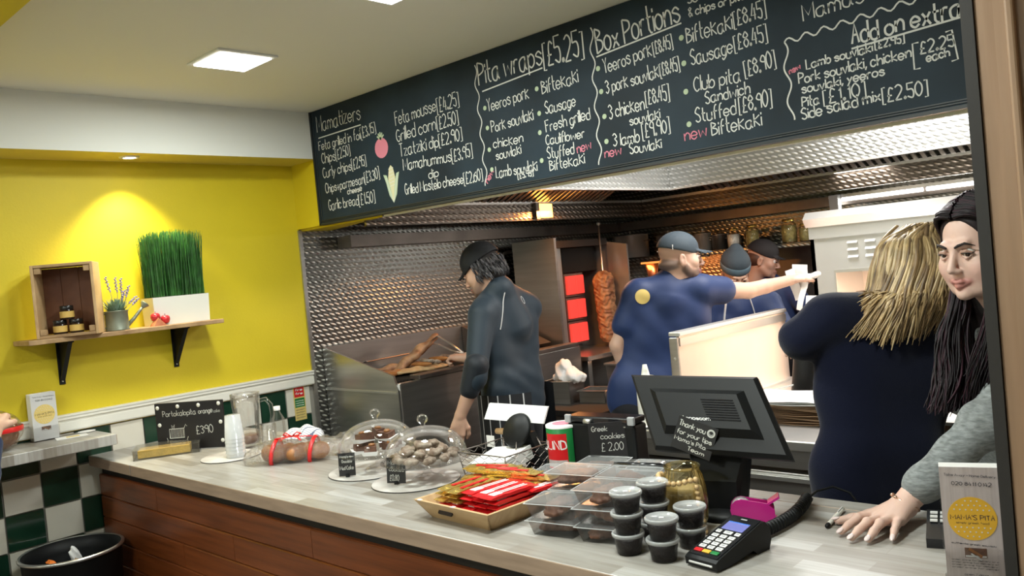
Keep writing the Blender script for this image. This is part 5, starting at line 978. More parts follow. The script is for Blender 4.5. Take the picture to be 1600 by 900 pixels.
# coiled cable
pts = []; a = Vector((3.045, .335, CT+.016)); b = Vector((3.025, .615, CT+.016)); rr = .011; n = 24
for i in range(n*14+1): u = i/(n*14); an = u*n*2*PI; c = a.lerp(b, u)+Vector((.018*math.sin(u*PI), 0, 0)); pts.append(c+Vector((math.cos(an)*rr, 0, math.sin(an)*rr)))
t = thing('coiled_cable', 'black coiled telephone cable running back from the card terminal', 'cable', (0, 0, 0)); MB().tube(pts, .0042, 6).build('coil', 'black', t, True)
MB().tube([(3.048, .295, CT+.03), (3.05, .315, CT+.022), (3.045, .335, CT+.016)], .006, 8).build('plug', 'black', t, True); MB().tube([(3.025, .61, CT+.012), (3.03, .66, CT+.02), (3.055, .70, CT+.024), (3.095, .705, CT+.012), (3.15, .70, CT-.06)], .003, 8).build('straight_cable', 'black', t, True)
# pen
t = thing('pen', 'silver-white ballpoint pen lying beside the spread hand', 'pen', (3.131, .525, CT+.0062), math.radians(97)); s = MB(); s.T = Matrix.Rotation(PI/2, 4, 'Y'); s.lathe([(0, -.068), (.0035, -.066), (.0052, -.05), (.0052, .05), (.0045, .066), (0, .067)], 14); s.build('barrel', 'gloss', t, True); s = MB(); s.T = Matrix.Rotation(PI/2, 4, 'Y'); s.lathe([(0, -.071), (.0045, -.069), (.0054, -.058), (.0054, -.056)], 14); s.build('end_cap', 'black', t, True); bx('clip', 'silver', t, .02, .06, -.001, .001, .0055, .0075)
# second handset right
t = thing('card_reader_dock', 'small black keypad device half hidden behind the leaflet holder', 'device', (3.375, .50, CT), math.radians(15)); MB().hull([(x, y, z) for x in (-.035, .035) for y, z in ((-.06, 0), (-.062, .02), (.055, .045), (.06, .04), (.06, 0))]).build('casing', 'blackg', t)
for r_ in range(3):
    for c_ in range(3): o = bx('key', 'rose' if 0 else 'silver', t, -.028+c_*.019, -.014+c_*.019, .0+r_*.016, .011+r_*.016, .036+r_*.0034, .039+r_*.0034)
flyer_box('leaflet_holder', 'clear holder of take-away leaflets with a large ochre dotted round logo by the jamb', (3.480, .312, CT), math.radians(17), .096, .034, .212, ('salmon', 'ochre'), True)
# tablet, printer and scanner at the back of the counter
t = thing('tablet_stand', 'white tablet seen from behind on a black swivel stand', 'tablet', (2.085, .60, CT)); MB().hull([(x, y, z) for x in (-.135, .125) for y, z in ((.0, .207), (.006, .208), (-.03, .160), (-.024, .158))]).build('tablet', 'silver', t)
s = MB(); s.T = Matrix.Translation((.03, -.045, .135)) @ Matrix.Rotation(math.radians(62), 4, 'X'); s.lathe([(0, 0), (.054, 0), (.057, .004), (.052, .014), (0, .016)], 32); s.build('mount_disc', 'black', t, True)
s = MB(); s.hull([(-.012, -.04, .13), (.072, -.04, .13), (-.012, -.01, .13), (.072, -.01, .13), (.04, -.02, .0), (.115, -.02, .0), (.04, .03, 0), (.115, .03, 0)]); s.build('arm', 'black', t); bx('foot', 'black', t, -.0, .14, -.06, .06, 0, .008, r=.003); bx('paper_tag', 'paper', t, -.11, -.075, -.052, -.05, .075, .112)
t = thing('receipt_printer', 'black till printer with its paper door ajar behind the Greek cookies sign', 'printer', (2.41, .635, CT), math.radians(4)); bx('housing', 'black', t, -.125, .115, -.035, .035, 0, .165, r=.008); bx('top_lid', 'blackg', t, -.125, .115, -.038, .03, .168, .186, r=.004); MB().tube([(-.055, -.04, .172), (-.03, -.042, .172)], .008, 10).build('knob', 'steelb', t, True); bx('gap_strip', 'steelb', t, -.01, .085, -.0365, -.035, .158, .161)
bx('hinge_cap', 'grey', t, .095, .117, -.042, -.03, .165, .19, r=.003); bx('hinge_cap', 'grey', t, -.127, -.105, -.042, -.03, .165, .19, r=.003)
t = thing('cash_drawer', 'low grey steel cash drawer box behind the collection tin', 'box', (2.17, .70, CT-.012)); bx('drawer_body', 'steel', t, -.02, .10, -.04, .04, .013, .085, r=.003); bx('name_label', 'bluep', t, .03, .06, -.0415, -.04, .07, .078)
o = bx('paper_roll_tail', 'paper', None, -.02, .02, -.001, .001, 0, .08); bpy.data.objects.remove(o)
s = MB(); s.grid(lambda u, v: (-.03+.06*u, .035*math.sin(v*2.4), .07*math.sin(v*1.9)+.0), 4, 10); o = s.build('curled_receipt', 'paper', None, True, loc=(2.17, .58, CT), rz=.5); tag(o, 'curled white receipt paper standing between basket and collection tin', 'paper')
t = thing('silver_clamshell', 'flat grey box with a black handle behind the clear cookie boxes', 'box', (2.57, .555, CT), math.radians(10)); bx('box_body', 'steelb', t, -.10, .06, -.05, .05, 0, .072, r=.004); MB().tube([(-.05, -.05, .078), (.09, -.05, .082), (.10, -.03, .078)], .009, 8).build('handle', 'blackg', t, True)

X['potsteel'] = M('pot_steel', (.62, .60, .56), .28, metal=.6)
# ================================================================ kitchen
# ---- chargrill
g = thing('chargrill', 'long stainless chargrill with sloping side splash along the turned-steel wall', 'grill', (0, 0, 0))
s = MB(); s.hull([(x, y, z) for y in (1.262, 1.274) for x, z in ((.004, 1.262), (.60, 1.115), (.63, 1.04), (.63, .70), (.004, .70))]); s.build('side_panel', 'steel', g)
s = MB(); s.hull([(x, y, z) for y in (1.255, 1.262) for x, z in ((.004, 1.04), (.625, 1.035), (.625, 1.025), (.004, 1.03))]); s.build('side_fold', 'steelb', g)
bx('back_splash', 'steel', g, .004, .016, 1.274, 2.72, .95, 1.262); bx('front_panel', 'steel', g, .60, .635, 1.274, 2.72, .66, 1.075, r=.004); bx('front_rail', 'steeld', g, .56, .64, 1.40, 2.70, 1.075, 1.10, r=.004); bx('fire_box', 'dark', g, .016, .60, 1.274, 2.72, .62, 1.04)
s = MB()
for k in range(56): y = 1.30+k*.025; s.box(.03, .565, y, y+.008, 1.065, 1.078)
s.build('grill_bars', 'dark', g, kind='stuff')
for x in (.05, .58):
    for y in (1.30, 2.66): bx('leg', 'steel', g, x, x+.04, y, y+.04, 0, .62)
bx('under_shelf', 'steeld', g, .04, .60, 1.30, 2.70, .25, .27)
s = MB(); s.tube([(.10, 1.45, 1.11), (.10, 1.45, 1.15), (.14, 1.45, 1.16)], .005, 6); s.tube([(.05, 1.42, 1.145), (.05, 1.9, 1.15)], .004, 6); s.build('rack_rod', 'steeld', g)
s = MB(); s.hull([(x, y, z) for y in (2.3, 2.72) for x, z in ((.02, 1.26), (.02, 1.10), (.40, 1.10))]); s.build('sloped_cover', 'steeld', g)
# food on the grill
def flat_food(n, lab, cat, loc, sz, mat, seed, rz, gr, ry=0):
    o = SDF().ell((0, 0, 0), sz, .01, (1, 1, 1)).mesh(n, mat, max(.005, min(sz)*.3), disp=lambda p: (min(sz)*.3*np.sin(p[:, 0]*60+seed)*np.sin(p[:, 1]*50+seed)).astype(np.float32)); o.location = loc; o.rotation_euler = (0, ry, rz); return tag(o, lab, cat, gr)
flat_food('flatbread', 'flatbread at the nearest end of the grill', 'bread', (.33, 1.43, 1.093), (.07, .13, .016), 'bread', 1, -.2, None)
flat_food('flatbread', 'flatbread lying lengthwise at the front of the grill bars', 'bread', (.42, 1.62, 1.096), (.06, .17, .018), 'woodl', 4, -.15, None)
rnd = random.Random(6)
for k in range(9): flat_food('meat_skewer', 'pale meat skewer, '+('nearest', 'second', 'third', 'fourth', 'fifth', 'sixth', 'seventh', 'eighth', 'farthest')[k]+' in the row at the front of the grill', 'skewer', (.42+rnd.uniform(-.01, .01), 1.60+k*.045, 1.124+.012*(k % 2)), (.075, .014, .012), 'cookie' if k % 3 else 'bread', k, rnd.uniform(-.3, .3), 'skewers on the grill')
o = flat_food('meat_joint', 'long browned piece of meat lifted by the tongs over the grill', 'meat', (.30, 1.66, 1.165), (.038, .20, .026), 'meat', 2, -.12, None); o.rotation_euler = (.50, 0, -.10)
o = flat_food('meat_joint', 'second long browned piece of meat resting behind the lifted one', 'meat', (.26, 1.60, 1.11), (.035, .17, .022), 'meat', 5, -.15, None)
t = thing('grill_tongs', 'steel tongs held by the cook, gripping browned meat', 'tongs', (0, 0, 0))
for q in (-1, 1): MB().tube([(.64, 1.72, 1.17), (.55, 1.72, 1.20+q*.018), (.40, 1.76, 1.235+q*.024), (.34, 1.775, 1.225+q*.012)], [.006, .008, .008, .01], 8, flat=.4).build('arm', 'steelb', t, True)
# ---- vertical gyro grill
t = thing('gyro_grill', 'upright gyro grill cabinet with three glowing burners and side shields', 'grill', (0, 0, 0))
bx('back_panel', 'steeld', t, .10, .16, 2.78, 3.34, 1.0, 1.75); bx('side_shield', 'steel', t, .10, .47, 2.755, 2.775, 1.0, 1.765); bx('front_column', 'steelb', t, .16, .40, 2.775, 2.90, 1.0, 1.74, r=.006); bx('inner_post', 'steel', t, .32, .35, 2.93, 2.955, 1.0, 1.72)
MB().hull([(x, y, z) for y in (3.33, 3.345) for x, z in ((.16, 1.0), (.62, 1.0), (.62, 1.69), (.16, 1.77))]).build('hinged_shield', 'steelb', t)
bx('top_cover', 'dark', t, .10, .46, 2.775, 3.33, 1.70, 1.745); bx('motor_housing', 'black', t, .16, .36, 2.955, 3.32, 1.53, 1.70, r=.004); bx('drip_tray', 'steel', t, .10, .66, 2.76, 3.35, .97, 1.0, r=.004)
bb = MB(); bb.rbox(.345, .37, 0, .085, 0, .125, .004); bbm = bb.mesh('burner', 'burn')
for r_ in range(3):
    bx('burner_frame', 'steeld', t, .27, .35, 2.965, 3.165, 1.045+r_*.162, 1.20+r_*.162)
    for c_ in range(2): o = bpy.data.objects.new('burner', bbm); COL.objects.link(o); o.parent = t; o.location = (0, 2.978+c_*.09, 1.06+r_*.162)
MB().tube([(.47, 3.24, 1.0), (.47, 3.24, 1.84)], .006, 8).build('spit_rod', 'steelb', t, True); MB().sph((.47, 3.24, 1.845), .014, 8).build('spit_knob', 'steelb', t, True)
bx('stand', 'steel', t, .08, .50, 2.78, 3.34, .0, .97); bx('stand_leg', 'steelb', t, .58, .62, 2.80, 2.84, 0, .97); bx('stand_leg', 'steelb', t, .58, .62, 3.28, 3.32, 0, .97)
s = SDF().cap((0, 0, .06), (0, 0, .42), .058, .072, .01, (1, 1, 1)); o = s.mesh('gyro_meat', 'meat', .007, disp=lambda p: (.004*np.sin(p[:, 2]*170+np.sin(p[:, 0]*90+p[:, 2]*40)*2.5+np.sin(p[:, 1]*75)*2)+.004*np.sin(p[:, 0]*110+p[:, 2]*60)*np.sin(p[:, 1]*95-p[:, 2]*50)).astype(np.float32)); o.location = (.47, 3.24, 1.03); tag(o, 'browned stack of gyro meat turning on the upright spit', 'meat')
t = thing('scraps_bin', 'tall open stainless scraps bin with folded rim below the gyro meat', 'bin', (.78, 3.0, 0)); s = MB(); s.hull([(x, y, z) for z, q in ((.55, .075), (.93, .10)) for x in (-q, q) for y in (-q, q)]); s.build('bin_body', 'steel', t); bx('rim', 'steelb', t, -.108, .108, -.108, .108, .925, .94, r=.003); bx('pedestal', 'steeld', t, -.07, .07, -.07, .07, 0, .55)
s = SDF().ell((0, 0, .94), (.085, .085, .02), .01, (1, 1, 1)); o = s.mesh('foil_scrunch', 'steelb', .008, disp=lambda p: (.01*np.sin(p[:, 0]*80)*np.sin(p[:, 1]*85)).astype(np.float32)); o.location = (.78, 3.0, .002); tag(o, 'crumpled foil filling the top of the scraps bin', 'foil')
# ---- low dark bench with metal boxes
t = thing('low_bench', 'dark worktop with metal containers between the grill and the gyro stand', 'bench', (0, 0, 0)); bx('top', 'dark', t, .66, 1.24, 2.10, 2.80, .765, .80, r=.004); bx('frame', 'steeld', t, .68, 1.22, 2.12, 2.78, .70, .765)
for x in (.68, 1.18):
    for y in (2.12, 2.74): bx('leg', 'steeld', t, x, x+.04, y, y+.04, 0, .70)
def pan(x, y, rz, w, d, h, lab):
    t = thing('steel_container', lab, 'container', (x, y, .80), rz); s = MB(); s.box(-w/2, w/2, -d/2, d/2, 0, .003); s.box(-w/2, -w/2+.003, -d/2, d/2, 0, h); s.box(w/2-.003, w/2, -d/2, d/2, 0, h); s.box(-w/2, w/2, -d/2, -d/2+.003, 0, h); s.box(-w/2, w/2, d/2-.003, d/2, 0, h); s.build('pan_walls', 'steel', t)
    s = MB(); s.box(-w/2-.012, w/2+.012, -d/2-.012, -d/2, h-.003, h); s.box(-w/2-.012, w/2+.012, d/2, d/2+.012, h-.003, h); s.box(-w/2-.012, -w/2, -d/2, d/2, h-.003, h); s.box(w/2, w/2+.012, -d/2, d/2, h-.003, h); s.build('rim', 'steelb', t)
pan(.80, 2.34, .2, .16, .18, .13, 'deep steel container holding a white cloth on the dark bench'); pan(.99, 2.40, .2, .16, .14, .07, 'shallow steel container beside the deep one on the dark bench')
o = SDF().ell((0, 0, 0), (.085, .07, .05), .02, (1, 1, 1)).ell((-.02, .0, .05), (.045, .05, .05), .03, (1, 1, 1)).ell((.07, .02, .0), (.05, .04, .03), .03, (1, 1, 1)).mesh('kitchen_cloth', 'cloth', .007, disp=lambda p: (.011*np.abs(np.sin(p[:, 0]*45+p[:, 2]*38))-.009*np.abs(np.sin(p[:, 1]*60-p[:, 2]*35+p[:, 0]*20))).astype(np.float32)); o.location = (.83, 2.34, .945); tag(o, 'crumpled white cloth stuffed in the deep steel container', 'cloth')
t = thing('shaker', 'small round steel shaker lying at the end of the containers', 'shaker', (1.12, 2.42, .835)); s = MB(); s.T = Matrix.Rotation(PI/2, 4, 'Y'); s.lathe([(0, -.03), (.032, -.03), (.034, 0), (.032, .035), (.02, .04), (0, .04)], 20); s.build('shaker_body', 'steelb', t, True); s = MB(); s.T = Matrix.Rotation(PI/2, 4, 'Y'); s.lathe([(.0345, -.005), (.036, 0), (.0345, .005)], 20); s.build('ring', 'steel', t, True)
# ---- serving island with heated back panel
t = thing('serving_island', 'stainless serving island with drawers and papers, behind the blonde person', 'worktop unit', (0, 0, 0))
bx('top', 'steelb', t, 1.90, 3.35, 1.42, 2.74, .865, .90, r=.004); bx('top_band', 'steel', t, 1.905, 3.345, 1.425, 2.735, .80, .865); bx('cabinet', 'steeld', t, 1.93, 3.33, 1.47, 2.70, .08, .80)
for x in (1.91, 2.335, 2.80, 3.29): bx('post', 'steelb', t, x, x+.05, 1.43, 1.48, 0, .80, r=.003)
bx('knee_hole', 'dark', t, 1.97, 2.33, 1.46, 1.475, .1, .79); 
for x0, x1 in ((2.39, 2.79), (2.86, 3.28)):
    for z0, z1 in ((.60, .78), (.38, .58), (.14, .36)): d = bx('drawer', 'steel', t, x0, x1, 1.44, 1.46, z0, z1, r=.004); bx('handle', 'steelb', d, x0+.02, x1-.02, 1.425, 1.44, z1-.03, z1-.012, r=.002)
hp = thing('heated_panel', 'sloping-topped stainless splash panel running along the serving island', 'panel', (0, 0, .9))
MB().hull([(x, y, z) for x in (1.985, 2.0) for y, z in ((1.70, 0), (1.70, .325), (1.725, .355), (2.72, .355), (2.72, 0))]).build('panel', 'steel_warmlit', hp)
bx('top_rail', 'steelw', hp, 1.955, 2.012, 1.70, 2.72, .343, .362, r=.004); bx('end_post', 'steel', hp, 1.965, 2.005, 1.685, 1.70, 0, .34, r=.003); MB().sph((1.99, 1.683, .25), .006, 8).build('bolt', 'steelb', hp, True)
bx('rail_strip', 'steelb', hp, 2.0, 2.006, 1.71, 2.72, .30, .335); bx('foot_rail', 'steelb', hp, 1.96, 2.03, 1.70, 2.72, 0, .01)  # plain bright steel strip below the top rail
# squeeze bottle behind the till
t = thing('squeeze_bottle', 'white plastic squeeze bottle standing on the island corner', 'bottle', (1.945, 1.52, .90)); MB().lathe([(0, 0), (.040, 0), (.043, .005), (.043, .155), (.036, .172), (.034, .185), (.034, .2), (.018, .205), (.014, .225), (.009, .25), (0, .251)], 28).build('bottle_body', 'gloss', t, True); MB().lathe([(.0345, .184), (.036, .186), (.036, .200), (.0345, .202)], 24).build('collar', 'gloss', t, True)
# papers, bowl, jar at the island corner
t = thing('paper_sheets', 'loose white printed sheets on the near corner of the serving island', 'paper', (0, 0, .9)); rnd = random.Random(3)
for k in range(5): s = MB(); a = rnd.uniform(-.4, .4); s.T = Matrix.Translation((2.06+k*.03, 1.53, .002+k*.003)) @ Matrix.Rotation(a, 4, 'Z'); s.grid(lambda u, v: (-.13+.26*u, -.09+.18*v, .012*math.sin(u*3.1)*(k+1)*.4), 8, 4); s.build('sheet', 'paper', t, True)
s = MB(); s.T = Matrix.Translation((2.16, 1.51, .030)); 
for k in range(4): write(s, 'orders', -.05, -.03+k*.02, .05, -.03+k*.02, .01, .002, 0, (0, 0, 0), (1, 0, 0), (0, 1, 0))
s.build('printing', 'ink', t)
t = thing('glass_bowl', 'shallow glass bowl of green dip beside the papers on the island', 'bowl', (2.02, 1.66, .905)); MB().lathe([(0, 0), (.03, 0), (.05, .02), (.062, .05), (.059, .05), (.048, .022), (0, .006)], 28).build('bowl_wall', 'glassy', t, True); MB().lathe([(0, .03), (.05, .03), (.045, .02)], 20).build('dip', 'herb', t, True)
t = thing('lidded_jar', 'clear ridged jar with grey lid behind the glass bowl', 'jar', (1.955, 1.75, .90)); MB().lathe([(0, 0), (.030, 0), (.033, .004), (.033, .05), (.031, .055), (.033, .06), (.033, .09)], 24).build('jar_wall', 'plas', t, True); MB().lathe([(.035, .088), (.035, .104), (0, .106)], 24).build('lid', 'grey', t, True)
o = bx('yellow_card', 'yellowp', None, -.09, .09, -.05, .05, 0, .004); o.location = (1.96, 1.60, .962); o.rotation_euler = (.1, .05, .6); tag(o, 'yellow paper card lying by the glass bowl', 'card')
# takeaway paper piles
for i, (x, y, n_, lab) in enumerate(((2.44, 1.80, 16, 'pile of brown kraft bags topped with white sheets at the lit part of the island'), (3.05, 1.66, 14, 'pile of brown paper bags between the blonde and the dark-haired person'))):
    t = thing('bag_pile', lab, 'paper bags', (x, y, .90)); 
    for k in range(n_): s = MB(); s.T = Matrix.Rotation(rnd.uniform(-.06, .06), 4, 'Z'); z = k*.0055; s.grid(lambda u, v: (-.17+.34*u, -.13+.26*v, z+.0025*math.sin(u*7+k)+.002*math.sin(v*5+k)+.003), 6, 4); s.build('bag' if k < n_-3 else 'sheet', 'kraft' if k < n_-3 else 'paper', t, True)
t = thing('film_roll', 'dark rounded roll cutter leaning in front of the lit panel', 'roll', (2.35, 2.10, .90)); s = MB(); s.T = Matrix.Rotation(.15, 4, 'Y'); s.lathe([(0, 0), (.05, 0), (.055, .01), (.055, .24), (.045, .26), (0, .265)], 28); s.build('roll_body', 'black', t, True); MB().tube([(-.33, -.22, .015), (.0, -.03, .09), (.08, .0, .10)], .0035, 6).build('wire_arm', 'steelb', t, True)
# ---- chip station with heat lamps
t = thing('chip_station', 'tall satin steel heated chip station with louvred top and lit opening', 'cabinet', (0, 0, 0)); Y0 = 2.76
bx('base_cabinet', 'steelw', t, 2.15, 3.6, Y0+.01, 3.38, 0, .90); s = MB(); s.box(2.15, 3.6, 3.36, 3.38, .9, 1.66); s.build('back_panel', 'steel_warmlit', t); bx('side_panel', 'steelw', t, 2.15, 2.17, Y0, 3.38, .9, 1.66); 
s = MB(); s.box(2.15, 2.26, Y0, Y0+.015, .9, 1.60); s.box(2.26, 3.6, Y0, Y0+.015, 1.43, 1.60); s.box(3.5, 3.6, Y0, Y0+.015, .9, 1.43); s.build('front_frame', 'steelw', t); s = MB(); s.box(2.26, 3.5, Y0-.004, Y0, 1.425, 1.44); s.box(2.26, 2.268, Y0-.004, Y0, .9, 1.425); s.build('opening_trim', 'steelb', t)
s = MB(); s.hull([(x, y, z) for x in (2.14, 3.61) for y, z in ((Y0-.02, 1.66), (Y0-.05, 1.70), (Y0-.01, 1.735), (3.40, 1.735), (3.40, 1.66))]); s.build('top_canopy', 'steelb', t); bx('name_band', 'steelw', t, 2.15, 3.6, Y0-.012, Y0+.012, 1.60, 1.66); bx('roof', 'steelw', t, 2.16, 3.6, Y0+.015, 3.37, 1.44, 1.455)
lm_ = MB(); lm_.hull([(x, y, z) for x in (-.025, .025) for y, z in ((0, -.005), (-.012, -.005), (0, .006))]); lmm = lm_.mesh('louvre', 'steelb')
for c_ in range(9):
    for r_ in range(3): o = bpy.data.objects.new('louvre', lmm); COL.objects.link(o); o.parent = t; o.location = (2.36+c_*.085, Y0, 1.50+r_*.035)
MB().tube([(2.3, 2.86, 1.435), (2.95, 2.86, 1.435)], .012, 10).build('heat_lamp', emit('heat_lamp_glow', (1, .72, .48), 6), t, True); bx('lamp_reflector', 'steelb', t, 2.28, 2.97, 2.82, 2.90, 1.448, 1.4555 if 0 else 1.454)
bx('chip_pan', 'steel', t, 2.3, 3.45, 2.80, 3.34, .90, .93)
# tickets clipped at the side, glove of paper
t = thing('order_tickets', 'white paper order tickets hanging at the corner of the chip station', 'paper', (2.12, 2.745, 1.40))
for k, (dx, dz, w, h, a) in enumerate(((-.03, .02, .08, .12, .1), (-.06, -.02, .05, .16, -.25), (.02, -.15, .055, .14, .05), (-.02, -.08, .03, .15, .3))): s = MB(); s.T = Matrix.Translation((dx, -.006*k-.004, dz)) @ Matrix.Rotation(a, 4, 'Y'); s.grid(lambda u, v: (-w/2+w*u, .006*math.sin(v*5+k), -h/2+h*v), 3, 6); s.build('ticket', 'paper', t, True)
o = SDF().ell((0, 0, 0), (.05, .02, .018), .01, (1, 1, 1)).cap((.03, 0, 0), (.075, .0, .014), .01, .02, .01, (1, 1, 1)).mesh('paper_napkin', 'paper', .005, disp=wrinkle(.004, 70, (.5, .5, .7), 20)); o.location = (2.115, 2.735, 1.412); o.rotation_euler = (0, 0, .6); tag(o, 'crumpled white paper in the outstretched hand', 'paper')
# ---- far shelf contents
def pot(x, y, r, h, lab, mat='potsteel', z=1.592, knob=True):
    t = thing('stock_pot', lab, 'pot', (x, y, z)); MB().lathe([(0, 0), (r, 0), (r, h), (r+.004, h+.003), (r, h+.005), (r*.95, h+.004)], 36).build('pot_body', mat, t, True); MB().lathe([(r, h+.004), (r*.7, h+.012), (0, h+.016)], 30).build('lid', 'steel', t, True)
    for q in (-1, 1): MB().tube([(q*r, -.02, h*.72), (q*(r+.03), -.018, h*.74), (q*(r+.03), .018, h*.74), (q*r, .02, h*.72)], .004, 6).build('handle', 'steel', t, True)
    if knob: MB().lathe([(.006, h+.014), (.006, h+.028), (.012, h+.034), (0, h+.038)], 10).build('lid_knob', 'steelb', t, True)
pot(.235, 3.935, .135, .165, 'largest stainless stock pot with lid at the gyro end of the far shelf'); pot(.57, 3.94, .09, .135, 'middle-sized stainless pot next to the largest one on the far shelf', 'steel'); pot(.86, 3.93, .058, .12, 'small narrow steel pot behind the grey cap on the far shelf', 'potsteel'); pot(.985, 3.94, .055, .10, 'smallest steel pot next to the white-filled jar on the far shelf', 'steel', knob=False)
def jar(x, y, r, h, fill, lab, lvl=.75, lidm='gold'):
    t = thing('glass_jar', lab, 'jar', (x, y, 1.592)); MB().lathe([(0, .002), (r*.9, 0), (r, .008), (r, h*.78), (r*.72, h*.88), (r*.72, h*.93)], 28).build('jar_wall', 'glass', t, True); MB().lathe([(0, .006), (r*.93, .006), (r*.95, h*lvl), (0, h*lvl)], 24).build('filling', fill, t, True); MB().lathe([(r*.76, h*.90), (r*.78, h*1.0), (0, h*1.01)], 24).build('lid', lidm, t, True)
jar(1.115, 3.90, .045, .135, 'gloss', 'glass jar filled with white powder on the far shelf', .70); jar(1.20, 3.97, .035, .13, 'herb', 'narrow jar behind the white-filled jar on the far shelf', .6); jar(1.255, 3.90, .045, .145, 'sand' if 'sand' in X else 'herb', 'glass jar of pale grains next to the white-filled jar'); jar(1.515, 3.90, .050, .155, 'herb', 'large glass jar of green-gold herbs on the far shelf'); jar(1.615, 3.91, .036, .115, 'herb', 'smaller glass jar beside the large herb jar'); jar(1.72, 3.92, .055, .17, 'amberoil', 'jar of amber liquid half hidden by the chip station', .8)
o = litter('blue_clip', 'bluep', (1.345, 3.87, 1.604), (.026, .018, .012), 'small bright blue plastic object on the edge of the far shelf', 'cap', 3)
t = thing('copper_cup', 'tall flared metal cup on the ledge below the far shelf', 'cup', (.41, 3.93, 1.36)); MB().lathe([(0, 0), (.03, 0), (.035, .08), (.055, .20), (.052, .20), (.03, .08), (0, .01)], 24).build('cup_wall', M('copper_metal', (.65, .35, .22), .3, metal=.9), t, True); MB().lathe([(.0555, .196), (.057, .199), (.0555, .202)], 24).build('cup_rim', 'steelb', t, True)
o = bx('narrow_ledge', 'steel', None, .1, 1.2, 3.86, 4.095, 1.345, 1.36); tag(o, 'narrow steel ledge on the far wall under the pot shelf', 'ledge')
t = thing('back_range', 'steel back range along the far wall behind the cooks', 'range', (0, 0, 0)); bx('body', 'steeld', t, .9, 2.1, 4.0 if 0 else 4.0, 4.095, 0, .9); bx('splash', 'steel', t, .9, 2.1, 4.07, 4.095, .9, 1.2)
# rounded steel back plate on grill wall
s = MB(); s.tube([(.012, 2.72, 1.2), (.012, 2.72, 1.66), (.012, 2.76, 1.70), (.012, 2.80, 1.71), (.012, 3.3, 1.71)], .012, 8); o = s.build('pipe_rail', 'steelb', None, True); tag(o, 'bent steel pipe rail on the wall beside the gyro grill', 'pipe')
for o in list(COL.objects):
    if o.parent is None and o.type == 'EMPTY' and not o.get('label'): print('NOLABEL', o.name)

t = thing('added_glow_tube', 'added orange glow tube under the pot shelf, tinting the far wall', 'lamp', (.62, 3.88, 1.55)); s = MB(); s.box(-.30, .30, -.02, .02, .0, .012); s.build('bracket_plate', 'steelb', t); MB().tube([(-.27, 0, -.008), (.27, 0, -.008)], .007, 8).build('glow_tube', 'tubeglow', t, True)  # glow tube added as a source for the orange on the far wall

# ================================================================ people
SK = (.56, .34, .24); SKP = (.62, .39, .29); NAVY = (.012, .030, .105); NAVYD = (.0055, .0075, .022); SLATE = (.015, .028, .042); JEAN = (.012, .02, .045); BLK = (.012, .013, .016)
def person(label, group=None):
    return thing('person', label, 'person', (0, 0, 0), 0, group)
def body_of(par, J, fine, skin, h=.014):
    """one continuous body: trunk, legs and arms (under the clothes), with the finely meshed head and hands merged in"""
    b = SDF(); torso(b, J, skin, J.get('w', .17)*.82, J.get('dep', .6)*.9); legs(b, J, skin, .07)
    for q in ('L', 'R'): limb(b, J['sh'+q], J['el'+q], J['ha'+q], .045, .038, .028, skin)
    b.cap(J['neck']+V3(0, 0, .02), J['chest'], .042, .045, .02, skin)
    o = b.mesh('body', 'skin', h, par); return join_into(o, fine)
def finish(p, base):
    """put the Empty at the person's feet"""
    for c in p.children: c.matrix_parent_inverse = Matrix.Translation(-Vector(base))
    p.location = base
# ---- cook at the grill: dark base layer, black cap, striped apron
p = person('person in slate long-sleeved top and black cap bending over the grill')
J = dict(neck=V3(1.005, 1.66, 1.50), shL=V3(1.06, 1.475, 1.385), shR=V3(1.02, 1.86, 1.385), elL=V3(1.10, 1.36, 1.11), haL=V3(1.03, 1.30, .93), elR=V3(.84, 1.92, 1.16), haR=V3(.66, 1.72, 1.14), chest=V3(1.03, 1.665, 1.29), waist=V3(1.06, 1.66, 1.06), hip=V3(1.05, 1.65, .90), front=(-1, 0, 0), w=.18, dep=.66)
Mh = frame((.985, 1.575, 1.60), (-.9, -.35, -.38), (0, 0, 1))
hs = head_sdf(SK, (.42, .2, .15), (.32, .2, .15), .054, ne=(0, -.02, -.13)); fine = [hs.mesh('h', 'skin', .0045, p, M4=Mh)]
f = SDF(); f.cap((1.085, 1.35, 1.08), J['haL'], .040, .027, .01, SK); hand(f, J['haL'], (-.15, -.25, -1), (.6, -.8, 0), SK, .35, 1, -1); hand(f, J['haR'], (-.8, -.3, .1), (0, 0, 1), SK, 1.1); f.cap(J['elR'], J['haR'], .038, .026, .01, SK); fine.append(f.mesh('f', 'skin', .005, p))
body_of(p, J, fine, SK)
s = SDF(); torso(s, J, SLATE, .203, .70, .05, 1.06); nb_ = np.array(Mh @ Vector((0, -.045, -.125))); s.cap(nb_, J['chest']+V3(.02, 0, .03), .064, .12, .03, SLATE); s.cap(nb_, J['shL']*.5+J['neck']*.5, .06, .06, .03, SLATE); s.cap(nb_, J['shR']*.5+J['neck']*.5, .06, .06, .03, SLATE); pelvis(s, dict(J, hip=J['hip']+V3(0, 0, .05)), SLATE, .118, .075, .8); limb(s, J['shL'], J['elL'], J['elL']+V3(-.02, -.02, -.05), .066, .052, .046, SLATE); limb(s, J['shR'], J['elR'], J['elR']*.6+J['haR']*.4, .066, .052, .044, SLATE); s.cap(J['neck']+V3(0, 0, .0), J['neck']-V3(0, 0, .04), .062, .07, .02, SLATE)
sh = s.mesh('shirt', 'jersey', .009, p, disp=lambda p: (wrinkle(.003, 70, (.1, .45, .9), 9)(p)*np.clip((1.22-p[:, 2])*6, 0, 1)).astype(np.float32))
s = SDF(); s.cap((1.105, 1.365, 1.16), (1.075, 1.335, 1.05), .060, .048, .01, (.008, .012, .018)); s.mesh('cuff', 'jersey', .008, p)
ap = MB()
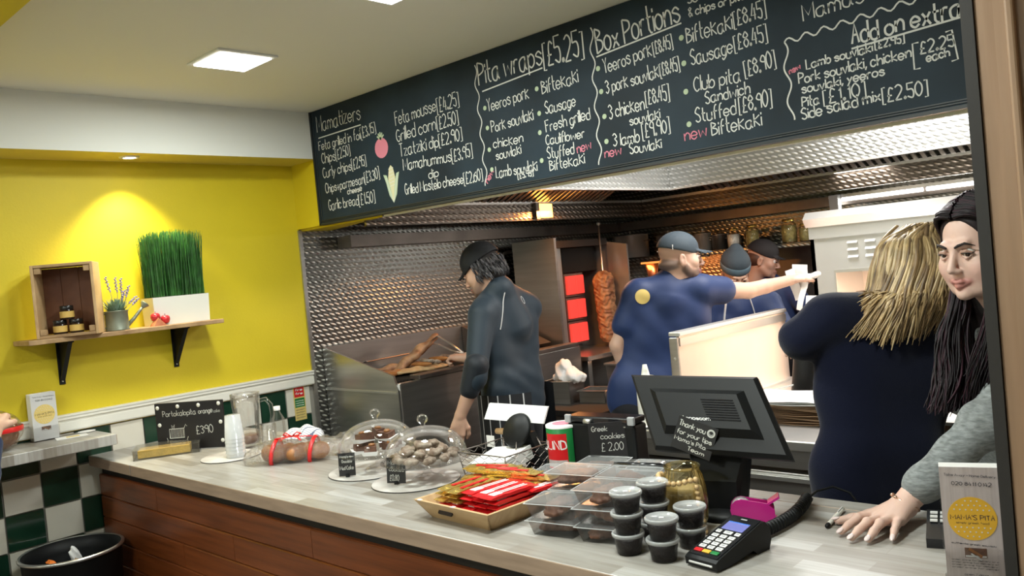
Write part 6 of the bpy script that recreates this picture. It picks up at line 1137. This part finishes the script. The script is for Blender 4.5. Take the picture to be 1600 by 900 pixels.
def ring_patch(J, z0, z1, a0, a1, rad, n=24, nz=8, cx=None, cy=None, sq=.82):
    c = J['waist']; cx = c[0] if cx is None else cx; cy = c[1] if cy is None else cy
    return lambda u, v: (cx+math.cos(a0+(a1-a0)*u)*rad*sq*(1+.03*math.sin(u*20)), cy+math.sin(a0+(a1-a0)*u)*rad*(1+.02*math.sin(u*17)), z0+(z1-z0)*v)
ap.grid(ring_patch(J, .38, 1.0, .75*PI-1.3, 2*PI-.35, .215), 40, 10, 0)
st = MB()
for k in range(16):
    u0 = .02+k/16; fn = ring_patch(J, .38, 1.0, .75*PI-1.3, 2*PI-.35, .2165); st.grid(lambda u, v: fn(u0+u*.006, v), 1, 10, 0)
a_ = ap.build('apron', 'apron', p, True); st.build('pinstripes', 'stripe', a_, True)
s = SDF(); legs(s, J, BLK, .09); pelvis(s, J, BLK, .112); s.mesh('trousers', 'cloths', .014, p); shoes(p, J)
cap_hat(p, Mh, (.008, .009, .011), tall=1.12, r=1.06, brimlen=.06, droop=.012)
def gh(rnd, i):
    a = rnd.uniform(PI*.62, PI*2.38) if 0 else rnd.uniform(-.25, PI+.25); a = -a; z = rnd.uniform(-.035, .045); q = Vector((math.cos(a)*.079, -.016+math.sin(a)*.098, z)); out = Vector((math.cos(a), math.sin(a), 0))
    return [q+out*(.004+.008*math.sin(t/5*PI))+Vector((.004*math.sin(i+t*1.1), -.002*t, -.0085*t)) for t in range(6)]
s = SDF(); s.ell((0, -.028, .022), (.0785, .0935, .072), .01, (.03, .027, .027)); s.ell((0, -.07, -.045), (.055, .045, .04), .02, (.03, .027, .027)); s.ell((0, .06, -.02), (.11, .07, .12), .01, None, None, 1); s.mesh('hair', 'haird', .006, p, M4=Mh)
hair_tufts(p, 'hair_locks', 'haird', None, 340, gh, [(.05, .048, .05), (.02, .018, .02), (.10, .095, .10)], .0048, M4=Mh, seed=3)
# white raglan seam and round emblem on the back
BV_ = {}
def surf(obj, pt, d):
    """nearest surface point of obj from pt along d"""
    from mathutils.bvhtree import BVHTree
    if obj.name not in BV_: BV_[obj.name] = BVHTree.FromPolygons([v.co[:] for v in obj.data.vertices], [tuple(q.vertices) for q in obj.data.polygons])
    loc, n, i, dd = BV_[obj.name].ray_cast(Vector(pt), Vector(d).normalized()); return (loc, n) if loc is not None else (Vector(pt), Vector(d).normalized())
s = MB(); pts = []
for k in range(12):
    t = k/11; q = Vector((1.6, 1.575-.03*t-.02*t*t, 1.485-.175*t)); l, n_ = surf(sh, q, (-1, 0, 0)); pts.append(l+n_*.001)
s.tube(pts, .0028, 6); s.build('seam', 'stripe', sh)
l, n_ = surf(sh, (1.6, 1.72, 1.435), (-1, 0, 0)); Me = Matrix.Translation(l+n_*.002) @ n_.to_track_quat('Z', 'Y').to_matrix().to_4x4()
s = MB(); s.T = Me; s.lathe([(.017, 0), (.0195, .0012), (.0215, 0)], 28); write(s, 'H', -.008, -.009, .008, -.009, .018, .004); s.build('emblem', 'stripe', sh)
s = SDF(); s.path([(0.985+.055*math.cos(a), 1.64+.06*math.sin(a), 1.515+.01*math.cos(a)) for a in [i*PI/8-PI/2 for i in range(9)]], .008, k=.004, c=(.55, .55, .55)); s.mesh('collar', 'cloths', .004, p)
finish(p, (1.05, 1.65, 0))
# ---- man in navy T-shirt reaching right, profile with beard and cap
p = person('bearded person in navy T-shirt and grey cap stretching one arm out')
J = dict(neck=V3(1.675, 2.185, 1.465), shL=V3(1.565, 2.055, 1.41), shR=V3(1.80, 2.27, 1.405), elL=V3(1.475, 1.98, 1.17), haL=V3(1.50, 2.02, .95), elR=V3(1.925, 2.50, 1.375), haR=V3(2.055, 2.70, 1.405), chest=V3(1.665, 2.145, 1.27), waist=V3(1.60, 2.08, 1.06), hip=V3(1.575, 2.03, .90), front=(-.55, .8, 0), w=.18, dep=.62)
Mh = frame((1.735, 2.215, 1.572), (.74, .66, -.03), (0, 0, 1))
hs = head_sdf(SKP, (.45, .2, .17), (.16, .10, .075), .056); hs.cap((.07, -.005, -.02), (.055, .02, -.07), .008, .012, .012, (.14, .09, .07)); hs.cap((-.07, -.005, -.02), (-.055, .02, -.07), .008, .012, .012, (.14, .09, .07)); hs.path([(-.022, .086, -.057), (0, .094, -.054), (.022, .086, -.057)], .003, k=.003, c=(.1, .06, .05))
hs.ell((0, -.05, -.03), (.066, .066, .035), .02, (.22, .15, .12))
fine = [hs.mesh('h', 'skin', .004, p, M4=Mh)]
f = SDF(); f.cap(J['shR'], J['elR'], .050, .040, .01, SKP); f.path([J['elR'], J['elR']*.6+J['haR']*.4, J['haR']], [.040, .036, .025], k=.01, c=SKP); hand(f, J['haR'], (.5, .8, .12), (-.1, 0, 1), SKP, .45); f.cap(J['shL'], J['elL'], .05, .038, .01, SKP); f.cap(J['elL'], J['haL'], .038, .026, .01, SKP); hand(f, J['haL'], (.15, .3, -1), (-.8, .2, 0), SKP, .5); fine.append(f.mesh('f', 'skin', .005, p))
body_of(p, J, fine, SKP)
s = SDF(); torso(s, J, NAVY, .198, .64, .05); s.cap(J['shL'], J['elL']*.6+J['shL']*.4, .072, .068, .03, NAVY); s.cap(J['shR'], J['elR']*.42+J['shR']*.58, .076, .070, .03, NAVY); s.cap(J['neck'], J['neck']-V3(0, 0, .04), .064, .08, .03, NAVY)
pelvis(s, J, NAVY, .100, .062, .72); sh = s.mesh('shirt', 'jersey', .009, p, disp=wrinkle(.0012, 70, (.6, .45, .65), 8, 2))
l, n_ = surf(sh, (2.4, .9, 1.47), Vector((1.60, 2.05, 1.40))-Vector((2.4, .9, 1.47))); Me = Matrix.Translation(l) @ n_.to_track_quat('Z', 'Y').to_matrix().to_4x4()
s = MB(); rr = .036
pts = []
for ring in range(5):
    for k in range(24):
        a = 2*PI*k/24; q = Me @ Vector((rr*ring/4*math.cos(a), rr*ring/4*math.sin(a), .06)); ll, nn = surf(sh, q, -n_); pts.append(ll+nn*.0015)
s.add(pts, [(r_*24+k, r_*24+(k+1) % 24, (r_+1)*24+(k+1) % 24, (r_+1)*24+k) for r_ in range(4) for k in range(24)]); s.build('round_print', 'ochre2', sh, True)
s = SDF(); s.path([tuple(np.array((1.675, 2.185, 1.49))+np.array((.72, .69, 0))*.058*math.sin(a)+np.array((.69, -.72, 0))*.052*math.cos(a)+V3(0, 0, -.012*math.sin(a))) for a in [i*PI/6 for i in range(13)]], .006, k=.004, c=(.75, .74, .72)); s.mesh('collar', 'cloths', .004, p)
s = SDF(); legs(s, J, BLK, .09); pelvis(s, J, BLK, .088, .06); s.mesh('trousers', 'cloths', .014, p); shoes(p, J)
c = cap_hat(p, Mh, (.045, .062, .078), tall=.98, brimlen=.078, droop=.004)
s = MB(); s.T = Mh; s.box(-.012, .012, -.1165, -.114, .034, .04); s.rbox(.070, .078, -.055, -.05, .04, .065, .001); s.build('cap_tab', 'stripe', c)
e = eyes(p, Mh, (.1, 1, -.1)); s = MB(); s.T = Mh
for q in (-1, 1): s.tube([(q*.014, .091, .016), (q*.03, .0885, .021), (q*.046, .078, .016)], [.002, .0032, .0015], 6)
s.build('eyebrows', 'browm', p, True)
finish(p, (1.575, 2.03, 0))
# ---- chef facing us, head bowed, black skull cap, striped bib apron
p = person('person in tall grey chef cap and striped bib apron, head bowed')
J = dict(neck=V3(1.465, 3.22, 1.33), shL=V3(1.62, 3.33, 1.245), shR=V3(1.33, 3.06, 1.235), elL=V3(1.75, 3.26, 1.05), haL=V3(1.72, 3.05, 1.03), elR=V3(1.36, 2.93, 1.04), haR=V3(1.5, 2.85, 1.0), chest=V3(1.47, 3.2, 1.12), waist=V3(1.45, 3.24, .95), hip=V3(1.43, 3.27, .86), front=(.62, -.78, 0), w=.18, dep=.62)
Mh = frame((1.50, 3.17, 1.44), (.60, -.62, -.5), (0, 0, 1))
hs = head_sdf(SK, (.42, .2, .15), None, .054); fine = [hs.mesh('h', 'skin', .005, p, M4=Mh)]
f = SDF(); f.cap(J['elL'], J['haL'], .036, .026, .01, SK); f.cap(J['elR'], J['haR'], .036, .026, .01, SK); hand(f, J['haL'], (-.3, -1, -.2), (0, 0, 1), SK, .6); hand(f, J['haR'], (.6, -.6, -.2), (0, 0, 1), SK, .6); fine.append(f.mesh('f', 'skin', .006, p))
body_of(p, J, fine, SK)
s = SDF(); torso(s, J, NAVY, .198, .64, .05); s.cap(J['shL'], J['elL']*.7+J['shL']*.3, .07, .062, .03, NAVY); s.cap(J['shR'], J['elR']*.7+J['shR']*.3, .07, .062, .03, NAVY); sh = s.mesh('shirt', 'jersey', .01, p, disp=wrinkle(.004, 45, (.3, .3, .9), 5, 4))
fr_ = Vector(J['front']).normalized(); sd_ = Vector((fr_[1], -fr_[0], 0)); s = MB(); st = MB()
cc = Vector(J['chest'])
def bib(u, v): return tuple(cc+fr_*(.132+.006*math.sin(v*9)-.06*(abs(u-.5)*2)**2)+sd_*(u-.5)*.27+Vector((0, 0, -.30+.345*v)))
s.grid(bib, 12, 8); a_ = s.build('apron', 'apron', p, True)
for k in range(9): u0 = .03+k/8.6; st.grid(lambda u, v: tuple(Vector(bib(u0+u*.025, v))+fr_*.0015), 1, 8)
st.build('pinstripes', 'stripe', a_, True)
s = MB()
for q in (-1, 1):
    pts = []
    for k in range(8): t = k/7; o_ = cc+sd_*q*(.095-.035*t)+Vector((0, 0, .045+.17*t)); l, n_ = surf(sh, o_+fr_*.3, -fr_); pts.append(l+n_*.003)
    s.tube(pts, .008, 6, flat=.4)
s.build('apron_strap', 'stripe', a_, True)
s = SDF(); legs(s, J, BLK, .09); s.mesh('trousers', 'cloths', .016, p); shoes(p, J)
s = SDF(); s.ell((0, -.016, .075), (.084, .102, .078), .01, (.04, .055, .068)); s.cap((0, -.02, .12), (0, -.03, .145), .045, .04, .03, (.04, .055, .068)); s.ell((0, -.01, .0), (.2, .2, .034), .004, (.04, .055, .068), None, 1); s.cap((-.03, -.016, .12), (.03, -.05, .15), .014, .014, .01, (.03, .045, .058), None, 1, 1)
c = s.mesh('chef_cap', 'capm', .005, p, M4=Mh); s = MB(); s.T = Mh; s.T = Mh @ Matrix.Translation((0, -.014, 0)); s.lathe([(.0845, .034), (.0865, .038), (.087, .072), (.0845, .076)], 32, sy=1.18); s.build('cap_band', 'bluew', c, True)
eyes(p, Mh, (0, 1, -.6)); finish(p, (1.43, 3.27, 0))
# ---- fourth cook, mostly hidden behind
p = person('person in dark cap mostly hidden behind the tall grey chef cap')
J = dict(neck=V3(1.385, 3.80, 1.38), shL=V3(1.25, 3.66, 1.28), shR=V3(1.56, 3.80, 1.27), elL=V3(1.12, 3.62, 1.08), haL=V3(1.10, 3.42, 1.03), elR=V3(1.74, 3.66, 1.12), haR=V3(1.80, 3.45, 1.13), chest=V3(1.42, 3.75, 1.15), waist=V3(1.42, 3.77, .98), hip=V3(1.42, 3.78, .88), front=(.5, -.86, 0), w=.17, dep=.6)
Mh = frame((1.40, 3.75, 1.50), (.9, .2, -.25), (0, 0, 1)); hs = head_sdf((.5, .28, .2), (.42, .2, .15), None, .052); fine = [hs.mesh('h', 'skin', .006, p, M4=Mh)]
f = SDF(); f.cap(J['elR'], J['haR'], .036, .026, .01, SK); hand(f, J['haR'], (.1, -1, .5), (0, 0, 1), SK, 1.1); f.cap(J['elL'], J['haL'], .036, .026, .01, SK); hand(f, J['haL'], (.5, -.7, -.2), (0, 0, 1), SK, .7); fine.append(f.mesh('f', 'skin', .006, p)); body_of(p, J, fine, SK)
s = SDF(); torso(s, J, NAVY, .19, .64, .05); s.cap(J['shL'], J['elL'], .066, .05, .03, NAVY); s.cap(J['shR'], J['elR'], .066, .05, .03, NAVY); s.mesh('shirt', 'jersey', .012, p)
s = SDF(); legs(s, J, BLK, .09); s.mesh('trousers', 'cloths', .018, p); shoes(p, J); cap_hat(p, Mh, (.02, .017, .018), brimlen=.06); eyes(p, Mh)
s = SDF(); s.ell((0, -.04, .0), (.08, .075, .06), .01, (.09, .04, .025)); s.mesh('hair', 'haird', .007, p, M4=Mh); finish(p, (1.42, 3.78, 0))
# ---- blonde woman from behind, navy top, head bowed to the right
p = person('blonde long-haired person in navy top with back to the counter')
J = dict(neck=V3(3.10, 1.17, 1.385), shL=V3(2.945, 1.00, 1.368), shR=V3(3.16, 1.265, 1.335), elL=V3(2.885, .965, 1.315), haL=V3(2.78, 1.22, 1.27), elR=V3(3.10, 1.42, 1.08), haR=V3(2.92, 1.52, .97), chest=V3(3.055, 1.13, 1.20), waist=V3(3.045, 1.085, 1.05), hip=V3(3.035, 1.06, .87), front=(-.62, .78, 0), w=.178, dep=.60)
Mh = frame((3.118, 1.20, 1.462), (-.25, .85, -.48), (0, 0, 1))
hs = head_sdf((.60, .36, .26), (.5, .2, .18), None, .045, True, ne=(0, .02, -.12)); fine = [hs.mesh('h', 'skin', .006, p, M4=Mh)]
f = SDF(); f.cap(J['elL'], J['haL'], .038, .026, .01, SKP); hand(f, J['haL'], (-.7, .7, -.1), (0, 0, 1), SKP, .5, .92); f.cap(J['elR'], J['haR'], .036, .025, .01, SKP); hand(f, J['haR'], (-.8, .4, -.3), (0, 0, 1), SKP, .5, .92); fine.append(f.mesh('f', 'skin', .006, p)); body_of(p, J, fine, SKP)
s = SDF(); torso(s, J, NAVYD, .196, .62, .05); s.cap(J['shL'], J['elL'], .068, .060, .03, NAVYD); s.cap(J['elL'], J['elL']*.55+J['haL']*.45, .058, .052, .02, NAVYD); s.cap(J['shR'], J['elR'], .066, .052, .03, NAVYD); s.cap(J['elR'], J['haR']*.6+J['elR']*.4, .05, .045, .02, NAVYD); pelvis(s, dict(J, hip=J['hip']-V3(0, 0, -.02)), NAVYD, .117, .07, .72); s.mesh('sweater', 'cloths', .010, p, disp=wrinkle(.0035, 34, (.2, .1, 1), 4, 1))
s = SDF(); legs(s, J, (.006, .007, .012), .092); pelvis(s, J, (.006, .008, .018), .104); s.mesh('trousers', 'cloths', .014, p); shoes(p, J)
BL = [(.46, .31, .15), (.36, .23, .10), (.56, .41, .22), (.24, .14, .06), (.50, .35, .17)]
Lw = lambda *q: np.array(Mh @ Vector(q))
s = SDF(); HB = (.30, .19, .085); s.ell(Lw(0, -.02, .035), (.086, .088, .086), .03, HB); s.cap(Lw(0, -.04, .0), (3.09, 1.09, 1.40), .055, .035, .03, HB); s.cap(Lw(.03, -.03, .0), (3.15, 1.14, 1.38), .06, .035, .03, HB)
s.mesh('hair', 'hairb', .007, p, disp=wrinkle(.004, 160, (.7, .68, .1), 6, 1))
def spline0(P_, n):
    out = []
    for k in range(n):
        t = k/(n-1)*(len(P_)-1); i_ = min(int(t), len(P_)-2); u = t-i_; a, b, c_, d_ = P_[max(i_-1, 0)], P_[i_], P_[i_+1], P_[min(i_+2, len(P_)-1)]
        out.append(.5*((2*b)+(c_-a)*u+(2*a-5*b+4*c_-d_)*u*u+(3*b-a-3*c_+d_)*u**3))
    return out
def bh(rnd, i):
    R2 = Vector((.7245, .6828, 0)); B2 = Vector((.687, -.726, 0)); Hc = Vector((3.117, 1.20, 1.498)); u = rnd.uniform(.07, 1); g = rnd.gauss; lay = rnd.uniform(0, .020)
    ph = PI*(.02+.92*u); dr = -R2*math.cos(ph)+B2*math.sin(ph)
    root = Hc+Vector((0, 0, .098+lay))+R2*(.045+.03*(u-.5)+g(0, .014))+B2*rnd.uniform(-.03, .035)
    T = [Vector((2.952, .971, 1.37)), Vector((3.019, .992, 1.335)), Vector((3.109, 1.040, 1.304)), Vector((3.155, 1.125, 1.312)), Vector((3.185, 1.20, 1.335))]; t = min(u*4, 3.999); k_ = int(t); tip = T[k_].lerp(T[k_+1], t-k_)
    hT = tip-Hc; hT[2] = 0; hT.normalize(); bl = (dr*.45+hT*.55).normalized()
    s0 = Hc+dr*(.066+lay)+Vector((0, 0, .078)); s1 = Hc+(dr*.75+hT*.25).normalized()*(.104+lay)+Vector((0, 0, .014)); s2 = Hc+bl*(.126+lay)+Vector((0, 0, -.058))
    sh_ = rnd.choice((.3, .55, .8, 1, 1, 1)); tip = s2.lerp(tip, sh_)+R2*g(0, .012)+Vector((0, 0, g(0, .014)))+B2*rnd.uniform(-.004, .012); m_ = s2.lerp(tip, .5)+B2*.006
    out = spline0([root, s0, s1, s2, m_, tip], 20); p0 = rnd.uniform(0, 6.28); am = rnd.uniform(.001, .0045); fr = rnd.uniform(.35, .6)
    return [v+R2*am*math.sin(p0+k*fr)*min(1, k/8)+B2*am*.5*math.cos(p0+k*fr*.8)*min(1, k/8) for k, v in enumerate(out)]
BL = [(.38, .26, .12), (.28, .18, .08), (.48, .35, .18), (.20, .125, .055), (.52, .39, .22), (.13, .08, .038), (.34, .23, .11)]
hair_tufts(p, 'hair_locks', 'hairb', None, 1150, bh, BL, .0068, M4=None, seed=5)
finish(p, (3.035, 1.06, 0))
# ---- dark-haired woman at the end of the counter
p = person('person with long black hair in grey marl sweater, hand on the counter')
SW = (.66, .44, .36); GREY = (.21, .225, .225)
J = dict(neck=V3(3.400, .955, 1.375), shL=V3(3.475, .90, 1.265), shR=V3(3.29, 1.12, 1.27), elL=V3(3.415, .70, 1.155), haL=V3(3.272, .583, .994), elR=V3(3.33, 1.30, 1.06), haR=V3(3.38, 1.24, .86), chest=V3(3.375, 1.01, 1.2), waist=V3(3.40, 1.06, 1.03), hip=V3(3.42, 1.12, .9), front=(-.2, -.98, 0), w=.165, dep=.62)
Mh = frame((3.386, .872, 1.544), (-.40, -.90, -.13), (-.03, -.05, 1))
hs = head_sdf(SW, (.46, .19, .16), None, .048, True, False, (.40, .235, .17)); hs.ell((.038, .056, -.040), (.022, .020, .024), .025, (.68, .42, .35)); hs.ell((-.038, .056, -.040), (.022, .020, .024), .025, (.68, .42, .35)); hs.ell((.036, .035, -.066), (.022, .024, .024), .025, SW); hs.ell((-.036, .035, -.066), (.022, .024, .024), .025, SW)
fine = [hs.mesh('h', 'skin', .0026, p, M4=Mh)]
# the hand pressed on the worktop, five spread fingers
TZ = .952; Wr = V3(3.268, .580, .990); f = SDF(); c = SW
kn = {'i': (3.222, .508), 'm': (3.244, .497), 'r': (3.264, .498), 'p': (3.282, .507)}
f.path([J['elL']*.35+Wr*.65, Wr], [.030, .0235], k=.01, c=c)
for q, (x, y) in kn.items(): f.cap(Wr+V3((x-3.252)*.35, -.008, -.004), (x, y, TZ+.024), .019, .0135, .014, c)
f.cap((3.235, .54, .97), (3.268, .535, .968), .014, .014, .012, c)
TIP = {'i': (3.186, .424), 'm': (3.219, .396), 'r': (3.252, .402), 'p': (3.291, .432)}
nails = []
for q, (x, y) in TIP.items():
    k0 = V3(*kn[q], TZ+.026); t = V3(x, y, TZ+.0085); L = np.linalg.norm(t-k0); a = k0*.55+t*.45+V3(0, 0, .010 if q != 'p' else .006); b = k0*.24+t*.76+V3(0, 0, .006); r = .0092 if q != 'p' else .008
    f.path([k0, a, b, t], [r*1.12, r*1.05, r*.95, r*.78], k=.004, c=c); f.ell(a+V3(0, 0, .0035), (r*1.0, r*1.0, r*.75), .004, tuple(v*.92 for v in c)); d = (t-b)/np.linalg.norm(t-b); nails.append((t+V3(0, 0, r*.72)+d*.001, d, r*.74))
f.path([V3(3.236, .560, .978), V3(3.205, .532, .968), V3(3.178, .510, .964), V3(3.152, .490, TZ+.009)], [.016, .0125, .0105, .0085], k=.008, c=c); nails.append((V3(3.151, .488, TZ+.0165), np.array((-.78, -.6, -.15)), .0066))
for q in 'imr': k0 = V3(*kn[q], TZ+.030); f.cap(Wr+V3(0, -.01, .012), k0, .004, .005, .008, c)
fine.append(f.mesh('f', 'skin', .0026, p, flat_bottom=TZ)); f = SDF(); f.cap(J['elR'], J['haR'], .034, .025, .01, c); hand(f, J['haR'], (0, 0, -1), (0, -1, 0), c, .3, .9); fine.append(f.mesh('f', 'skin', .006, p))
body_of(p, J, fine, SW)
s = MB()
for (pt, d, r) in nails:
    x = Vector(d).normalized(); z = (Vector((0, 0, 1))-x*x[2]).normalized(); y = z.cross(x); s.T = Matrix(((x[0], y[0], z[0], pt[0]), (x[1], y[1], z[1], pt[1]), (x[2], y[2], z[2], pt[2]), (0, 0, 0, 1))); s.sph((.004, 0, -.0005), 1, 12, sc=(.0105, r*.92, .0032))
s.build('nails', 'nail', p, True)
s = SDF(); torso(s, J, GREY, .172, .64, .05); s.path([J['shL'], J['elL'], J['elL']*.24+Wr*.76+V3(0, 0, .003)], [.060, .048, .037], k=.03, c=GREY); s.path([J['elL']*.27+Wr*.73, J['elL']*.20+Wr*.80+V3(0, 0, .003)], [.041, .040], k=.01, c=GREY); s.cap(J['shR'], J['elR'], .058, .046, .03, GREY); s.cap(J['elR'], J['haR']*.8+J['elR']*.2, .045, .036, .02, GREY)
s.ell(J['chest']+V3(-.06, -.10, -.02), (.055, .05, .055), .04, GREY); s.ell(J['chest']+V3(.05, -.10, -.02), (.055, .05, .055), .04, GREY)
s.mesh('sweater', 'marl', .006, p, disp=wrinkle(.003, 60, (.6, .5, .6), 7, 3))
s = SDF(); legs(s, J, BLK, .085); pelvis(s, J, BLK, .095); s.mesh('trousers', 'cloths', .016, p); shoes(p, J)
eyes(p, Mh, (-.35, .9, -.25))
s = MB(); s.T = Mh
for q in (-1, 1): s.tube([(q*.011, .0915, .0165), (q*.022, .0925, .0215), (q*.036, .0885, .0258), (q*.052, .0745, .0165)], [.0026, .0036, .0030, .0009], 6)
s.build('eyebrows', 'browm', p, True)
s = MB(); s.T = Mh
for q in (-1, 1): s.tube([(q*.017, .0835, .0005), (q*.024, .0895, .0028), (q*.034, .0885, .0030), (q*.0445, .081, .0005), (q*.051, .075, .004)], [.0006, .0012, .0015, .0013, .0004], 6)
s.build('eyelashes', 'lash', p, True)
HD = (.014, .009, .010); s = SDF(); s.ell((0, -.022, .042), (.082, .096, .088), .02, HD); s.ell((0, -.075, -.03), (.075, .055, .09), .03, HD); s.cap((.072, -.03, .02), (.080, -.04, -.12), .024, .03, .03, HD); s.cap((-.072, -.03, .02), (-.080, -.035, -.10), .02, .028, .03, HD)
hm = lambda *q: np.array(Mh.inverted() @ Vector(q)); s.cap(hm(3.36, .93, 1.46), hm(3.34, .93, 1.30), .04, .03, .03, HD); s.cap(hm(3.36, .93, 1.46), hm(3.42, .90, 1.32), .04, .03, .03, HD)
s.ell((0, .10, -.035), (.075, .098, .115), .012, None, None, 1); s.mesh('hair', 'haird', .0045, p, M4=Mh)
def spline(P_, n):
    out = []
    for k in range(n):
        t = k/(n-1)*(len(P_)-1); i_ = min(int(t), len(P_)-2); u = t-i_; a, b, c_, d_ = P_[max(i_-1, 0)], P_[i_], P_[i_+1], P_[min(i_+2, len(P_)-1)]
        out.append(.5*((2*b)+(c_-a)*u+(2*a-5*b+4*c_-d_)*u*u+(3*b-a-3*c_+d_)*u**3))
    return out
def dh(rnd, i):
    q = 1 if rnd.random() < .42 else -1; y = rnd.uniform(-.10, .072); g = rnd.gauss; j_ = lambda s_: Vector((g(0, s_), g(0, s_), g(0, s_)))
    zc = .040+.092*math.sqrt(max(0, 1-((y+.02)/.105)**2)); r0 = [Vector((q*.004, y, zc)), Vector((q*.050, y*.92-.004, .040+.068*math.sqrt(max(.1, 1-((y+.02)/.12)**2)))), Vector((q*.0835, min(y*.6, .015)-.008, .028)), Vector((q*.086, min(y*.4, .0)-.004, -.045))]
    P_ = [Mh @ v+j_(.0016) for v in r0]
    lo = ([(3.335, .885, 1.425), (3.325, .835, 1.335), (3.335, .770, 1.245), (3.325, .735, 1.175)] if q > 0 else [(3.435, .815, 1.43), (3.425, .80, 1.34), (3.405, .775, 1.25), (3.395, .76, 1.18)])
    if (Mh.to_3x3() @ Vector((1, 0, 0))).dot(Vector((.7, .7, 0))) > 0: lo = ([(3.435, .815, 1.43), (3.425, .80, 1.34), (3.405, .775, 1.25), (3.395, .76, 1.18)] if q > 0 else [(3.335, .885, 1.425), (3.325, .835, 1.335), (3.335, .770, 1.245), (3.325, .735, 1.175)])
    cut = rnd.choice((3, 4, 4, 4)); a = rnd.uniform(0, 6.28); R = rnd.random()**.5; off = Vector((.7245, .6828, 0))*R*.036*math.cos(a)+Vector((.687, -.726, 0))*R*.022*math.sin(a)
    for k, v in enumerate(lo[:cut]): P_.append(Vector(v)+off*(.5, .9, 1.15, 1.0)[k]+j_(.004))
    ph = rnd.uniform(0, 6.28); am = rnd.uniform(.003, .013); out = spline(P_, 24)
    return [v+Vector((.7245, .6828, 0))*am*math.sin(ph+k*.62)*max(0, (k-9)/14) for k, v in enumerate(out)]
hair_tufts(p, 'hair_locks', 'haird', None, 900, dh, [(.010, .006, .008), (.016, .008, .011), (.030, .010, .016), (.006, .004, .005), (.008, .006, .007)], .0056, M4=None, seed=9)
s = MB(); D_ = (Wr-J['elL']); D_ /= np.linalg.norm(D_); Mb = Matrix.Translation(Wr-D_*.004) @ Vector(D_).to_track_quat('Z', 'Y').to_matrix().to_4x4() @ Matrix.Rotation(.25, 4, 'X')
s.T = Mb; s.tube([(.034*math.cos(a), .032*math.sin(a), 0) for a in [i*2*PI/28 for i in range(29)]], .0019, 6); s.tube([(.0342*math.cos(a), .0322*math.sin(a), .005*math.sin(a*3)) for a in [i*2*PI/28 for i in range(29)]], .0009, 5)
for a in (1.2, 1.7): s.sph((.035*math.cos(a), .033*math.sin(a), 0), .0042, 8)
br = s.build('bracelet', 'rose', None, True); tag(br, 'thin rose-gold bracelet on the wrist of the hand resting on the counter', 'bracelet')
finish(p, (3.42, 1.12, 0))
# ---- customer at the left edge, only a sleeve and hand in view
p = person('person in a navy sleeve at the wall ledge, only forearm and elbow in view')
J = dict(neck=V3(.78, -1.08, 1.45), shL=V3(.62, -1.13, 1.38), shR=V3(.93, -.95, 1.37), elL=V3(.40, -1.0, 1.15), haL=V3(.22, -.80, 1.16), elR=V3(.79, -.60, 1.09), haR=V3(.60, -.50, 1.21), chest=V3(.80, -1.06, 1.24), waist=V3(.82, -1.1, 1.05), hip=V3(.82, -1.1, .9), front=(-.6, .8, 0), w=.18, dep=.62)
Mh = frame((.76, -1.05, 1.6), (-.6, .8, -.1)); hs = head_sdf(SKP, (.42, .2, .15), None, .055); fine = [hs.mesh('h', 'skin', .008, p, M4=Mh)]; f = SDF(); f.cap(J['elR'], J['haR'], .036, .027, .01, SKP); hand(f, J['haR'], (-.7, .3, .3), (0, 0, 1), SKP, .7); fine.append(f.mesh('f', 'skin', .006, p)); body_of(p, J, fine, SKP, .016)
s = SDF(); CN = (.012, .025, .075); torso(s, J, CN, .198, .64, .05); s.cap(J['shR'], J['elR'], .068, .056, .03, CN); s.cap(J['elR'], J['elR']*.35+J['haR']*.65, .054, .042, .02, CN); s.cap(J['shL'], J['elL'], .068, .056, .03, CN); s.cap(J['elL'], J['haL'], .054, .042, .02, CN); s.mesh('jumper', 'cloths', .012, p, disp=wrinkle(.004, 50, (.5, .3, .8), 6, 1))
s = SDF(); legs(s, J, BLK, .09); s.mesh('trousers', 'cloths', .018, p); shoes(p, J); s = SDF(); s.ell((0, -.03, .04), (.082, .092, .085), .02, (.03, .02, .015)); s.mesh('hair', 'haird', .01, p, M4=Mh); eyes(p, Mh); finish(p, (.82, -1.1, 0))
